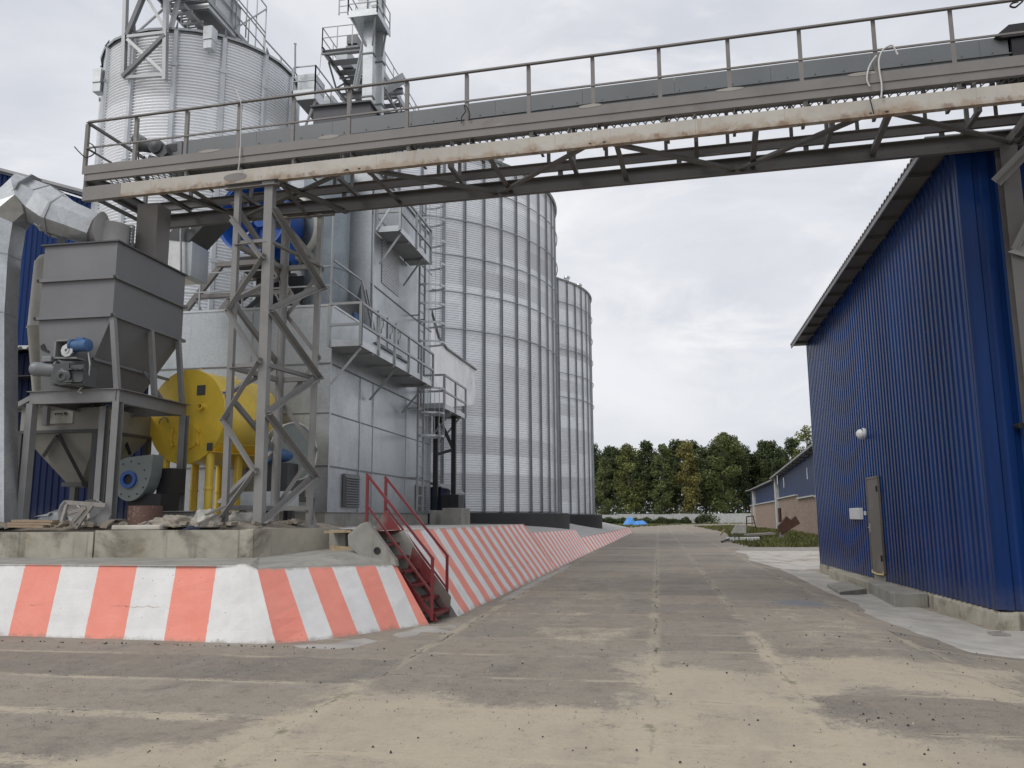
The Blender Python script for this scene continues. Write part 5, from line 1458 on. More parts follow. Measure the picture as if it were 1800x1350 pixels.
# top handrail of the lower block, roof stair
b = MB(); railing(b, [(-12, DY + .05, 6.6), (DX - .05, DY + .05, 6.6)], h=.95, post=1.05, r=.018); b.build('handrail', M['galv_steel'], dr_)
b = MB()
for x in (-11, -9.95, -8.9, -7.6): b.bar((x, DY + .05, 6.95), (x + .1, DY + .3, 6.6), .03)
b.tube((DX - .05, DY + .05, 6.6), (DX - .05, DY + .05, 9.0), .025, 8); b.build('rail_stay', M['galv_steel'], dr_)
b = MB(); b.bar((DX - .02, DY + .1, 7.7), (DX - .02, 20.0, 7.75), .04); b.bar((DX - .02, 20.0, 7.75), (DX + .0, 20.9, 6.6), .05); b.bar((DX - .02, 20.35, 7.6), (DX + .02, 21.0, 6.6), .05); b.bar((DX - .02, DY + .1, 7.2), (DX - .02, 20.1, 7.2), .03); b.build('stair_rail', M['galv_steel'], dr_)
b = MB(); b.box(DX - .55, DX - .2, 20.1, 20.5, 6.62, 6.95); b.build('blue_motor', M['motor_blue'], dr_, bevel=.05)
b = MB(); b.prism([(DX - .3, DY + .4, 6.62), (DX - .3, 20.7, 6.62), (DX - .3, 20.7, 7.9), (DX - .3, 20.3, 7.2)], (.02, 0, 0)); b.build('dark_panel', M['gear_dark'], dr_)
# steel duct cylinder and air intake behind it
dc = aty(568, 420, 19.9)
b = MB(); b.lathe((dc.x, 20.1, 6.62), (0, 0, 1), [(.62, 0), (.62, 1.4), (.635, 1.41), (.635, 1.46), (.62, 1.47), (.62, 4.4), (0, 4.4)], 32); b.build('air_duct', M['galv_blue'], dr_, smooth=40)

# blue axial fan on its steel stand on the dryer
fc = aty(456, 388, 18.75)
fan = thing('axial_fan', (fc.x, 18.9, 6.6), 'big blue axial fan on a brown steel stand on top of the dryer', 'fan')
ax_ = V((.05, 1, .0)).normalized(); fr = 0.93
b = MB(); b.lathe(fc, ax_, [(fr, -.35), (fr + .05, -.37), (fr + .05, -.3), (fr, -.28), (fr * .93, .1), (fr * .93, .75), (fr * .86, .75), (fr * .86, .05), (fr * .97, -.35), (fr, -.35)], 48); o = b.build('cowl', M['fan_blue'], fan, smooth=40)
b = MB(); b.lathe(fc + ax_ * .55 + V((.35, 0, -.02)), ax_, [(fr * .95, 0), (fr * 1.02, .05), (fr * 1.02, .5), (fr * .7, .52), (0, .52)], 40); b.build('rear_housing', M['cream'], fan, smooth=40)
hubp = fc + ax_ * .12
b = MB(); b.lathe(hubp, ax_, [(0, -.12), (.16, -.1), (.18, .2), (0, .2)], 20); b.build('hub', M['fan_blue'], fan, smooth=40)
x_ = ax_.cross(V((0, 0, 1))).normalized(); z_ = x_.cross(ax_)
for k in range(8):
    a = k * math.pi / 4 + .2; r_ = x_ * math.cos(a) + z_ * math.sin(a); tt = ax_.cross(r_)
    b = MB(); b.prism([hubp + r_ * .17 + tt * .04 - ax_ * .05, hubp + r_ * (fr * .84) + tt * .2 - ax_ * .08, hubp + r_ * (fr * .84) - tt * .14 + ax_ * .1, hubp + r_ * .17 - tt * .06 + ax_ * .07], (ax_ + tt * .3) * .012); o = b.build('blade', M['fan_blue'], fan); fixnormals(o)
b = MB(); b.box(fc.x - .55, fc.x + .5, 18.45, 19.6, fc.z - fr - .3, fc.z - fr - .1); b.build('motor_base', M['black_steel'], fan)
b = MB(); b.box(fc.x + .25, fc.x + .75, 18.9, 19.5, fc.z - fr - .1, fc.z - fr + .7); b.build('support_box', M['fan_blue'], fan)
zt2 = fc.z - fr - .31
for y in (18.35, 19.6):
    b = MB(); b.bar((fc.x - 1.75, y, 6.6), (fc.x - .75, y, zt2), .14, .1, up=(0, 1, 0)); b.bar((fc.x + 1.35, y, 6.6), (fc.x + .55, y, zt2), .14, .1, up=(0, 1, 0)); b.bar((fc.x - .85, y, zt2), (fc.x + .65, y, zt2), .14, .12); b.bar((fc.x - 1.4, y, 7.05), (fc.x + 1.1, y, 7.05), .16, .1)
    b.build('stand', M['taupe'], fan)
b = MB(); b.bar((fc.x - .6, 18.4, 6.62), (fc.x + .1, 19.4, zt2), .1); b.bar((fc.x - .2, 18.5, 6.62), (fc.x + .3, 19.6, zt2), .1); b.box(fc.x - .3, fc.x + 1.0, 19.3, 19.34, 6.62, zt2 - .1); b.build('stand_brace', M['black_steel'], fan)

# white sloping hood joining dryer and silo, with black posts
wg = thing('conveyor_hood', (-7, 28, 1.4), 'white sheet metal hood sloping out behind the dryer on black posts', 'hood')
GX = -7.5
outline = [V((GX, max(p.y, 26.76), p.z)) for p in [atx(x, y, GX) for x, y in ((757, 548), (770, 594), (784, 614), (835.5, 651), (835, 712), (800, 714), (772, 724), (757, 716))]]
b = MB(); b.prism(outline, (-1.9, 0, 0)); o = b.build('hood_casing', M['white_sheet'], wg); fixnormals(o)
b = MB()
for i in range(3): b.bar(outline[i] + V((.02, 0, .03)), outline[i + 1] + V((.02, 0, .03)), .1, .06)
b.build('roof_edge', M['galv_dark'], wg)
for (x, y, Yp) in ((797, 905, 27.6), (765, 905, 26.95)):
    q = aty(x, y, Yp); b = MB(); b.bar((q.x, Yp, 1.35), (q.x, Yp, 5.05), .15); b.build('post', M['black_steel'], wg)
b = MB(); q = aty(797, 790, 27.6); q2 = aty(765, 720, 27.2); q3 = aty(765, 800, 26.95); b.bar(q, q2, .09); b.bar(q, q3, .09); b.build('brace', M['black_steel'], wg)

# ------------------------------------------------------------------ corner by the striped bank: shed, dark box, concrete blocks
p0, p1 = aty(758, 905, 28.5), aty(776, 856, 28.5)
sh_ = thing('blue_shed', (p0.x, 28.8, 1.4), 'tiny dark blue shed with ribbed lean-to roof behind the dryer corner', 'shed')
b = MB(); b.box(p0.x - .6, p1.x, 28.4, 29.8, 1.35, p1.z); b.build('wall', M['blue_old'], sh_)
b = MB()
pts = []
for k in range(9):
    x = p0.x - .7 + k * .2; pts.append((x, p1.z + .12 - max(0, k - 4) * .09 + (.05 if k % 2 else 0)))
for i in range(8): b.prism([(pts[i][0], 28.1, pts[i][1]), (pts[i + 1][0], 28.1, pts[i + 1][1]), (pts[i + 1][0], 28.1, pts[i + 1][1] + .03), (pts[i][0], 28.1, pts[i][1] + .03)], (0, 1.9, .0))
o = b.build('roof', M['roof_steel'], sh_); fixnormals(o)
x0_, x1_ = aty(774, 880, 27.0).x, aty(806, 880, 27.0).x; zt3 = aty(790, 869, 27.0).z
dk = thing('steel_cabinet', ((x0_ + x1_) / 2, 27.3, 1.36), 'black steel cabinet behind the square concrete block', 'cabinet')
b = MB(); b.box(x0_, x1_, 27.0, 27.8, 1.34, zt3); b.build('case', M['black_steel'], dk, bevel=.02)
b = MB(); b.box(x0_ + .05, (x0_ + x1_) / 2 - .01, 26.98, 27.0, 1.45, zt3 - .06); b.box((x0_ + x1_) / 2 + .01, x1_ - .05, 26.98, 27.0, 1.45, zt3 - .06); b.build('door', M['black'], dk)
def cblock(xa, xb, ya, yt, Yp, dep, label, m):
    a, c = aty(xa, yt, Yp), aty(xb, yt, Yp)
    b = MB(); b.box(a.x, c.x, Yp, Yp + dep, 1.3, a.z); return tag(b.build('concrete_block', m, bevel=.02), label, 'block')
cblock(777, 811, 930, 893, 24.5, 1.2, 'square grey concrete block standing before the black cabinet', M['conc_grey'])
cblock(755, 765, 925, 897, 24.8, 1.0, 'narrow grey concrete block against the dryer corner', M['conc_grey'])

# ------------------------------------------------------------------ grey storage bin on legs
BX0, BX1, BY0, BY1 = -11.2, -9.69, 13.25, 15.5
bn = thing('storage_bin', ((BX0 + BX1) / 2, 15.3, 1.6), 'dark grey square hopper bin on four legs with two gear motors on its front', 'hopper')
def bp(name, m, f, par=bn, **k):
    b = MB(); f(b); return b.build(name, m, par, **k)
zb0, zb1, zb2 = 5.28, 6.0, 6.68
bp('bin_wall', M['hopper'], lambda b: (b.box(BX0, BX1, BY0, BY0 + .01, zb0, zb2), b.box(BX1 - .01, BX1, BY0 + .01, BY1, zb0, zb2), b.box(BX0, BX0 + .01, BY0 + .01, BY1, zb0, zb2), b.box(BX0 + .01, BX1 - .01, BY1 - .01, BY1, zb0, zb2)))
bp('top_rim', M['gear_dark'], lambda b: (b.box(BX0 - .05, BX1 + .05, BY0 - .05, BY0 + .03, zb2, zb2 + .025), b.box(BX1 - .03, BX1 + .05, BY0 + .03, BY1 + .03, zb2, zb2 + .025), b.box(BX0 - .05, BX0 + .03, BY0 + .03, BY1, zb2, zb2 + .025), b.box(BX0 + .03, BX1 - .03, BY0 + .03, BY1, zb2 - .01, zb2 + .012)))
for z in (zb1, zb0):
    bp('rib', M['hopper'], lambda b: (b.bar((BX0 - .06, BY0 - .032, z), (BX1 + .02, BY0 - .032, z), .06), b.bar((BX1 + .032, BY0 - .02, z), (BX1 + .032, BY1 + .06, z), .06)))
    bp('open_tube_end', M['black'], lambda b: (b.box(BX1 + .021, BX1 + .024 + .002, BY0 - .058, BY0 - .006, z - .026, z + .026), b.box(BX1 + .006, BX1 + .058, BY0 - .066, BY0 - .0635, z - .026, z + .026), b.box(BX0 - .066, BX0 - .012, BY0 - .0655, BY0 - .0625, z - .026, z + .026)))
cx0, cx1, cy0, cy1, cz = -11.05, -10.27, 13.28, 14.95, 3.9
T4 = [V((BX0, BY0, zb0)), V((BX1, BY0, zb0)), V((BX1, BY1, zb0)), V((BX0, BY1, zb0))]
B4 = [V((cx0, cy0, cz)), V((cx1, cy0, cz)), V((cx1, cy1, cz)), V((cx0, cy1, cz))]
bp('cone', M['hopper'], lambda b: b.add(B4 + T4, [(0, 1, 5, 4), (1, 2, 6, 5), (2, 3, 7, 6), (3, 0, 4, 7), (3, 2, 1, 0)]))
mid = lambda i, f: B4[i].lerp(T4[i], f)
bp('cone_rib', M['hopper'], lambda b: (b.bar(mid(1, .42) + V((.03, -.03, 0)), mid(2, .42) + V((.04, .4, 0)), .05), b.bar(mid(1, .3) + V((.35, 1.1, .12)), mid(1, .2) + V((.62, 1.5, -.3)), .05)))
bp('cone_rib_end', M['black'], lambda b: (b.obox(mid(1, .42) + V((.03, -.058, 0)), (.021, 0, 0), (0, .003, 0), (0, 0, .021)), b.prism([(-11.12, 13.24, 4.77), (-11.05, 13.24, 4.81), (-10.99, 13.24, 4.7), (-10.93, 13.24, 4.67), (-10.94, 13.24, 4.64), (-11.09, 13.24, 4.7)], (0, .015, 0))))
FX0, FX1, FY0, FY1, FZ = -11.1, -9.5, 13.23, 15.35, 3.79
bp('frame_beam', M['frame_grey'], lambda b: (b.chan((FX0 - .1, FY0 - .04, FZ), (FX1 + .1, FY0 - .04, FZ), .1, .22, .012, fx=-1), b.chan((FX1 + .04, FY0 - .06, FZ), (FX1 + .04, FY1 + .1, FZ), .1, .22, .012, fx=-1), b.chan((FX0, FY0, FZ), (FX0, FY1, FZ), .1, .22), b.chan((FX0, FY1, FZ), (FX1, FY1, FZ), .1, .22)))
bp('frame_plate', M['frame_grey'], lambda b: (b.box(FX0 - .14, FX1 + .12, FY0 - .08, FY0 + .1, FZ + .112, FZ + .125), b.box(FX1 - .12, FX1 + .14, FY0 + .1, FY1 + .1, FZ + .112, FZ + .125)))
for x, y in ((FX0, FY0), (FX1, FY0), (FX1, FY1), (FX0, FY1)):
    zf = 1.62
    bp('leg', M['frame_grey'], lambda b: b.chan((x, y, zf), (x, y, FZ - .1), .13, .15, .012, up=(0, 1, 0), fx=(1 if x == FX0 else -1)))
    bp('foot_plate', M['frame_grey'], lambda b: b.box(x - .2, x + .2, y - .16, y + .16, zf - .015, zf))
for x, y, zt_ in ((BX1 + .0, BY0 + .02, zb0), (BX1 + .02, 14.4, zb0), (BX1 + .02, 15.35, zb0)):
    bp('post', M['frame_grey'], lambda b: b.bar((FX1 + .0, y, FZ + .12), (x, y, zt_ - .03), .09, .09, up=(0, 1, 0)))
# gear motors on the cone front
g1_ = bp('gear_motor', M['motor_grey'], lambda b: b.lathe(aty(86, 650, 12.98), (-1, -.25, .05), [(0, -.16), (.12, -.16), (.165, -.15), (.165, -.12), (.125, -.11), (.125, .14), (.13, .15), (.13, .26), (.1, .3), (0, .3)], 20), smooth=40)
bp('gearbox', M['gear_dark'], lambda b: (b.box(*(lambda c: (c.x - .17, c.x + .17, 12.86, 13.21, c.z - .18, c.z + .2))(aty(112, 660, 12.96))), b.lathe(aty(111, 662, 12.85), (0, -1, 0), [(.15, -.01), (.15, .02), (.1, .03), (.08, .05), (.05, .05), (.04, .02), (0, .02)], 20)), g1_, smooth=40)
bp('terminal_box', M['motor_grey'], lambda b: b.box(*(lambda c: (c.x - .09, c.x + .1, 12.88, 13.06, c.z, c.z + .1))(aty(86, 637, 12.96))), g1_, bevel=.01)
bp('mounting_flange', M['gear_dark'], lambda b: (b.box(*(lambda c: (c.x - .16, c.x + .16, 12.88, 13.24, c.z - .17, c.z + .2))(aty(137, 662, 12.96))), [b.box(*(lambda c: (c.x - .2, c.x + .18, 12.82, 12.88, c.z + dz_, c.z + dz_ + .03))(aty(137, 662, 12.96))) for dz_ in (-.12, .1)], [b.tube(aty(x, y, 12.82), aty(x, y, 12.78), .018, 8) for x, y in ((126, 648), (134, 649), (148, 649), (126, 668), (148, 672))]), g1_)
g2_ = bp('gear_motor', M['motor_blue'], lambda b: (b.lathe(aty(140, 608, 12.94), (1, -.15, 0), [(0, -.16), (.13, -.16), (.13, -.13), (.105, -.12), (.105, .1), (.11, .11), (.11, .2), (.08, .22), (0, .22)], 20), b.box(*(lambda c: (c.x - .08, c.x + .08, 12.88, 13., c.z + .09, c.z + .14))(aty(142, 608, 12.94)))), smooth=40)
bp('worm_housing', M['brass'], lambda b: (b.lathe(aty(118, 616, 12.88), (0, -1, 0), [(.12, -.02), (.12, .01), (.06, .015), (.055, .03), (.03, .03), (.028, 0), (0, 0)], 9),), g2_)
bp('housing_frame', M['frame_grey'], lambda b: (lambda c: (b.bar(c + V((-.15, 0, -.15)), c + V((-.15, 0, .16)), .03, .25), b.bar(c + V((.12, 0, -.15)), c + V((.12, 0, .16)), .03, .25), b.bar(c + V((-.15, 0, .16)), c + V((.13, 0, .16)), .25, .03), b.bar(c + V((-.15, 0, -.15)), c + V((.3, 0, -.17)), .25, .03)))(aty(118, 616, 13.02)), g2_)
bp('motor_cable', M['cable_white'], lambda b: b.path([aty(155, 620, 12.96), aty(158, 640, 12.98), aty(156, 660, 13.04), aty(152, 675, 13.11), aty(140, 684, 13.11), aty(137, 688, 13.11), aty(144, 691, 13.12)], .012, 6))
bp('motor_cable', M['cable_black'], lambda b: b.path([aty(90, 665, 12.96), aty(95, 674, 12.86), aty(105, 676, 12.81), aty(125, 675, 12.81), aty(140, 681, 12.86)], .012, 6))

# square grey downpipe from the bridge into the bin
bp('bin_lid', M['hopper'], lambda b: b.box(BX0 + .03, BX1 - .03, BY0 + .03, BY1 - .03, zb2 - .05, zb2 - .02))
dp_ = MB(); a = aty(274, 345, 14.65)
dp_.box(a.x - .24, a.x + .22, 14.42, 14.88, zb2 - .04, 7.9)
o = dp_.build('down_spout', M['taupe'], origin=(a.x, 14.65, zb2), bevel=.01); tag(o, 'square taupe spout dropping from the bridge into the grey bin', 'spout')

# galvanised octagonal duct with dented elbow, and pale pipe stubs it meets
def oct_sweep(pts, rads, n=8, rot=0.3927):
    b = MB(); pts = [V(p) for p in pts]; prev = None
    for k, p in enumerate(pts):
        d = (pts[min(k + 1, len(pts) - 1)] - pts[max(k - 1, 0)]).normalized()
        y = V((0, 1, 0)); y = (y - d * y.dot(d)).normalized(); x = y.cross(d)
        for i in range(n):
            a = rot + 2 * math.pi * i / n; rr = rads[k] / math.cos(math.pi / n)
            b.v.append(p + (x * math.cos(a) + y * math.sin(a)) * rr)
    for k in range(len(pts) - 1):
        for i in range(n): b.f.append((k * n + i, k * n + (i + 1) % n, (k + 1) * n + (i + 1) % n, (k + 1) * n + i))
    b.f += [tuple(range(n - 1, -1, -1)), tuple(range((len(pts) - 1) * n, len(pts) * n))]
    return b
dpts = [aty(-22, 1000, 13.0), aty(-14, 560, 13.1), aty(-8, 455, 13.2), aty(2, 388, 13.25), aty(45, 345, 13.3), aty(78, 362, 13.4), aty(103, 380, 13.35), aty(130, 390, 13.4), aty(166, 404, 13.55)]
dpts[0].z = 1.42
drad = [.40, .40, .41, .43, .42, .40, .38, .34, .32]
b = oct_sweep(dpts, drad)
dd = b.build('galvanised_duct', M['galv_duct']); fixnormals(dd)
tag(dd, 'bright galvanised octagonal duct rising at the left edge and bending over to the grey bin', 'duct')
b = MB()
for k in (1, 2, 3, 4, 5, 6):
    s = oct_sweep([dpts[k] + (dpts[k + 1] - dpts[k]).normalized() * t_ for t_ in (-.012, .012)], [drad[k] + .008] * 2); b.add(s.v, s.f)
WL['dd'] = V(dd.location)
for pz in b.pieces():
    so_ = pz.build('duct_seam', M['galv_steel'], origin=tuple(dd.location)); so_.parent = dd; so_.location = (0, 0, 0); fixnormals(so_)
# crumpled skirt of sheet under the elbow
cr = MB(); NU, NV = 14, 8
pa, pb_, pc, pd = aty(60, 392, 13.1), aty(160, 410, 13.6), aty(85, 416, 13.4), aty(168, 420, 13.8)
for j in range(NV):
    for i in range(NU):
        u_, v_ = i / (NU - 1), j / (NV - 1)
        p = pa.lerp(pb_, u_).lerp(pc.lerp(pd, u_), v_)
        p += V((0, noise.noise(V((u_ * 5, v_ * 4, 1))) * .12, noise.noise(V((u_ * 6, v_ * 4, 7))) * .1))
        cr.v.append(p)
for j in range(NV - 1):
    for i in range(NU - 1): cr.f.append((j * NU + i, j * NU + i + 1, (j + 1) * NU + i + 1, (j + 1) * NU + i))
o = cr.build('crumpled_sheet', M['galv_duct'], origin=tuple(dd.location)); o.parent = dd; o.location = (0, 0, 0)
sm = o.modifiers.new('thick', 'SOLIDIFY'); sm.thickness = .004
pc1 = aty(195, 400, 14.1)
pv = thing('pale_pipe', (pc1.x, 14.1, 6.68), 'pale grey cylinder stub standing on the grey bin at the end of the duct', 'pipe')
b = MB(); b.lathe((pc1.x, 14.1, 6.67), (0, 0, 1), [(.37, 0), (.37, .62), (.375, .63), (.375, .66), (0, .66)], 36); b.build('stub', M['white_pipe'], pv, smooth=40)
b = MB(); q = aty(170, 402, 13.65); b.lathe(q, (1, .25, -.12), [(.30, -.1), (.34, 0), (.34, .1), (0, .1)], 24); b.build('collar', M['white_pipe'], pv, smooth=40)
b = MB(); q = aty(228, 405, 14.2); [b.bar((q.x + s, 14.2, 6.67), (q.x + s, 14.2, 7.35), .04) for s in (-.08, .08)]; [b.bar((q.x - .08, 14.2, 6.7 + .06 * i), (q.x + .08, 14.2, 6.7 + .06 * i), .02) for i in range(12)]; b.build('cable_tray', M['galv_steel'], pv)
q = aty(240, 425, 14.7); b = MB(); b.lathe((q.x, 14.7, 6.67), (0, 0, 1), [(.26, 0), (.26, .42), (0, .42)], 24)
tag(b.build('pale_pipe', M['white_pipe'], smooth=40), 'low pale pipe end half hidden behind the square spout', 'pipe')
# sheet metal intake with dark sloping top, right of the spout
q0, q1 = aty(296, 440, 16.4), aty(334, 440, 16.4)
ik = thing('intake_hood', (q0.x, 16.6, 7), 'white and grey sheet metal intake with a dark sloped top beside the spout', 'hood')
zk = aty(300, 420, 16.4).z
b = MB(); b.box(q0.x - .1, q1.x - .18, 16.4, 17.1, 6.98, zk); b.build('white_panel', M['white_sheet'], ik)
b = MB(); b.prism([(q1.x - .178, 16.4, 6.98), (q1.x + .05, 16.4, 6.98), (q1.x + .05, 16.4, zk - .1), (q1.x - .178, 16.4, zk)], (0, .7, 0)); b.build('side_panel', M['galv'], ik)
b = MB(); b.prism([(q0.x - .1, 16.38, zk), (q0.x + .35, 16.38, zk + .55), (q0.x + 1.2, 16.38, zk + .62), (q0.x + .5, 16.38, zk - .1)], (0, .75, 0)); o = b.build('sloped_top', M['gear_dark'], ik); fixnormals(o)
b = MB(); b.path([aty(318, 480, 16.3), aty(318, 405, 16.3), aty(320, 398, 16.3), aty(326, 396, 16.3), aty(333, 398, 16.3), aty(335, 403, 16.3)], .025, 6); b.build('bent_pipe', M['galv_light'], ik)

# slim cream cyclone left of the bin
cp = aty(80, 560, 14.1)
b = MB(); zA, zB, zC_ = aty(70, 452, 14.1).z, aty(70, 580, 14.1).z, aty(75, 690, 14.1).z
b.lathe((cp.x, 14.1, 0), (0, 0, 1), [(.06, zC_ - .3), (.12, zC_), (.30, zB), (.32, zB + .02), (.30, zB + .05), (.28, zA - .15), (.2, zA - .02), (.08, zA), (0, zA)], 24)
o = b.build('cyclone_separator', M['cream'], origin=(cp.x, 14.1, zC_ - .3), smooth=40); tag(o, 'slim cream cyclone with rust spots squeezed in left of the grey bin', 'cyclone')
b = MB(); b.bar((cp.x + .2, 14.1, 3.4), (cp.x + .2, 14.1, zA + .5), .1); o2 = b.build('back_post', M['frame_grey'], origin=(cp.x, 14.1, zC_ - .3)); o2.parent = o; o2.location = (0, 0, 0)

# dusty cream filter box with pyramid bottom under the bin
fl0, fl1 = aty(37, 735, 14.3), aty(176, 735, 14.3)
ft = thing('dust_filter', ((fl0.x + fl1.x) / 2, 15.1, 1.6), 'dusty cream filter box with pyramid bottom standing under the grey bin', 'filter')
zt4, zb4 = aty(100, 718, 14.3).z, aty(100, 756, 14.3).z
b = MB(); b.box(fl0.x, fl1.x, 14.3, 16., zb4, zt4); b.build('box', M['cream_dark'], ft)
b = MB(); b.box(fl0.x - .05, fl1.x + .05, 14.25, 16.05, zb4 - .06, zb4 - .003); b.build('flange', M['gear_dark'], ft)
pb2 = [aty(116, 848, 14.7), aty(142, 848, 14.7)]
zc4 = pb2[0].z
b = MB(); b.add([(pb2[0].x, 14.7, zc4), (pb2[1].x, 14.7, zc4), (pb2[1].x, 15.2, zc4), (pb2[0].x, 15.2, zc4), (fl0.x + .02, 14.32, zb4 - .06), (fl1.x - .02, 14.32, zb4 - .06), (fl1.x - .02, 15.98, zb4 - .06), (fl0.x + .02, 15.98, zb4 - .06)], BOXF); b.build('pyramid', M['cream_dark'], ft)
b = MB(); b.box(pb2[0].x - .06, pb2[1].x + .06, 14.65, 15.25, zc4 - .08, zc4); b.build('outlet_flange', M['gear_dark'], ft)
h0, h1 = aty(79, 722, 14.27), aty(127, 744, 14.27)
b = MB(); b.box(h0.x, h1.x, 14.265, 14.3, h1.z, h0.z); hh = b.build('hatch', M['cream'], ft, bevel=.006)
b = MB(); b.path([aty(97, 729, 14.25), aty(97, 727, 14.22), aty(109, 727, 14.22), aty(109, 729, 14.25)], .012, 6); b.tube(aty(115, 727, 14.26), aty(115, 727, 14.22), .03, 10); b.build('handle', M['gear_dark'], hh)
b = MB()
for p, q in (((97, 765, 14.25), (74, 800, 14.4)), ((100, 765, 14.25), (150, 860, 14.5)), ((215, 770, 15.3), (200, 800, 15.3)), ((215, 770, 15.3), (226, 800, 15.3))): b.ang(aty(*p), aty(*q), .07, .01, up=(0, 1, 0))
b.build('brace', M['black_steel'], ft)
for x, y in ((fl0.x + .02, 14.32), (fl1.x - .06, 14.32), (fl1.x - .06, 15.95), (fl0.x + .02, 15.95)):
    b = MB(); b.bar((x, y, 1.5), (x, y, zb4 - .06), .12); b.build('leg', M['gear_dark'], ft)
b = MB(); b.chan(aty(180, 715, 13.7), V((aty(180, 715, 13.7).x, 13.7, 1.6)), .12, .14, .012, up=(0, 1, 0)); b.build('leg', M['frame_grey'], ft)
b = MB(); b.box(fl0.x - .9, fl1.x - .3, 14.5, 14.56, zt4 + .02, zt4 + .07); b.bar(aty(20, 720, 14.4), aty(66, 695, 14.), .1); b.bar(aty(14, 722, 14.4), aty(140, 716, 14.4), .06); b.build('cable_rail', M['frame_grey'], ft)

# centrifugal fan with blue inlet
cf = aty(229, 840, 14.4)
cfn = thing('centrifugal_fan', (cf.x, 14.5, 1.6), 'grey snail fan with a blue round inlet between the bin leg and the yellow boiler', 'fan')
b = MB(); n = 40; pts = []
for i in range(n):
    a = -math.pi * .5 - 2 * math.pi * .78 * i / (n - 1); rr = .33 + .13 * i / (n - 1) + (.0)
    pts.append((cf.x - math.cos(a) * rr * -1, 14.4, cf.z + math.sin(a) * rr))
pts = [(cf.x + (.40 + .06 * math.sin(t_)) * math.cos(t_), 14.4, cf.z - .02 + (.42) * math.sin(t_)) for t_ in [math.pi * 2 * k / 40 - math.pi * 1.5 for k in range(31)]] + [(cf.x + .42, 14.4, cf.z + .02), (cf.x + .45, 14.4, cf.z + .44)]
b.prism(pts, (0, .35, 0)); o = b.build('volute', M['green_grey'], cfn, smooth=30); fixnormals(o)
b = MB()
for k in range(12): a = k * math.pi / 6; b.tube((cf.x + .33 * math.cos(a), 14.4, cf.z - .02 + .33 * math.sin(a)), (cf.x + .33 * math.cos(a), 14.385, cf.z - .02 + .33 * math.sin(a)), .014, 6)
b.build('rim_bolts', M['black'], cfn)
b = MB(); b.lathe((cf.x - .02, 14.4, cf.z - .03), (0, -1, 0), [(.165, 0), (.165, .05), (.1, .05), (.095, -.02)], 28); b.build('inlet_ring', M['fan_blue'], cfn, smooth=40)
b = MB(); b.lathe((cf.x - .02, 14.4, cf.z - .03), (0, -1, 0), [(.1, .004), (0, .004)], 24); b.build('inlet_mesh', M['black'], cfn)
b = MB(); b.box(cf.x - .1, cf.x + .6, 14.5, 15.1, 1.5, cf.z - .3); b.box(cf.x + .3, cf.x + .6, 14.8, 15.3, cf.z - .3, cf.z + .2); b.build('motor_stand', M['black_steel'], cfn)

# yellow horizontal boiler on six legs
bc = aty(327, 732, 15.75); ba = V((math.sin(rad(11)), math.cos(rad(11)), 0)); bx = V((ba.y, -ba.x, 0)); BRD, BL = .985, 1.9
bo = thing('boiler', (bc.x + .3, 16.4, 1.75), 'bright yellow drum boiler on six pipe legs behind the lattice tower', 'boiler')
b = MB(); b.lathe(bc, ba, [(BRD, .02), (BRD, BL), (BRD - .05, BL + .06), (0, BL + .12)], 56); b.build('drum', M['yellow'], bo, smooth=40)
b = MB(); b.lathe(bc, ba, [(0, -.0), (BRD + .01, -.0), (BRD + .012, .03), (BRD, .05)], 56); b.build('front_plate', M['yellow'], bo, smooth=40)
def on(u_, z_, d=0): return bc + bx * u_ + V((0, 0, z_)) - ba * d
def fpx(x, y, d=0): return atpl(x, y, bc - ba * d, ba)
dcn = fpx(329, 767, 0)
b = MB()
pts = []
for k in range(40):
    a = 2 * math.pi * k / 40; ca, sa = math.cos(a), math.sin(a)
    ex = .30 * (abs(ca) ** .7) * (1 if ca > 0 else -1); ez = .27 * (abs(sa) ** .85) * (1 if sa > 0 else -1)
    pts.append(dcn + bx * ex + V((0, 0, ez)) - ba * .002)
b.prism(pts, -ba * .045); dr2 = b.build('door', M['yellow'], bo, bevel=.008); fixnormals(dr2)
b = MB()
for s, z_ in ((-.34, .12), (-.34, -.17), (.34, .12), (.34, -.14)):
    p = dcn + bx * s + V((0, 0, z_)) - ba * .05; b.bar(p - V((0, 0, .05)), p + V((0, 0, .05)), .035, .04); b.bar(p + bx * (-.1 if s > 0 else .1), p, .03, .025)
b.bar(dcn + bx * -.36 + V((0, 0, -.2)) - ba * .05, dcn + bx * -.36 + V((0, 0, .2)) - ba * .05, .02)
b.build('hinge', M['yellow'], dr2)
b = MB(); p = dcn + bx * .05 - ba * .05; b.path([p + V((0, 0, -.13)), p + V((0, 0, -.13)) - ba * .04, p + V((0, 0, .12)) - ba * .04, p + V((0, 0, .12))], .01, 6); b.build('handle', M['yellow'], dr2)
for (x, y, r_, ln) in ((358, 715, .075, .13),):
    q = fpx(x, y); b = MB(); b.lathe(q, -ba, [(.075, 0), (.06, .02), (.055, ln - .02), (.078, ln - .02), (.078, ln), (.045, ln), (.04, ln - .1)], 20); fl = b.build('flange_pipe', M['yellow'], bo, smooth=40)
    b = MB(); b.lathe(q, -ba, [(.044, ln - .06), (0, ln - .06)], 16); b.build('bore', M['black'], fl)
q = fpx(354, 686); b = MB(); b.obox(q - ba * .006, bx * .105, ba * .006, V((0, 0, .105))); b.build('sight_plate', M['gear_dark'], bo)
q = bc + ba * 1.0 + bx * (BRD * .93) + V((0, 0, -.12)); b = MB(); b.lathe(q, bx + V((0, 0, .1)) - ba * .3, [(.05, -.05), (.05, .13), (.085, .13), (.085, .16), (.045, .16), (.04, .05)], 18); b.build('flange_pipe', M['yellow'], bo, smooth=40)
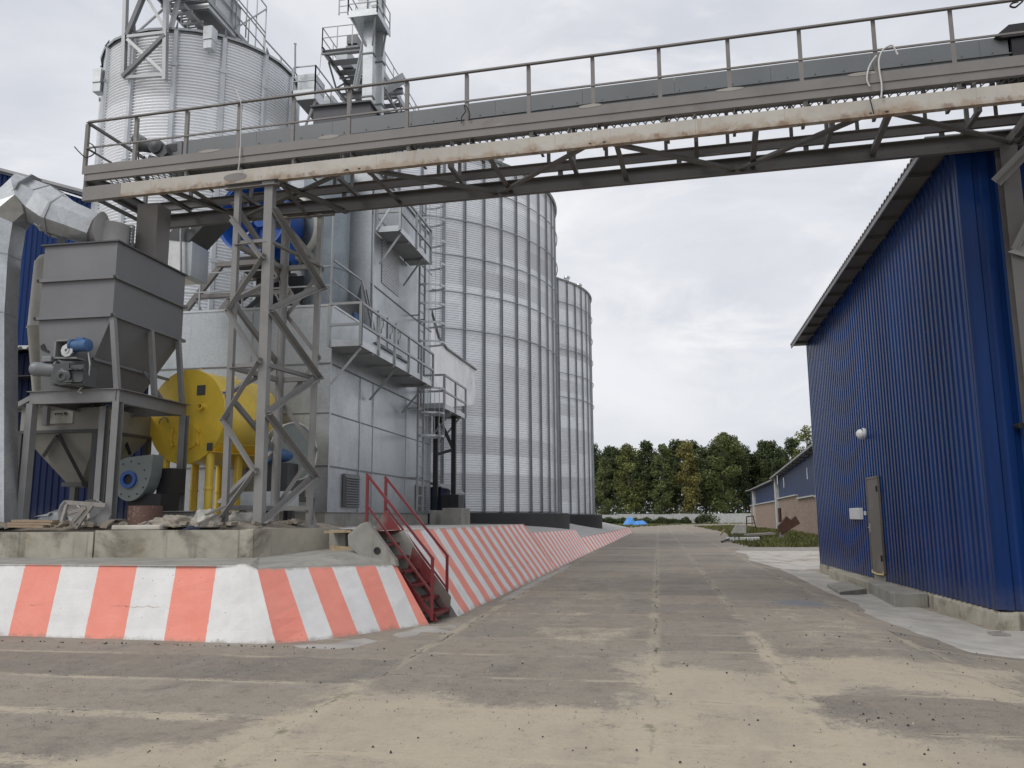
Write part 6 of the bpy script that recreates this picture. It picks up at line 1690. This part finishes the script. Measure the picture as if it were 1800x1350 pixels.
for s_ in (.35, 1.45):
    b = MB(); p = bc + ba * s_ + V((0, 0, BRD - .01)); b.path([p, p + V((0, 0, .07)) - bx * .04, p + V((0, 0, .1)), p + V((0, 0, .07)) + bx * .04, p], .015, 6); b.build('lifting_eye', M['yellow'], bo)
for s_ in (.12, 1.0, 1.8):
    for u_ in (-.58, .58):
        p = bc + ba * s_ + bx * u_; b = MB(); b.tube(V((p.x, p.y, 1.5)), V((p.x, p.y, bc.z - .6)), .085, 16); b.tube(V((p.x, p.y, 2.2)), V((p.x, p.y, 2.225)), .105, 16); b.build('leg', M['yellow'], bo, smooth=40)
b = MB()
for u_ in (-.62, .62): b.chan(bc + ba * .0 + bx * u_ + V((0, 0, -.66)), bc + ba * BL + bx * u_ + V((0, 0, -.66)), .2, .22, .015)
for s_ in (.06, 1.85): b.prism([bc + ba * s_ + bx * -.72 + V((0, 0, -.56)), bc + ba * s_ + bx * -.72 + V((0, 0, -.78)), bc + ba * s_ + bx * .72 + V((0, 0, -.78)), bc + ba * s_ + bx * .72 + V((0, 0, -.56))], ba * .02)
b.build('saddle', M['yellow'], bo)
b = MB(); q = bc + bx * .68 + V((0, 0, -.66)) - ba * .03; b.obox(q, bx * .07, ba * .005, V((0, 0, .08))); b.build('type_plate', M['gear_dark'], bo)
b = MB(); b.path([bc + bx * -.45 + V((0, 0, .0)) - ba * .02 + V((-.1 + .1 * math.cos(a_), 0, .1 * math.sin(a_) - .1)) for a_ in [k * .5 for k in range(8)]], .012, 6); b.build('wire_loop', M['motor_grey'], bo)

# second fan behind the tower with blue motor
sf = aty(512, 800, 16.6)
sfn = thing('centrifugal_fan', (sf.x, 16.6, 1.5), 'green grey snail fan with blue motor behind the right tower leg', 'fan')
fa = V((.75, -.66, 0)).normalized(); fx_ = V((-fa.y, fa.x, 0)); fw_ = .42
pts = []
for k in range(30):
    a = -math.pi * .75 + 1.65 * math.pi * k / 29; rr = .5 + .22 * k / 29
    pts.append(sf + fx_ * (rr * math.cos(a) * .8) + V((0, 0, rr * math.sin(a))))
pts += [sf + fx_ * -.75 + V((0, 0, .72)), sf + fx_ * -.72 + V((0, 0, .3))]
b = MB(); b.prism([p - fa * fw_ / 2 for p in pts], fa * fw_); o = b.build('volute', M['green_grey'], sfn, smooth=30); fixnormals(o)
b = MB(); b.path([p - fa * (fw_ / 2 + .0) for p in pts[:30]], .02, 6); b.path([p + fa * (fw_ / 2) for p in pts[:30]], .02, 6); b.build('rim', M['white_pipe'], sfn, smooth=60)
mq = aty(482, 800, 16.1); b = MB(); b.lathe(mq, (-.35, -1, 0), [(0, -.5), (.15, -.5), (.16, .1), (.17, .12), (.17, .2), (.12, .23), (.05, .23), (0, .2)], 24); b.build('motor', M['motor_blue'], sfn, smooth=40)
b = MB(); b.box(mq.x - .2, sf.x + .35, 16.0, 17.1, 1.95, 2.05); [b.bar((x, y, 1.45), (x, y, 1.95), .1) for x in (mq.x - .1, sf.x + .3) for y in (16.05, 17.0)]; b.box(mq.x - .1, mq.x + .35, 16.0, 16.9, 2.05, mq.z - .17); b.build('stand', M['black_steel'], sfn)
b = MB(); b.box(sf.x - .75, sf.x + .5, 15.9, 15.95, 1.85, 2.15); b.build('base_sheet', M['galv'], sfn)

# ------------------------------------------------------------------ blue hall at the left edge
hl = thing('blue_hall', (-22, 24, 1.4), 'blue sheet hall behind the duct at the left edge', 'building')
zr0, zr1 = aty(90, 328, 24).z, aty(170, 350, 24).z; xr0, xr1 = aty(90, 328, 24).x, aty(172, 350, 24).x
rl = lambda x: zr0 + (zr1 - zr0) * (x - xr0) / (xr1 - xr0) if x > xr0 - 4 else zr0 + (zr0 - zr1) / (xr1 - xr0) * 4
b = MB(); X0h = -34; zl = aty(40, 608, 24).z
profile(b, V((X0h, 24, 0)), V((1, 0, 0)), V((0, -1, 0)), xr1 - X0h, lambda s: zl, lambda s: rl(X0h + s) - .02, pitch=.2, dep=.03); b.build('wall', M['blue'], hl)
b = MB(); b.box(X0h, xr1 - .01, 24.03, 30, 1.4, zl + 3); b.build('inner_wall', M['blue_old'], hl)
b = MB(); b.prism([(X0h, 23.6, rl(X0h)), (xr0 - 4, 23.6, rl(xr0 - 4)), (xr1 + .2, 23.6, zr1 - .05), (xr1 + .2, 23.6, zr1 + .05), (xr0 - 4, 23.6, rl(xr0 - 4) + .1), (X0h, 23.6, rl(X0h) + .1)], (0, 6.5, 0)); o = b.build('roof', M['roof_steel'], hl); fixnormals(o)
b = MB(); b.bar((xr0 + .3, 23.7, zr0 - .22), (xr1 - .2, 23.7, zr1 - .12), .06, .05); b.build('eave_trim', M['white_sheet'], hl)
# lower lean-to
ll = thing('lean_to', (-19, 20, 1.4), 'low blue lean-to, wall coloured darker for roof shade, with ribbed roof edge at the left under the hall', 'building')
zq = aty(30, 622, 20.2).z
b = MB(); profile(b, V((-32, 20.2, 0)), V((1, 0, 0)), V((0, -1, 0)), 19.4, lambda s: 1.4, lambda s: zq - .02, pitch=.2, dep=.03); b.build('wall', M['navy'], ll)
b = MB(); b.box(-32, -12.6, 20.23, 23.9, 1.4, zq - .03); b.build('inner_wall', M['blue_old'], ll)
b = MB(); pts = []; x = -32
while x < -12.4:
    for f, d in ((0, 0), (.06, .0), (.12, .07), (.22, .07)): pts.append((x + f, d))
    x += .28
vs = []
for x, d in pts: vs += [V((x, 19.5, zq + d)), V((x, 24, zq + d + .9))]
b.add(vs, [(2 * i, 2 * i + 2, 2 * i + 3, 2 * i + 1) for i in range(len(pts) - 1)]); o = b.build('roof', M['wall_white'], ll)
sm = o.modifiers.new('thick', 'SOLIDIFY'); sm.thickness = .03
b = MB(); b.box(-32, -12.5, 19.7, 20.16, zq - .75, zq - .72); b.build('eave_soffit', M['black_steel'], ll)

# ------------------------------------------------------------------ litter on the dusty ground behind the kerb wall
def gz(x, y): return PZ + .08
for i, (xa, xb, yy, zz_) in enumerate(((26, 98, 916, .0), (19, 95, 918, .0), (20, 82, 922, .0))):
    p, q = aty(xa, yy - 1 + 2 * (2 - i) * 0, 12.85 - .02 * i), aty(xb, yy + 1, 12.8 - .02 * i)
    p.z = 1.5 + .045 * (2 - i) - .0; q.z = p.z - .01
    b = MB(); b.bar(p, q, .16, .04)
    tag(b.build('plank', M['wood']), ('top plank of the little stack at the left end of the kerb wall', 'middle plank of the little stack at the left end of the kerb wall', 'bottom plank of the little stack at the left end of the kerb wall')[i], 'plank')
sc_ = thing('broken_frame', aty(150, 920, 12.9), 'broken grey timber frame leaning in the litter below the bin leg', 'frame')
SC = lambda x, y, Y=12.95: aty(x, y, Y)
for a_, c_, w_ in (((116, 883), (186, 888), .07), ((118, 885), (108, 918), .05), ((118, 903), (152, 893), .05), ((125, 922), (149, 892), .07), ((133, 927), (162, 886), .09), ((156, 890), (157, 912), .05)):
    b = MB(); b.bar(SC(*a_), SC(*c_, 12.85), w_, .045, up=(0, 1, 0)); b.build('batten', M['wood_grey'], sc_)
b = MB(); b.prism([SC(187, 886), SC(176, 900), SC(150, 920), SC(138, 926), SC(184, 924), SC(195, 905)], (0, .03, 0)); o = b.build('sheet', M['frame_grey'], sc_); fixnormals(o)
b = MB(); n = 12; pts = [SC(111 + 3 * math.cos(math.pi * k / (n - 1) * .9 + 2), 884 + 40 * k / (n - 1)) for k in range(n)]
b.path([SC(117, 882), SC(110, 890), SC(107, 900), SC(108, 912), SC(113, 921)], .05, 6); b.build('bent_rim', M['frame_grey'], sc_)
b = MB(); p = SC(132, 906, 13.2); b.lathe(p, (.3, .9, .4), [(.22, 0), (.18, .06), (.08, .1), (0, .11)], 20); tag(b.build('lamp_dish', M['white_sheet'], smooth=60), 'white shallow dish lying behind the broken timber frame, left one', 'dish')
b = MB(); p = SC(166, 900, 13.2); b.lathe(p, (-.1, .9, .6), [(.26, 0), (.2, .08), (.08, .13), (0, .14)], 20); tag(b.build('lamp_dish', M['white_sheet'], smooth=60), 'larger white shallow dish lying near the bin leg, right of the other one', 'dish')
b = MB(); b.prism([SC(60, 908, 13.2), SC(83, 903, 13.2), SC(88, 901, 13.2), SC(84, 907, 13.2)], (0, .3, .02)); b.prism([SC(88, 900, 13.25), SC(107, 901, 13.25), SC(105, 915, 13.25), SC(62, 914, 13.25)], (0, .2, .05)); o = b.build('sheet_metal_scrap', M['galv']); fixnormals(o)
tag(o, 'bluish scrap of sheet metal behind the plank stack', 'scrap')
b = MB(); p, q = aty(214, 899, 13.3), aty(266, 899, 13.3)
b.lathe(((p.x + q.x) / 2, 13.55, 1.5), (0, 0, 1), [((q.x - p.x) / 2, 0), ((q.x - p.x) / 2, .34), ((q.x - p.x) / 2 - .01, .34), ((q.x - p.x) / 2 - .012, .1)], 40)
tag(b.build('steel_drum_section', M['brown_steel'], smooth=50), 'low brown steel drum ring standing on the rubble in front of the boiler legs', 'drum')
b = MB(); p, q = aty(199, 922, 12.75), aty(284, 922, 12.75); b.box(p.x, q.x, 12.7, 12.95, 1.43, 1.51)
tag(b.build('concrete_slab', M['conc_pad'], bevel=.02), 'whitish long slab lying on the kerb wall in front of the brown drum ring', 'slab')
b = MB(); p, q = aty(266, 893, 14.2), aty(345, 895, 14.0); p.z = q.z = 1.68; b.ibm(p, q, .16, .14); tag(b.build('steel_beam', M['frame_grey']), 'short grey steel beam lying across in front of the yellow legs', 'beam')
def lump(name, label, cat, m, c, s, seed, n=3, amp=.35):
    import bmesh
    bm = bmesh.new(); bmesh.ops.create_icosphere(bm, subdivisions=n, radius=1)
    for v in bm.verts:
        d = v.co.normalized(); k = 1 + amp * (noise.noise(d * 1.6 + V((seed, 0, 0))) + .5 * noise.noise(d * 3.7 + V((0, seed, 0))) + .22 * abs(noise.noise(d * 8 + V((0, 0, seed)))))
        v.co = V((d.x * k * s[0], d.y * k * s[1], max(-.15, d.z * k) * s[2]))
    me = bpy.data.meshes.new(name); bm.to_mesh(me); bm.free(); me.polygons.foreach_set('use_smooth', [True] * len(me.polygons)); me.materials.append(m)
    o = bpy.data.objects.new(name, me); COL.objects.link(o); o.location = c; WL[o.name] = V(c); return tag(o, label, cat)
def lp_(x, y, Y, z=None): p = aty(x, y, Y); p.z = p.z if z is None else z; return p
lump('sacking', 'heap of dirty beige sacking on the rubble left of the lattice tower', 'rags', M['rag'], lp_(312, 912, 13.0, 1.5), (.30, .22, .17), 2, 4, .5)
lump('sacking', 'small crumpled beige rag at the foot of the sacking heap', 'rags', M['rag'], lp_(283, 915, 13.15, 1.5), (.2, .18, .12), 5, 4, .5)
lump('plastic_sack', 'bulging whitish sack between the sacking heap and the tower leg', 'sack', M['film'], lp_(362, 908, 13.1, 1.5), (.24, .22, .24), 8, 4, .4)
lump('plastic_sack', 'cloudy plastic film bundle lying inside the lattice tower', 'sack', M['film'], lp_(425, 905, 13.9, 1.45), (.3, .26, .28), 13, 4, .35)
lump('navy_rag', 'dark navy rag hanging on the kerb wall beside the sacking', 'rags', M['dark_cloth'], lp_(337, 921, 12.75, 1.42), (.13, .12, .06), 4, 3, .4)
for i, (a_, c_, w_, m_, lb) in enumerate((((345, 921), (392, 902), .05, 'wood_grey', 'pale stick leaning from the kerb wall towards the left tower leg'), ((305, 926), (330, 924), .07, 'wood', 'short board scrap on the kerb wall under the sacking'), ((362, 905), (395, 890), .11, 'taupe', 'grey steel channel offcut resting on the whitish sack'))):
    b = MB(); b.bar(aty(*a_, 12.8), aty(*c_, 13.05), w_, .03); tag(b.build('offcut', M[m_]), lb, 'offcut')
b = MB(); rr_n = random.Random(8)
for _ in range(260):
    x, y = rr_n.uniform(-11.6, -6.6), rr_n.uniform(12.75, 15.5); r_ = rr_n.uniform(.015, .06)
    a = rr_n.uniform(0, 3); b.obox((x, y, PZ + .1 + r_ * .3 * rr_n.random()), V((math.cos(a), math.sin(a), rr_n.uniform(-.4, .4))) * r_ * rr_n.uniform(.8, 3), V((-math.sin(a), math.cos(a), .1)) * r_, V((.1, .2, .6)) * r_)
o = b.build('rubble_pieces', M['rubble'], origin=(0, 0, 0)); tag(o, 'rubble crumbs and chips strewn over the dusty ground behind the kerb wall', 'rubble', kind='stuff')

# ------------------------------------------------------------------ brick and blue barn far right
bnr = thing('barn', (15, 105, 0), 'long low barn of mixed brick below and blue sheet above with sagging roof edge', 'barn')
wx = lambda y: 14.0 + .04 * (y - 103)
hz = [(58, 7.25), (103, 5.98), (103.2, 5.75), (140, 5.75), (152, 5.9)]
def hroof(y):
    for (a, za), (c, zc2) in zip(hz, hz[1:]):
        if a <= y <= c: return za + (zc2 - za) * (y - a) / (c - a)
    return hz[-1][1]
hb_ = lambda y: 3.1 + (.5 if y > 82 else (.25 if y > 72 else 0)) if y < 103 else 3.4
b = MB()
for y0, y1, h in ((58, 72, 3.05), (72, 84, 3.15), (84, 103, 3.5), (103, 138, 3.3), (138, 152, 3.3)):
    b.prism([(wx(y0), y0, 0), (wx(y1), y1, 0), (wx(y1), y1, h), (wx(y0), y0, h)], (.4, 0, 0))
o = b.build('brick_wall', M['brick'], bnr); fixnormals(o)
b = MB()
for y0, y1, h in ((58, 72, 3.05), (72, 84, 3.15), (84, 103, 3.5), (103, 138, 3.3), (138, 152, 3.3)):
    b.prism([(wx(y0) + .1, y0, h + .1), (wx(y1) + .1, y1, h + .1), (wx(y1) + .1, y1, hroof(y1)), (wx(y0) + .1, y0, hroof(y0))], (.3, 0, 0))
o = b.build('blue_cladding', M['blue_old'], bnr); fixnormals(o)
b = MB()
for y0, y1, h in ((58, 71.5, 3.05), (72, 83.5, 3.15), (84.2, 103, 3.5), (103.5, 138, 3.3), (138.5, 152, 3.3)): b.bar((wx(y0) - .05, y0, h + .06), (wx(y1) - .05, y1, h + .06), .3, .12)
b.build('ledge', M['fence_conc'], bnr)
for y in (84 + 19, 141): 
    b = MB(); b.box(wx(y) - .35, wx(y) + .1, y - .9, y + .1, 0, hroof(y - .5) - .02); b.build('column', M['fence_conc'], bnr)
b = MB()
for (a, za), (c, zc2) in ((hz[0], hz[1]), (hz[2], hz[3]), (hz[3], hz[4])):
    b.prism([(wx(a) - .7, a - .6, za - .05), (wx(c) - .7, c + .8, zc2 - .05), (wx(c) + 9, c + .8, zc2 + 2.2), (wx(a) + 9, a - .6, za + 2.2)], (0, 0, .16))
o = b.build('roof', M['roof_steel'], bnr); fixnormals(o)
b = MB()
for (a, za), (c, zc2) in ((hz[0], hz[1]), (hz[2], hz[3]), (hz[3], hz[4])):
    y = a
    while y < c: b.box(wx(y) - .6, wx(y), y, y + .15, hroof(y) - .2, hroof(y) - .07); y += 3
b.build('rafter_end', M['dark_truss'], bnr)
for (x, y0, y1) in ((1370, 893, 918),):
    q0, q1 = atx(x, y0, 13.0), atx(x, y1, 13.0); b = MB(); b.tube(q0, V((q0.x, q0.y, q1.z)), .18, 8); b.build('downpipe', M['rust'], bnr)
b = MB()
for x, y0, y1 in ((1418, 822, 842), (1377, 840, 852), (1366, 836, 850)):
    q0 = atx(x, y0, 12.9); b.bar(q0, q0 - V((0, 0, 1.0)), .06)
b.build('loose_strap', M['white_sheet'], bnr)

# ------------------------------------------------------------------ concrete fence, bushes, tarpaulin and scrap in the grass
fn = thing('concrete_fence', (5, 188, 0), 'pale concrete panel fence closing the yard in front of the trees', 'fence')
x = -45.0; k = 0
while x < 60:
    h = 2.1 + .16 * noise.noise(V((k * .7, 1, 2))); b = MB(); b.box(x, x + 3.96, 188, 188.14, 0, h); b.build('panel', M['fence_conc'], fn)
    b = MB(); b.box(x - .12, x + .08, 187.9, 188.2, 0, h + .06); b.build('post', M['fence_conc'], fn); x += 4; k += 1

def leaves(b, c, r, n, rn, size, squash=1.0, shell_=.35):
    for _ in range(n):
        d = V((rn.gauss(0, 1), rn.gauss(0, 1), rn.gauss(0, 1))).normalized(); k = r * (shell_ + (1 - shell_) * rn.random() ** .6)
        p = c + V((d.x * k, d.y * k, d.z * k * squash))
        u_ = V((rn.gauss(0, 1), rn.gauss(0, 1), rn.gauss(0, .6))).normalized(); v_ = u_.cross(V((rn.gauss(0, 1), rn.gauss(0, 1), rn.gauss(0, 1)))).normalized()
        s = size * rn.uniform(.6, 1.3)
        b.add([p - u_ * s, p - v_ * s * .55, p + u_ * s, p + v_ * s * .55], [(0, 1, 2, 3)])

def make_tree(seed, h, spread, base, m, label, dens=1.0, bare=0, loc=(0, 0, 0), group=None, cat='tree', tw_=.24):
    rn = random.Random(seed)
    t = thing('tree', loc, label, cat, group)
    L = V(loc); tk = MB(); cl = []
    lean = V((rn.uniform(-.6, .6), rn.uniform(-.6, .6), 0))
    pts = [(L + lean * (k / 7) ** 1.3 + V((rn.uniform(-.12, .12), rn.uniform(-.12, .12), 0)) * k * .4 + V((0, 0, h * .93 * k / 7)), tw_ * (1 - .85 * k / 7) + .02) for k in range(8)]
    for (p, r0), (q, r1) in zip(pts, pts[1:]): tk.tube(p, q, r0, 7, r1, caps=False)
    nl = int(24 * dens + 10)
    for i in range(nl):
        f = base + (1 - base) * (i + rn.random()) / nl
        k = min(6, int(f * 7)); p = pts[k][0].lerp(pts[k + 1][0], f * 7 - k) if f < 1 else pts[7][0]
        a = rn.uniform(0, 6.283); tt_ = (f - base) / (1 - base); prof = (.62 + .4 * math.sin(math.pi * tt_)) * (1 if tt_ < .8 else max(.35, 1 - (tt_ - .8) * 3))
        ln = spread * prof * rn.uniform(.55, 1.1)
        e = p + V((math.cos(a) * ln, math.sin(a) * ln, ln * rn.uniform(.1, .7)))
        tk.tube(p, p.lerp(e, .5) + V((0, 0, .1)), .07, 5, .045, caps=False); tk.tube(p.lerp(e, .5) + V((0, 0, .1)), e, .045, 5, .015, caps=False)
        cl.append((e, rn.uniform(.75, 1.45) * (.6 + .4 * spread / 3))); 
        if rn.random() < .75: cl.append((p.lerp(e, rn.uniform(.4, .75)) + V((rn.uniform(-.5, .5), rn.uniform(-.5, .5), rn.uniform(-.2, .8))), rn.uniform(.7, 1.2)))
    cl.append((pts[7][0] + V((0, 0, .3)), 1.0))
    for i in range(bare):
        a = rn.uniform(0, 6.28); p = pts[6][0]; q = p + V((math.cos(a) * 1.2, math.sin(a) * 1.2, h * rn.uniform(.12, .22)))
        tk.tube(p, q, .05, 5, .015, caps=False)
        for _ in range(3): s = p.lerp(q, rn.uniform(.4, .9)); tk.tube(s, s + V((rn.uniform(-.9, .9), rn.uniform(-.9, .9), rn.uniform(.5, 1.4))), .025, 4, .01, caps=False)
    tk.build('trunk', M['bark'], t, smooth=60)
    cb = MB()
    for c, r_ in cl: leaves(cb, c, r_ * 1.15, int(62 * dens * r_ * r_) + 16, rn, .27, .85)
    cb.build('crown', m, t)
    return t
TX = lambda px, Y: (px - 1157) / 1475 * Y * 1.0
front = [
    (1062, 196, 15.5, 2.0, .08, 'leaf_mid', .55, 4, 'thin half-bare tree next to the farther silo'),
    (1110, 199, 19.0, 3.1, .1, 'leaf_light', 1.0, 0, 'leafy yellow green tree with bare foot, first full crown right of the silos'),
    (1163, 197, 18.5, 2.7, .06, 'leaf_mid', .8, 5, 'olive tree with dead twigs sticking out on top, behind the blue tarpaulin'),
    (1204, 198, 19.6, 2.9, .08, 'leaf_yellow', .95, 1, 'autumn yellow tree standing out from the green row'),
    (1268, 200, 21.5, 4.2, .08, 'leaf_mid', 1.45, 0, 'largest broad green tree in the middle of the row'),
    (1410, 200, 22.5, 2.8, .2, 'leaf_light', .9, 0, 'pale green tree rising just left of the tall blue hall'),
    (1348, 206, 19.6, 3.2, .12, 'leaf_dark', 1.2, 0, 'dark rounded tree above the barn roof'),
]
for i, (px, Y, h, spd, bs_, mm, dn, bare, lb) in enumerate(front):
    make_tree(20 + i, h, spd, bs_, M[mm], lb, dn, bare, (TX(px, Y), Y, 0))
proto = [make_tree(60, 20.0, 2.7, .28, M['leaf_dark'], 'dark green tree in the dense second row behind the yard fence', 1.15, 0, (TX(1050, 212), 212, 0), 'dark trees of the second row'),
         make_tree(61, 19.2, 2.4, .22, M['leaf_dark'], 'dark green tree in the dense second row behind the yard fence', 1.1, 1, (TX(1088, 214), 214, 0), 'dark trees of the second row'),
         make_tree(62, 21.0, 2.9, .3, M['leaf_dark'], 'dark green tree in the dense second row behind the yard fence', 1.2, 0, (TX(1135, 213), 213, 0), 'dark trees of the second row')]
rn2 = random.Random(77)
for i, px in enumerate((1030, 1068, 1108, 1150, 1178, 1190, 1222, 1238, 1256, 1292, 1310, 1326, 1340, 1366, 1382, 1396, 1422, 1445)):
    Y = rn2.uniform(209, 224); dup(proto[i % 3], (TX(px, Y), Y, 0), rn2.uniform(0, 6.28), (rn2.uniform(.85, 1.15), rn2.uniform(.85, 1.15), rn2.uniform(.84, 1.06)))
for i, px in enumerate((1040, 1072, 1100, 1128, 1158, 1186, 1214, 1244, 1276, 1304, 1334, 1364, 1394, 1424, 1450)):
    Y = rn2.uniform(228, 240); dup(proto[(i + 1) % 3], (TX(px, Y), Y, 0), rn2.uniform(0, 6.28), (rn2.uniform(.9, 1.15), rn2.uniform(.9, 1.15), rn2.uniform(.9, 1.12)))
def bush(seed, px, Y, w_, h, label, group):
    rn = random.Random(seed); b = MB(); L = V((TX(px, Y), Y, 0)); t = thing('bush', L, label, 'bush', group)
    for _ in range(12): leaves(b, L + V((rn.uniform(-w_, w_), rn.uniform(-.8, .8), h * rn.uniform(.25, .65))), h * .45, 110, rn, .18)
    b.build('foliage', M['leaf_dark'], t)
    s = MB()
    for _ in range(7): x = rn.uniform(-w_, w_) * .8; s.tube(L + V((x, 0, 0)), L + V((x + rn.uniform(-.3, .3), 0, h * .6)), .03, 5, .015)
    s.build('stem', M['bark'], t); return t
b0 = bush(1, 1066, 184, 2.2, 1.5, 'dark low bush in the row along the foot of the concrete fence', 'bushes along the fence')
for i, px in enumerate((1085, 1104, 1126, 1147, 1168, 1190, 1214)): dup(b0, (TX(px, 184), 184 + rn2.uniform(-1, 1), 0), rn2.choice((0, math.pi)), (rn2.uniform(1.0, 1.7), 1, rn2.uniform(.65, 1.05)))
bush(9, 1243, 182, 1.9, 2.2, 'taller dark bush at the right end of the fence row', None)
# undergrowth beneath the trees beyond the fence
ub = MB(); rn3 = random.Random(5)
for px in range(1030, 1460, 9):
    Y = rn3.uniform(191, 206); leaves(ub, V((TX(px, Y), Y, rn3.uniform(.8, 2.4))), rn3.uniform(1.3, 2.2), 60, rn3, .24, 1.1)
for px in range(1025, 1465, 7):
    Y = rn3.uniform(208, 226); leaves(ub, V((TX(px, Y), Y, rn3.uniform(1.5, 6.5))), rn3.uniform(1.8, 3.0), 110, rn3, .34, 1.2)
for px in range(1020, 1470, 6):
    Y = rn3.uniform(238, 246); leaves(ub, V((TX(px, Y), Y, rn3.uniform(2, 8.5))), rn3.uniform(2.0, 3.2), 120, rn3, .42, 1.2)
tag(ub.build('undergrowth', M['leaf_dark'], origin=(10, 198, 0)), 'dark mass of undergrowth between fence and tree trunks', 'undergrowth', kind='stuff')

tp = aty(1117, 919, 160); tp.z = 0
tb = MB(); NU, NV = 26, 14
for j in range(NV):
    for i in range(NU):
        u_, v_ = i / (NU - 1), j / (NV - 1); x = (u_ - .5) * 4.6; y = (v_ - .5) * 3
        env = math.sin(math.pi * v_) ** .6 * (math.exp(-(abs(u_ - .26) / .2) ** 3) * 1.25 + math.exp(-(abs(u_ - .74) / .22) ** 4) * .55 + .3 * math.sin(math.pi * u_) ** .4)
        tb.v.append(V((tp.x + x, 160 + y, max(.02, env * (1 + .35 * noise.noise(V((x * 1.5, y * 1.5, 3)))) + .12 * noise.noise(V((x * 4, y * 4, 1)))))))
for j in range(NV - 1):
    for i in range(NU - 1): tb.f.append((j * NU + i, j * NU + i + 1, (j + 1) * NU + i + 1, (j + 1) * NU + i))
tag(tb.build('tarpaulin', M['tarp'], smooth=50), 'crumpled bright blue tarpaulin heaped on the grass at the end of the road', 'tarpaulin')

q = aty(1378, 950, 58); q.z = 0
rs = thing('rusty_hopper', (q.x, 58, 0), 'tilted rusty sheet metal hopper propped on a stub in the grass by the barn', 'scrap')
c = q + V((.35, 0, .95)); e1 = V((.75, 0, .48)).normalized(); e2 = V((-.48, 0, .75)).normalized()
b = MB(); b.prism([c - e1 * .7 - e2 * .25, c + e1 * .7 - e2 * .3, c + e1 * .75 + e2 * .25, c + e1 * .35 + e2 * .2, c + e1 * .25 + e2 * .55, c - e1 * .6 + e2 * .3], (0, .6, 0)); o = b.build('sheet_body', M['rust'], rs); fixnormals(o)
b = MB(); b.bar(q + V((-.15, .2, 0)), q + V((.0, .2, .75)), .28, .2); b.build('stub', M['wood_grey'], rs)
q = aty(1321, 933, 88); q.z = 0
b = MB(); p = [V((q.x - .5, 88, 0)), V((q.x - .42, 88, 1.5)), V((q.x + .25, 88.3, 1.6)), V((q.x + .55, 88.3, 0))]
for i in range(3): b.bar(p[i], p[i + 1], .1)
b.bar(p[0].lerp(p[1], .55), p[3].lerp(p[2], .55), .08); b.bar(p[1], p[1] + V((.1, .9, -.7)), .08)
tag(b.build('rusty_trestle', M['rust']), 'dark rusty trestle frame standing in the grass by the barn column', 'frame')
q = aty(1299, 941, 74); q.z = 0
b = MB(); b.prism([(q.x - .75, 74, 0), (q.x + .6, 74, 0), (q.x + .75, 74.8, .75), (q.x - .1, 74.8, .85)], (0, .35, .05)); o = b.build('concrete_slab', M['conc_grey'], bevel=.02); fixnormals(o); tag(o, 'grey broken slab leaning in the grass left of the rusty trestle', 'slab')
q = aty(1306, 954, 53); q.z = 0
b = MB(); b.tube(q + V((-1.0, 0, .18)), q + V((1.0, .3, .2)), .13, 10); b.tube(q + V((-.6, -.3, .1)), q + V((.9, -.1, .1)), .1, 10); tag(b.build('pipe', M['white_pipe'], smooth=40), 'pale pipe lengths lying in the grass at the edge of the pad', 'pipes')
b = MB(); b.bar(q + V((-1.3, -.4, .05)), q + V((-.5, .2, .3)), .12); b.bar(q + V((-.5, -.5, .08)), q + V((.2, -.4, .12)), .2, .1); [b.bar(q + V((x, 0, .05)), q + V((x + .05, 0, .5)), .06) for x in (-.5, -.25)]; tag(b.build('scrap_iron', M['gear_dark']), 'dark scrap iron bits beside the pale pipes', 'scrap')
q = aty(1335, 941, 66); q.z = 0
b = MB(); b.obox(q + V((0, 0, .22)), (1.0, .1, .05), (-.1, .7, 0), (0, 0, .07)); b.obox(q + V((-.4, 0, .1)), (.5, 0, .02), (0, .4, 0), (0, 0, .1)); tag(b.build('timber_stack', M['wood_grey']), 'low dark stack of old boards in the grass between slab and rusty hopper', 'boards')
q = aty(1271, 940, 72); q.z = 0
b = MB(); b.bar(q + V((-.2, 0, .05)), q + V((.15, .3, .5)), .12, .08); tag(b.build('plank', M['wood']), 'short pale plank sticking up at the left edge of the grass', 'plank')
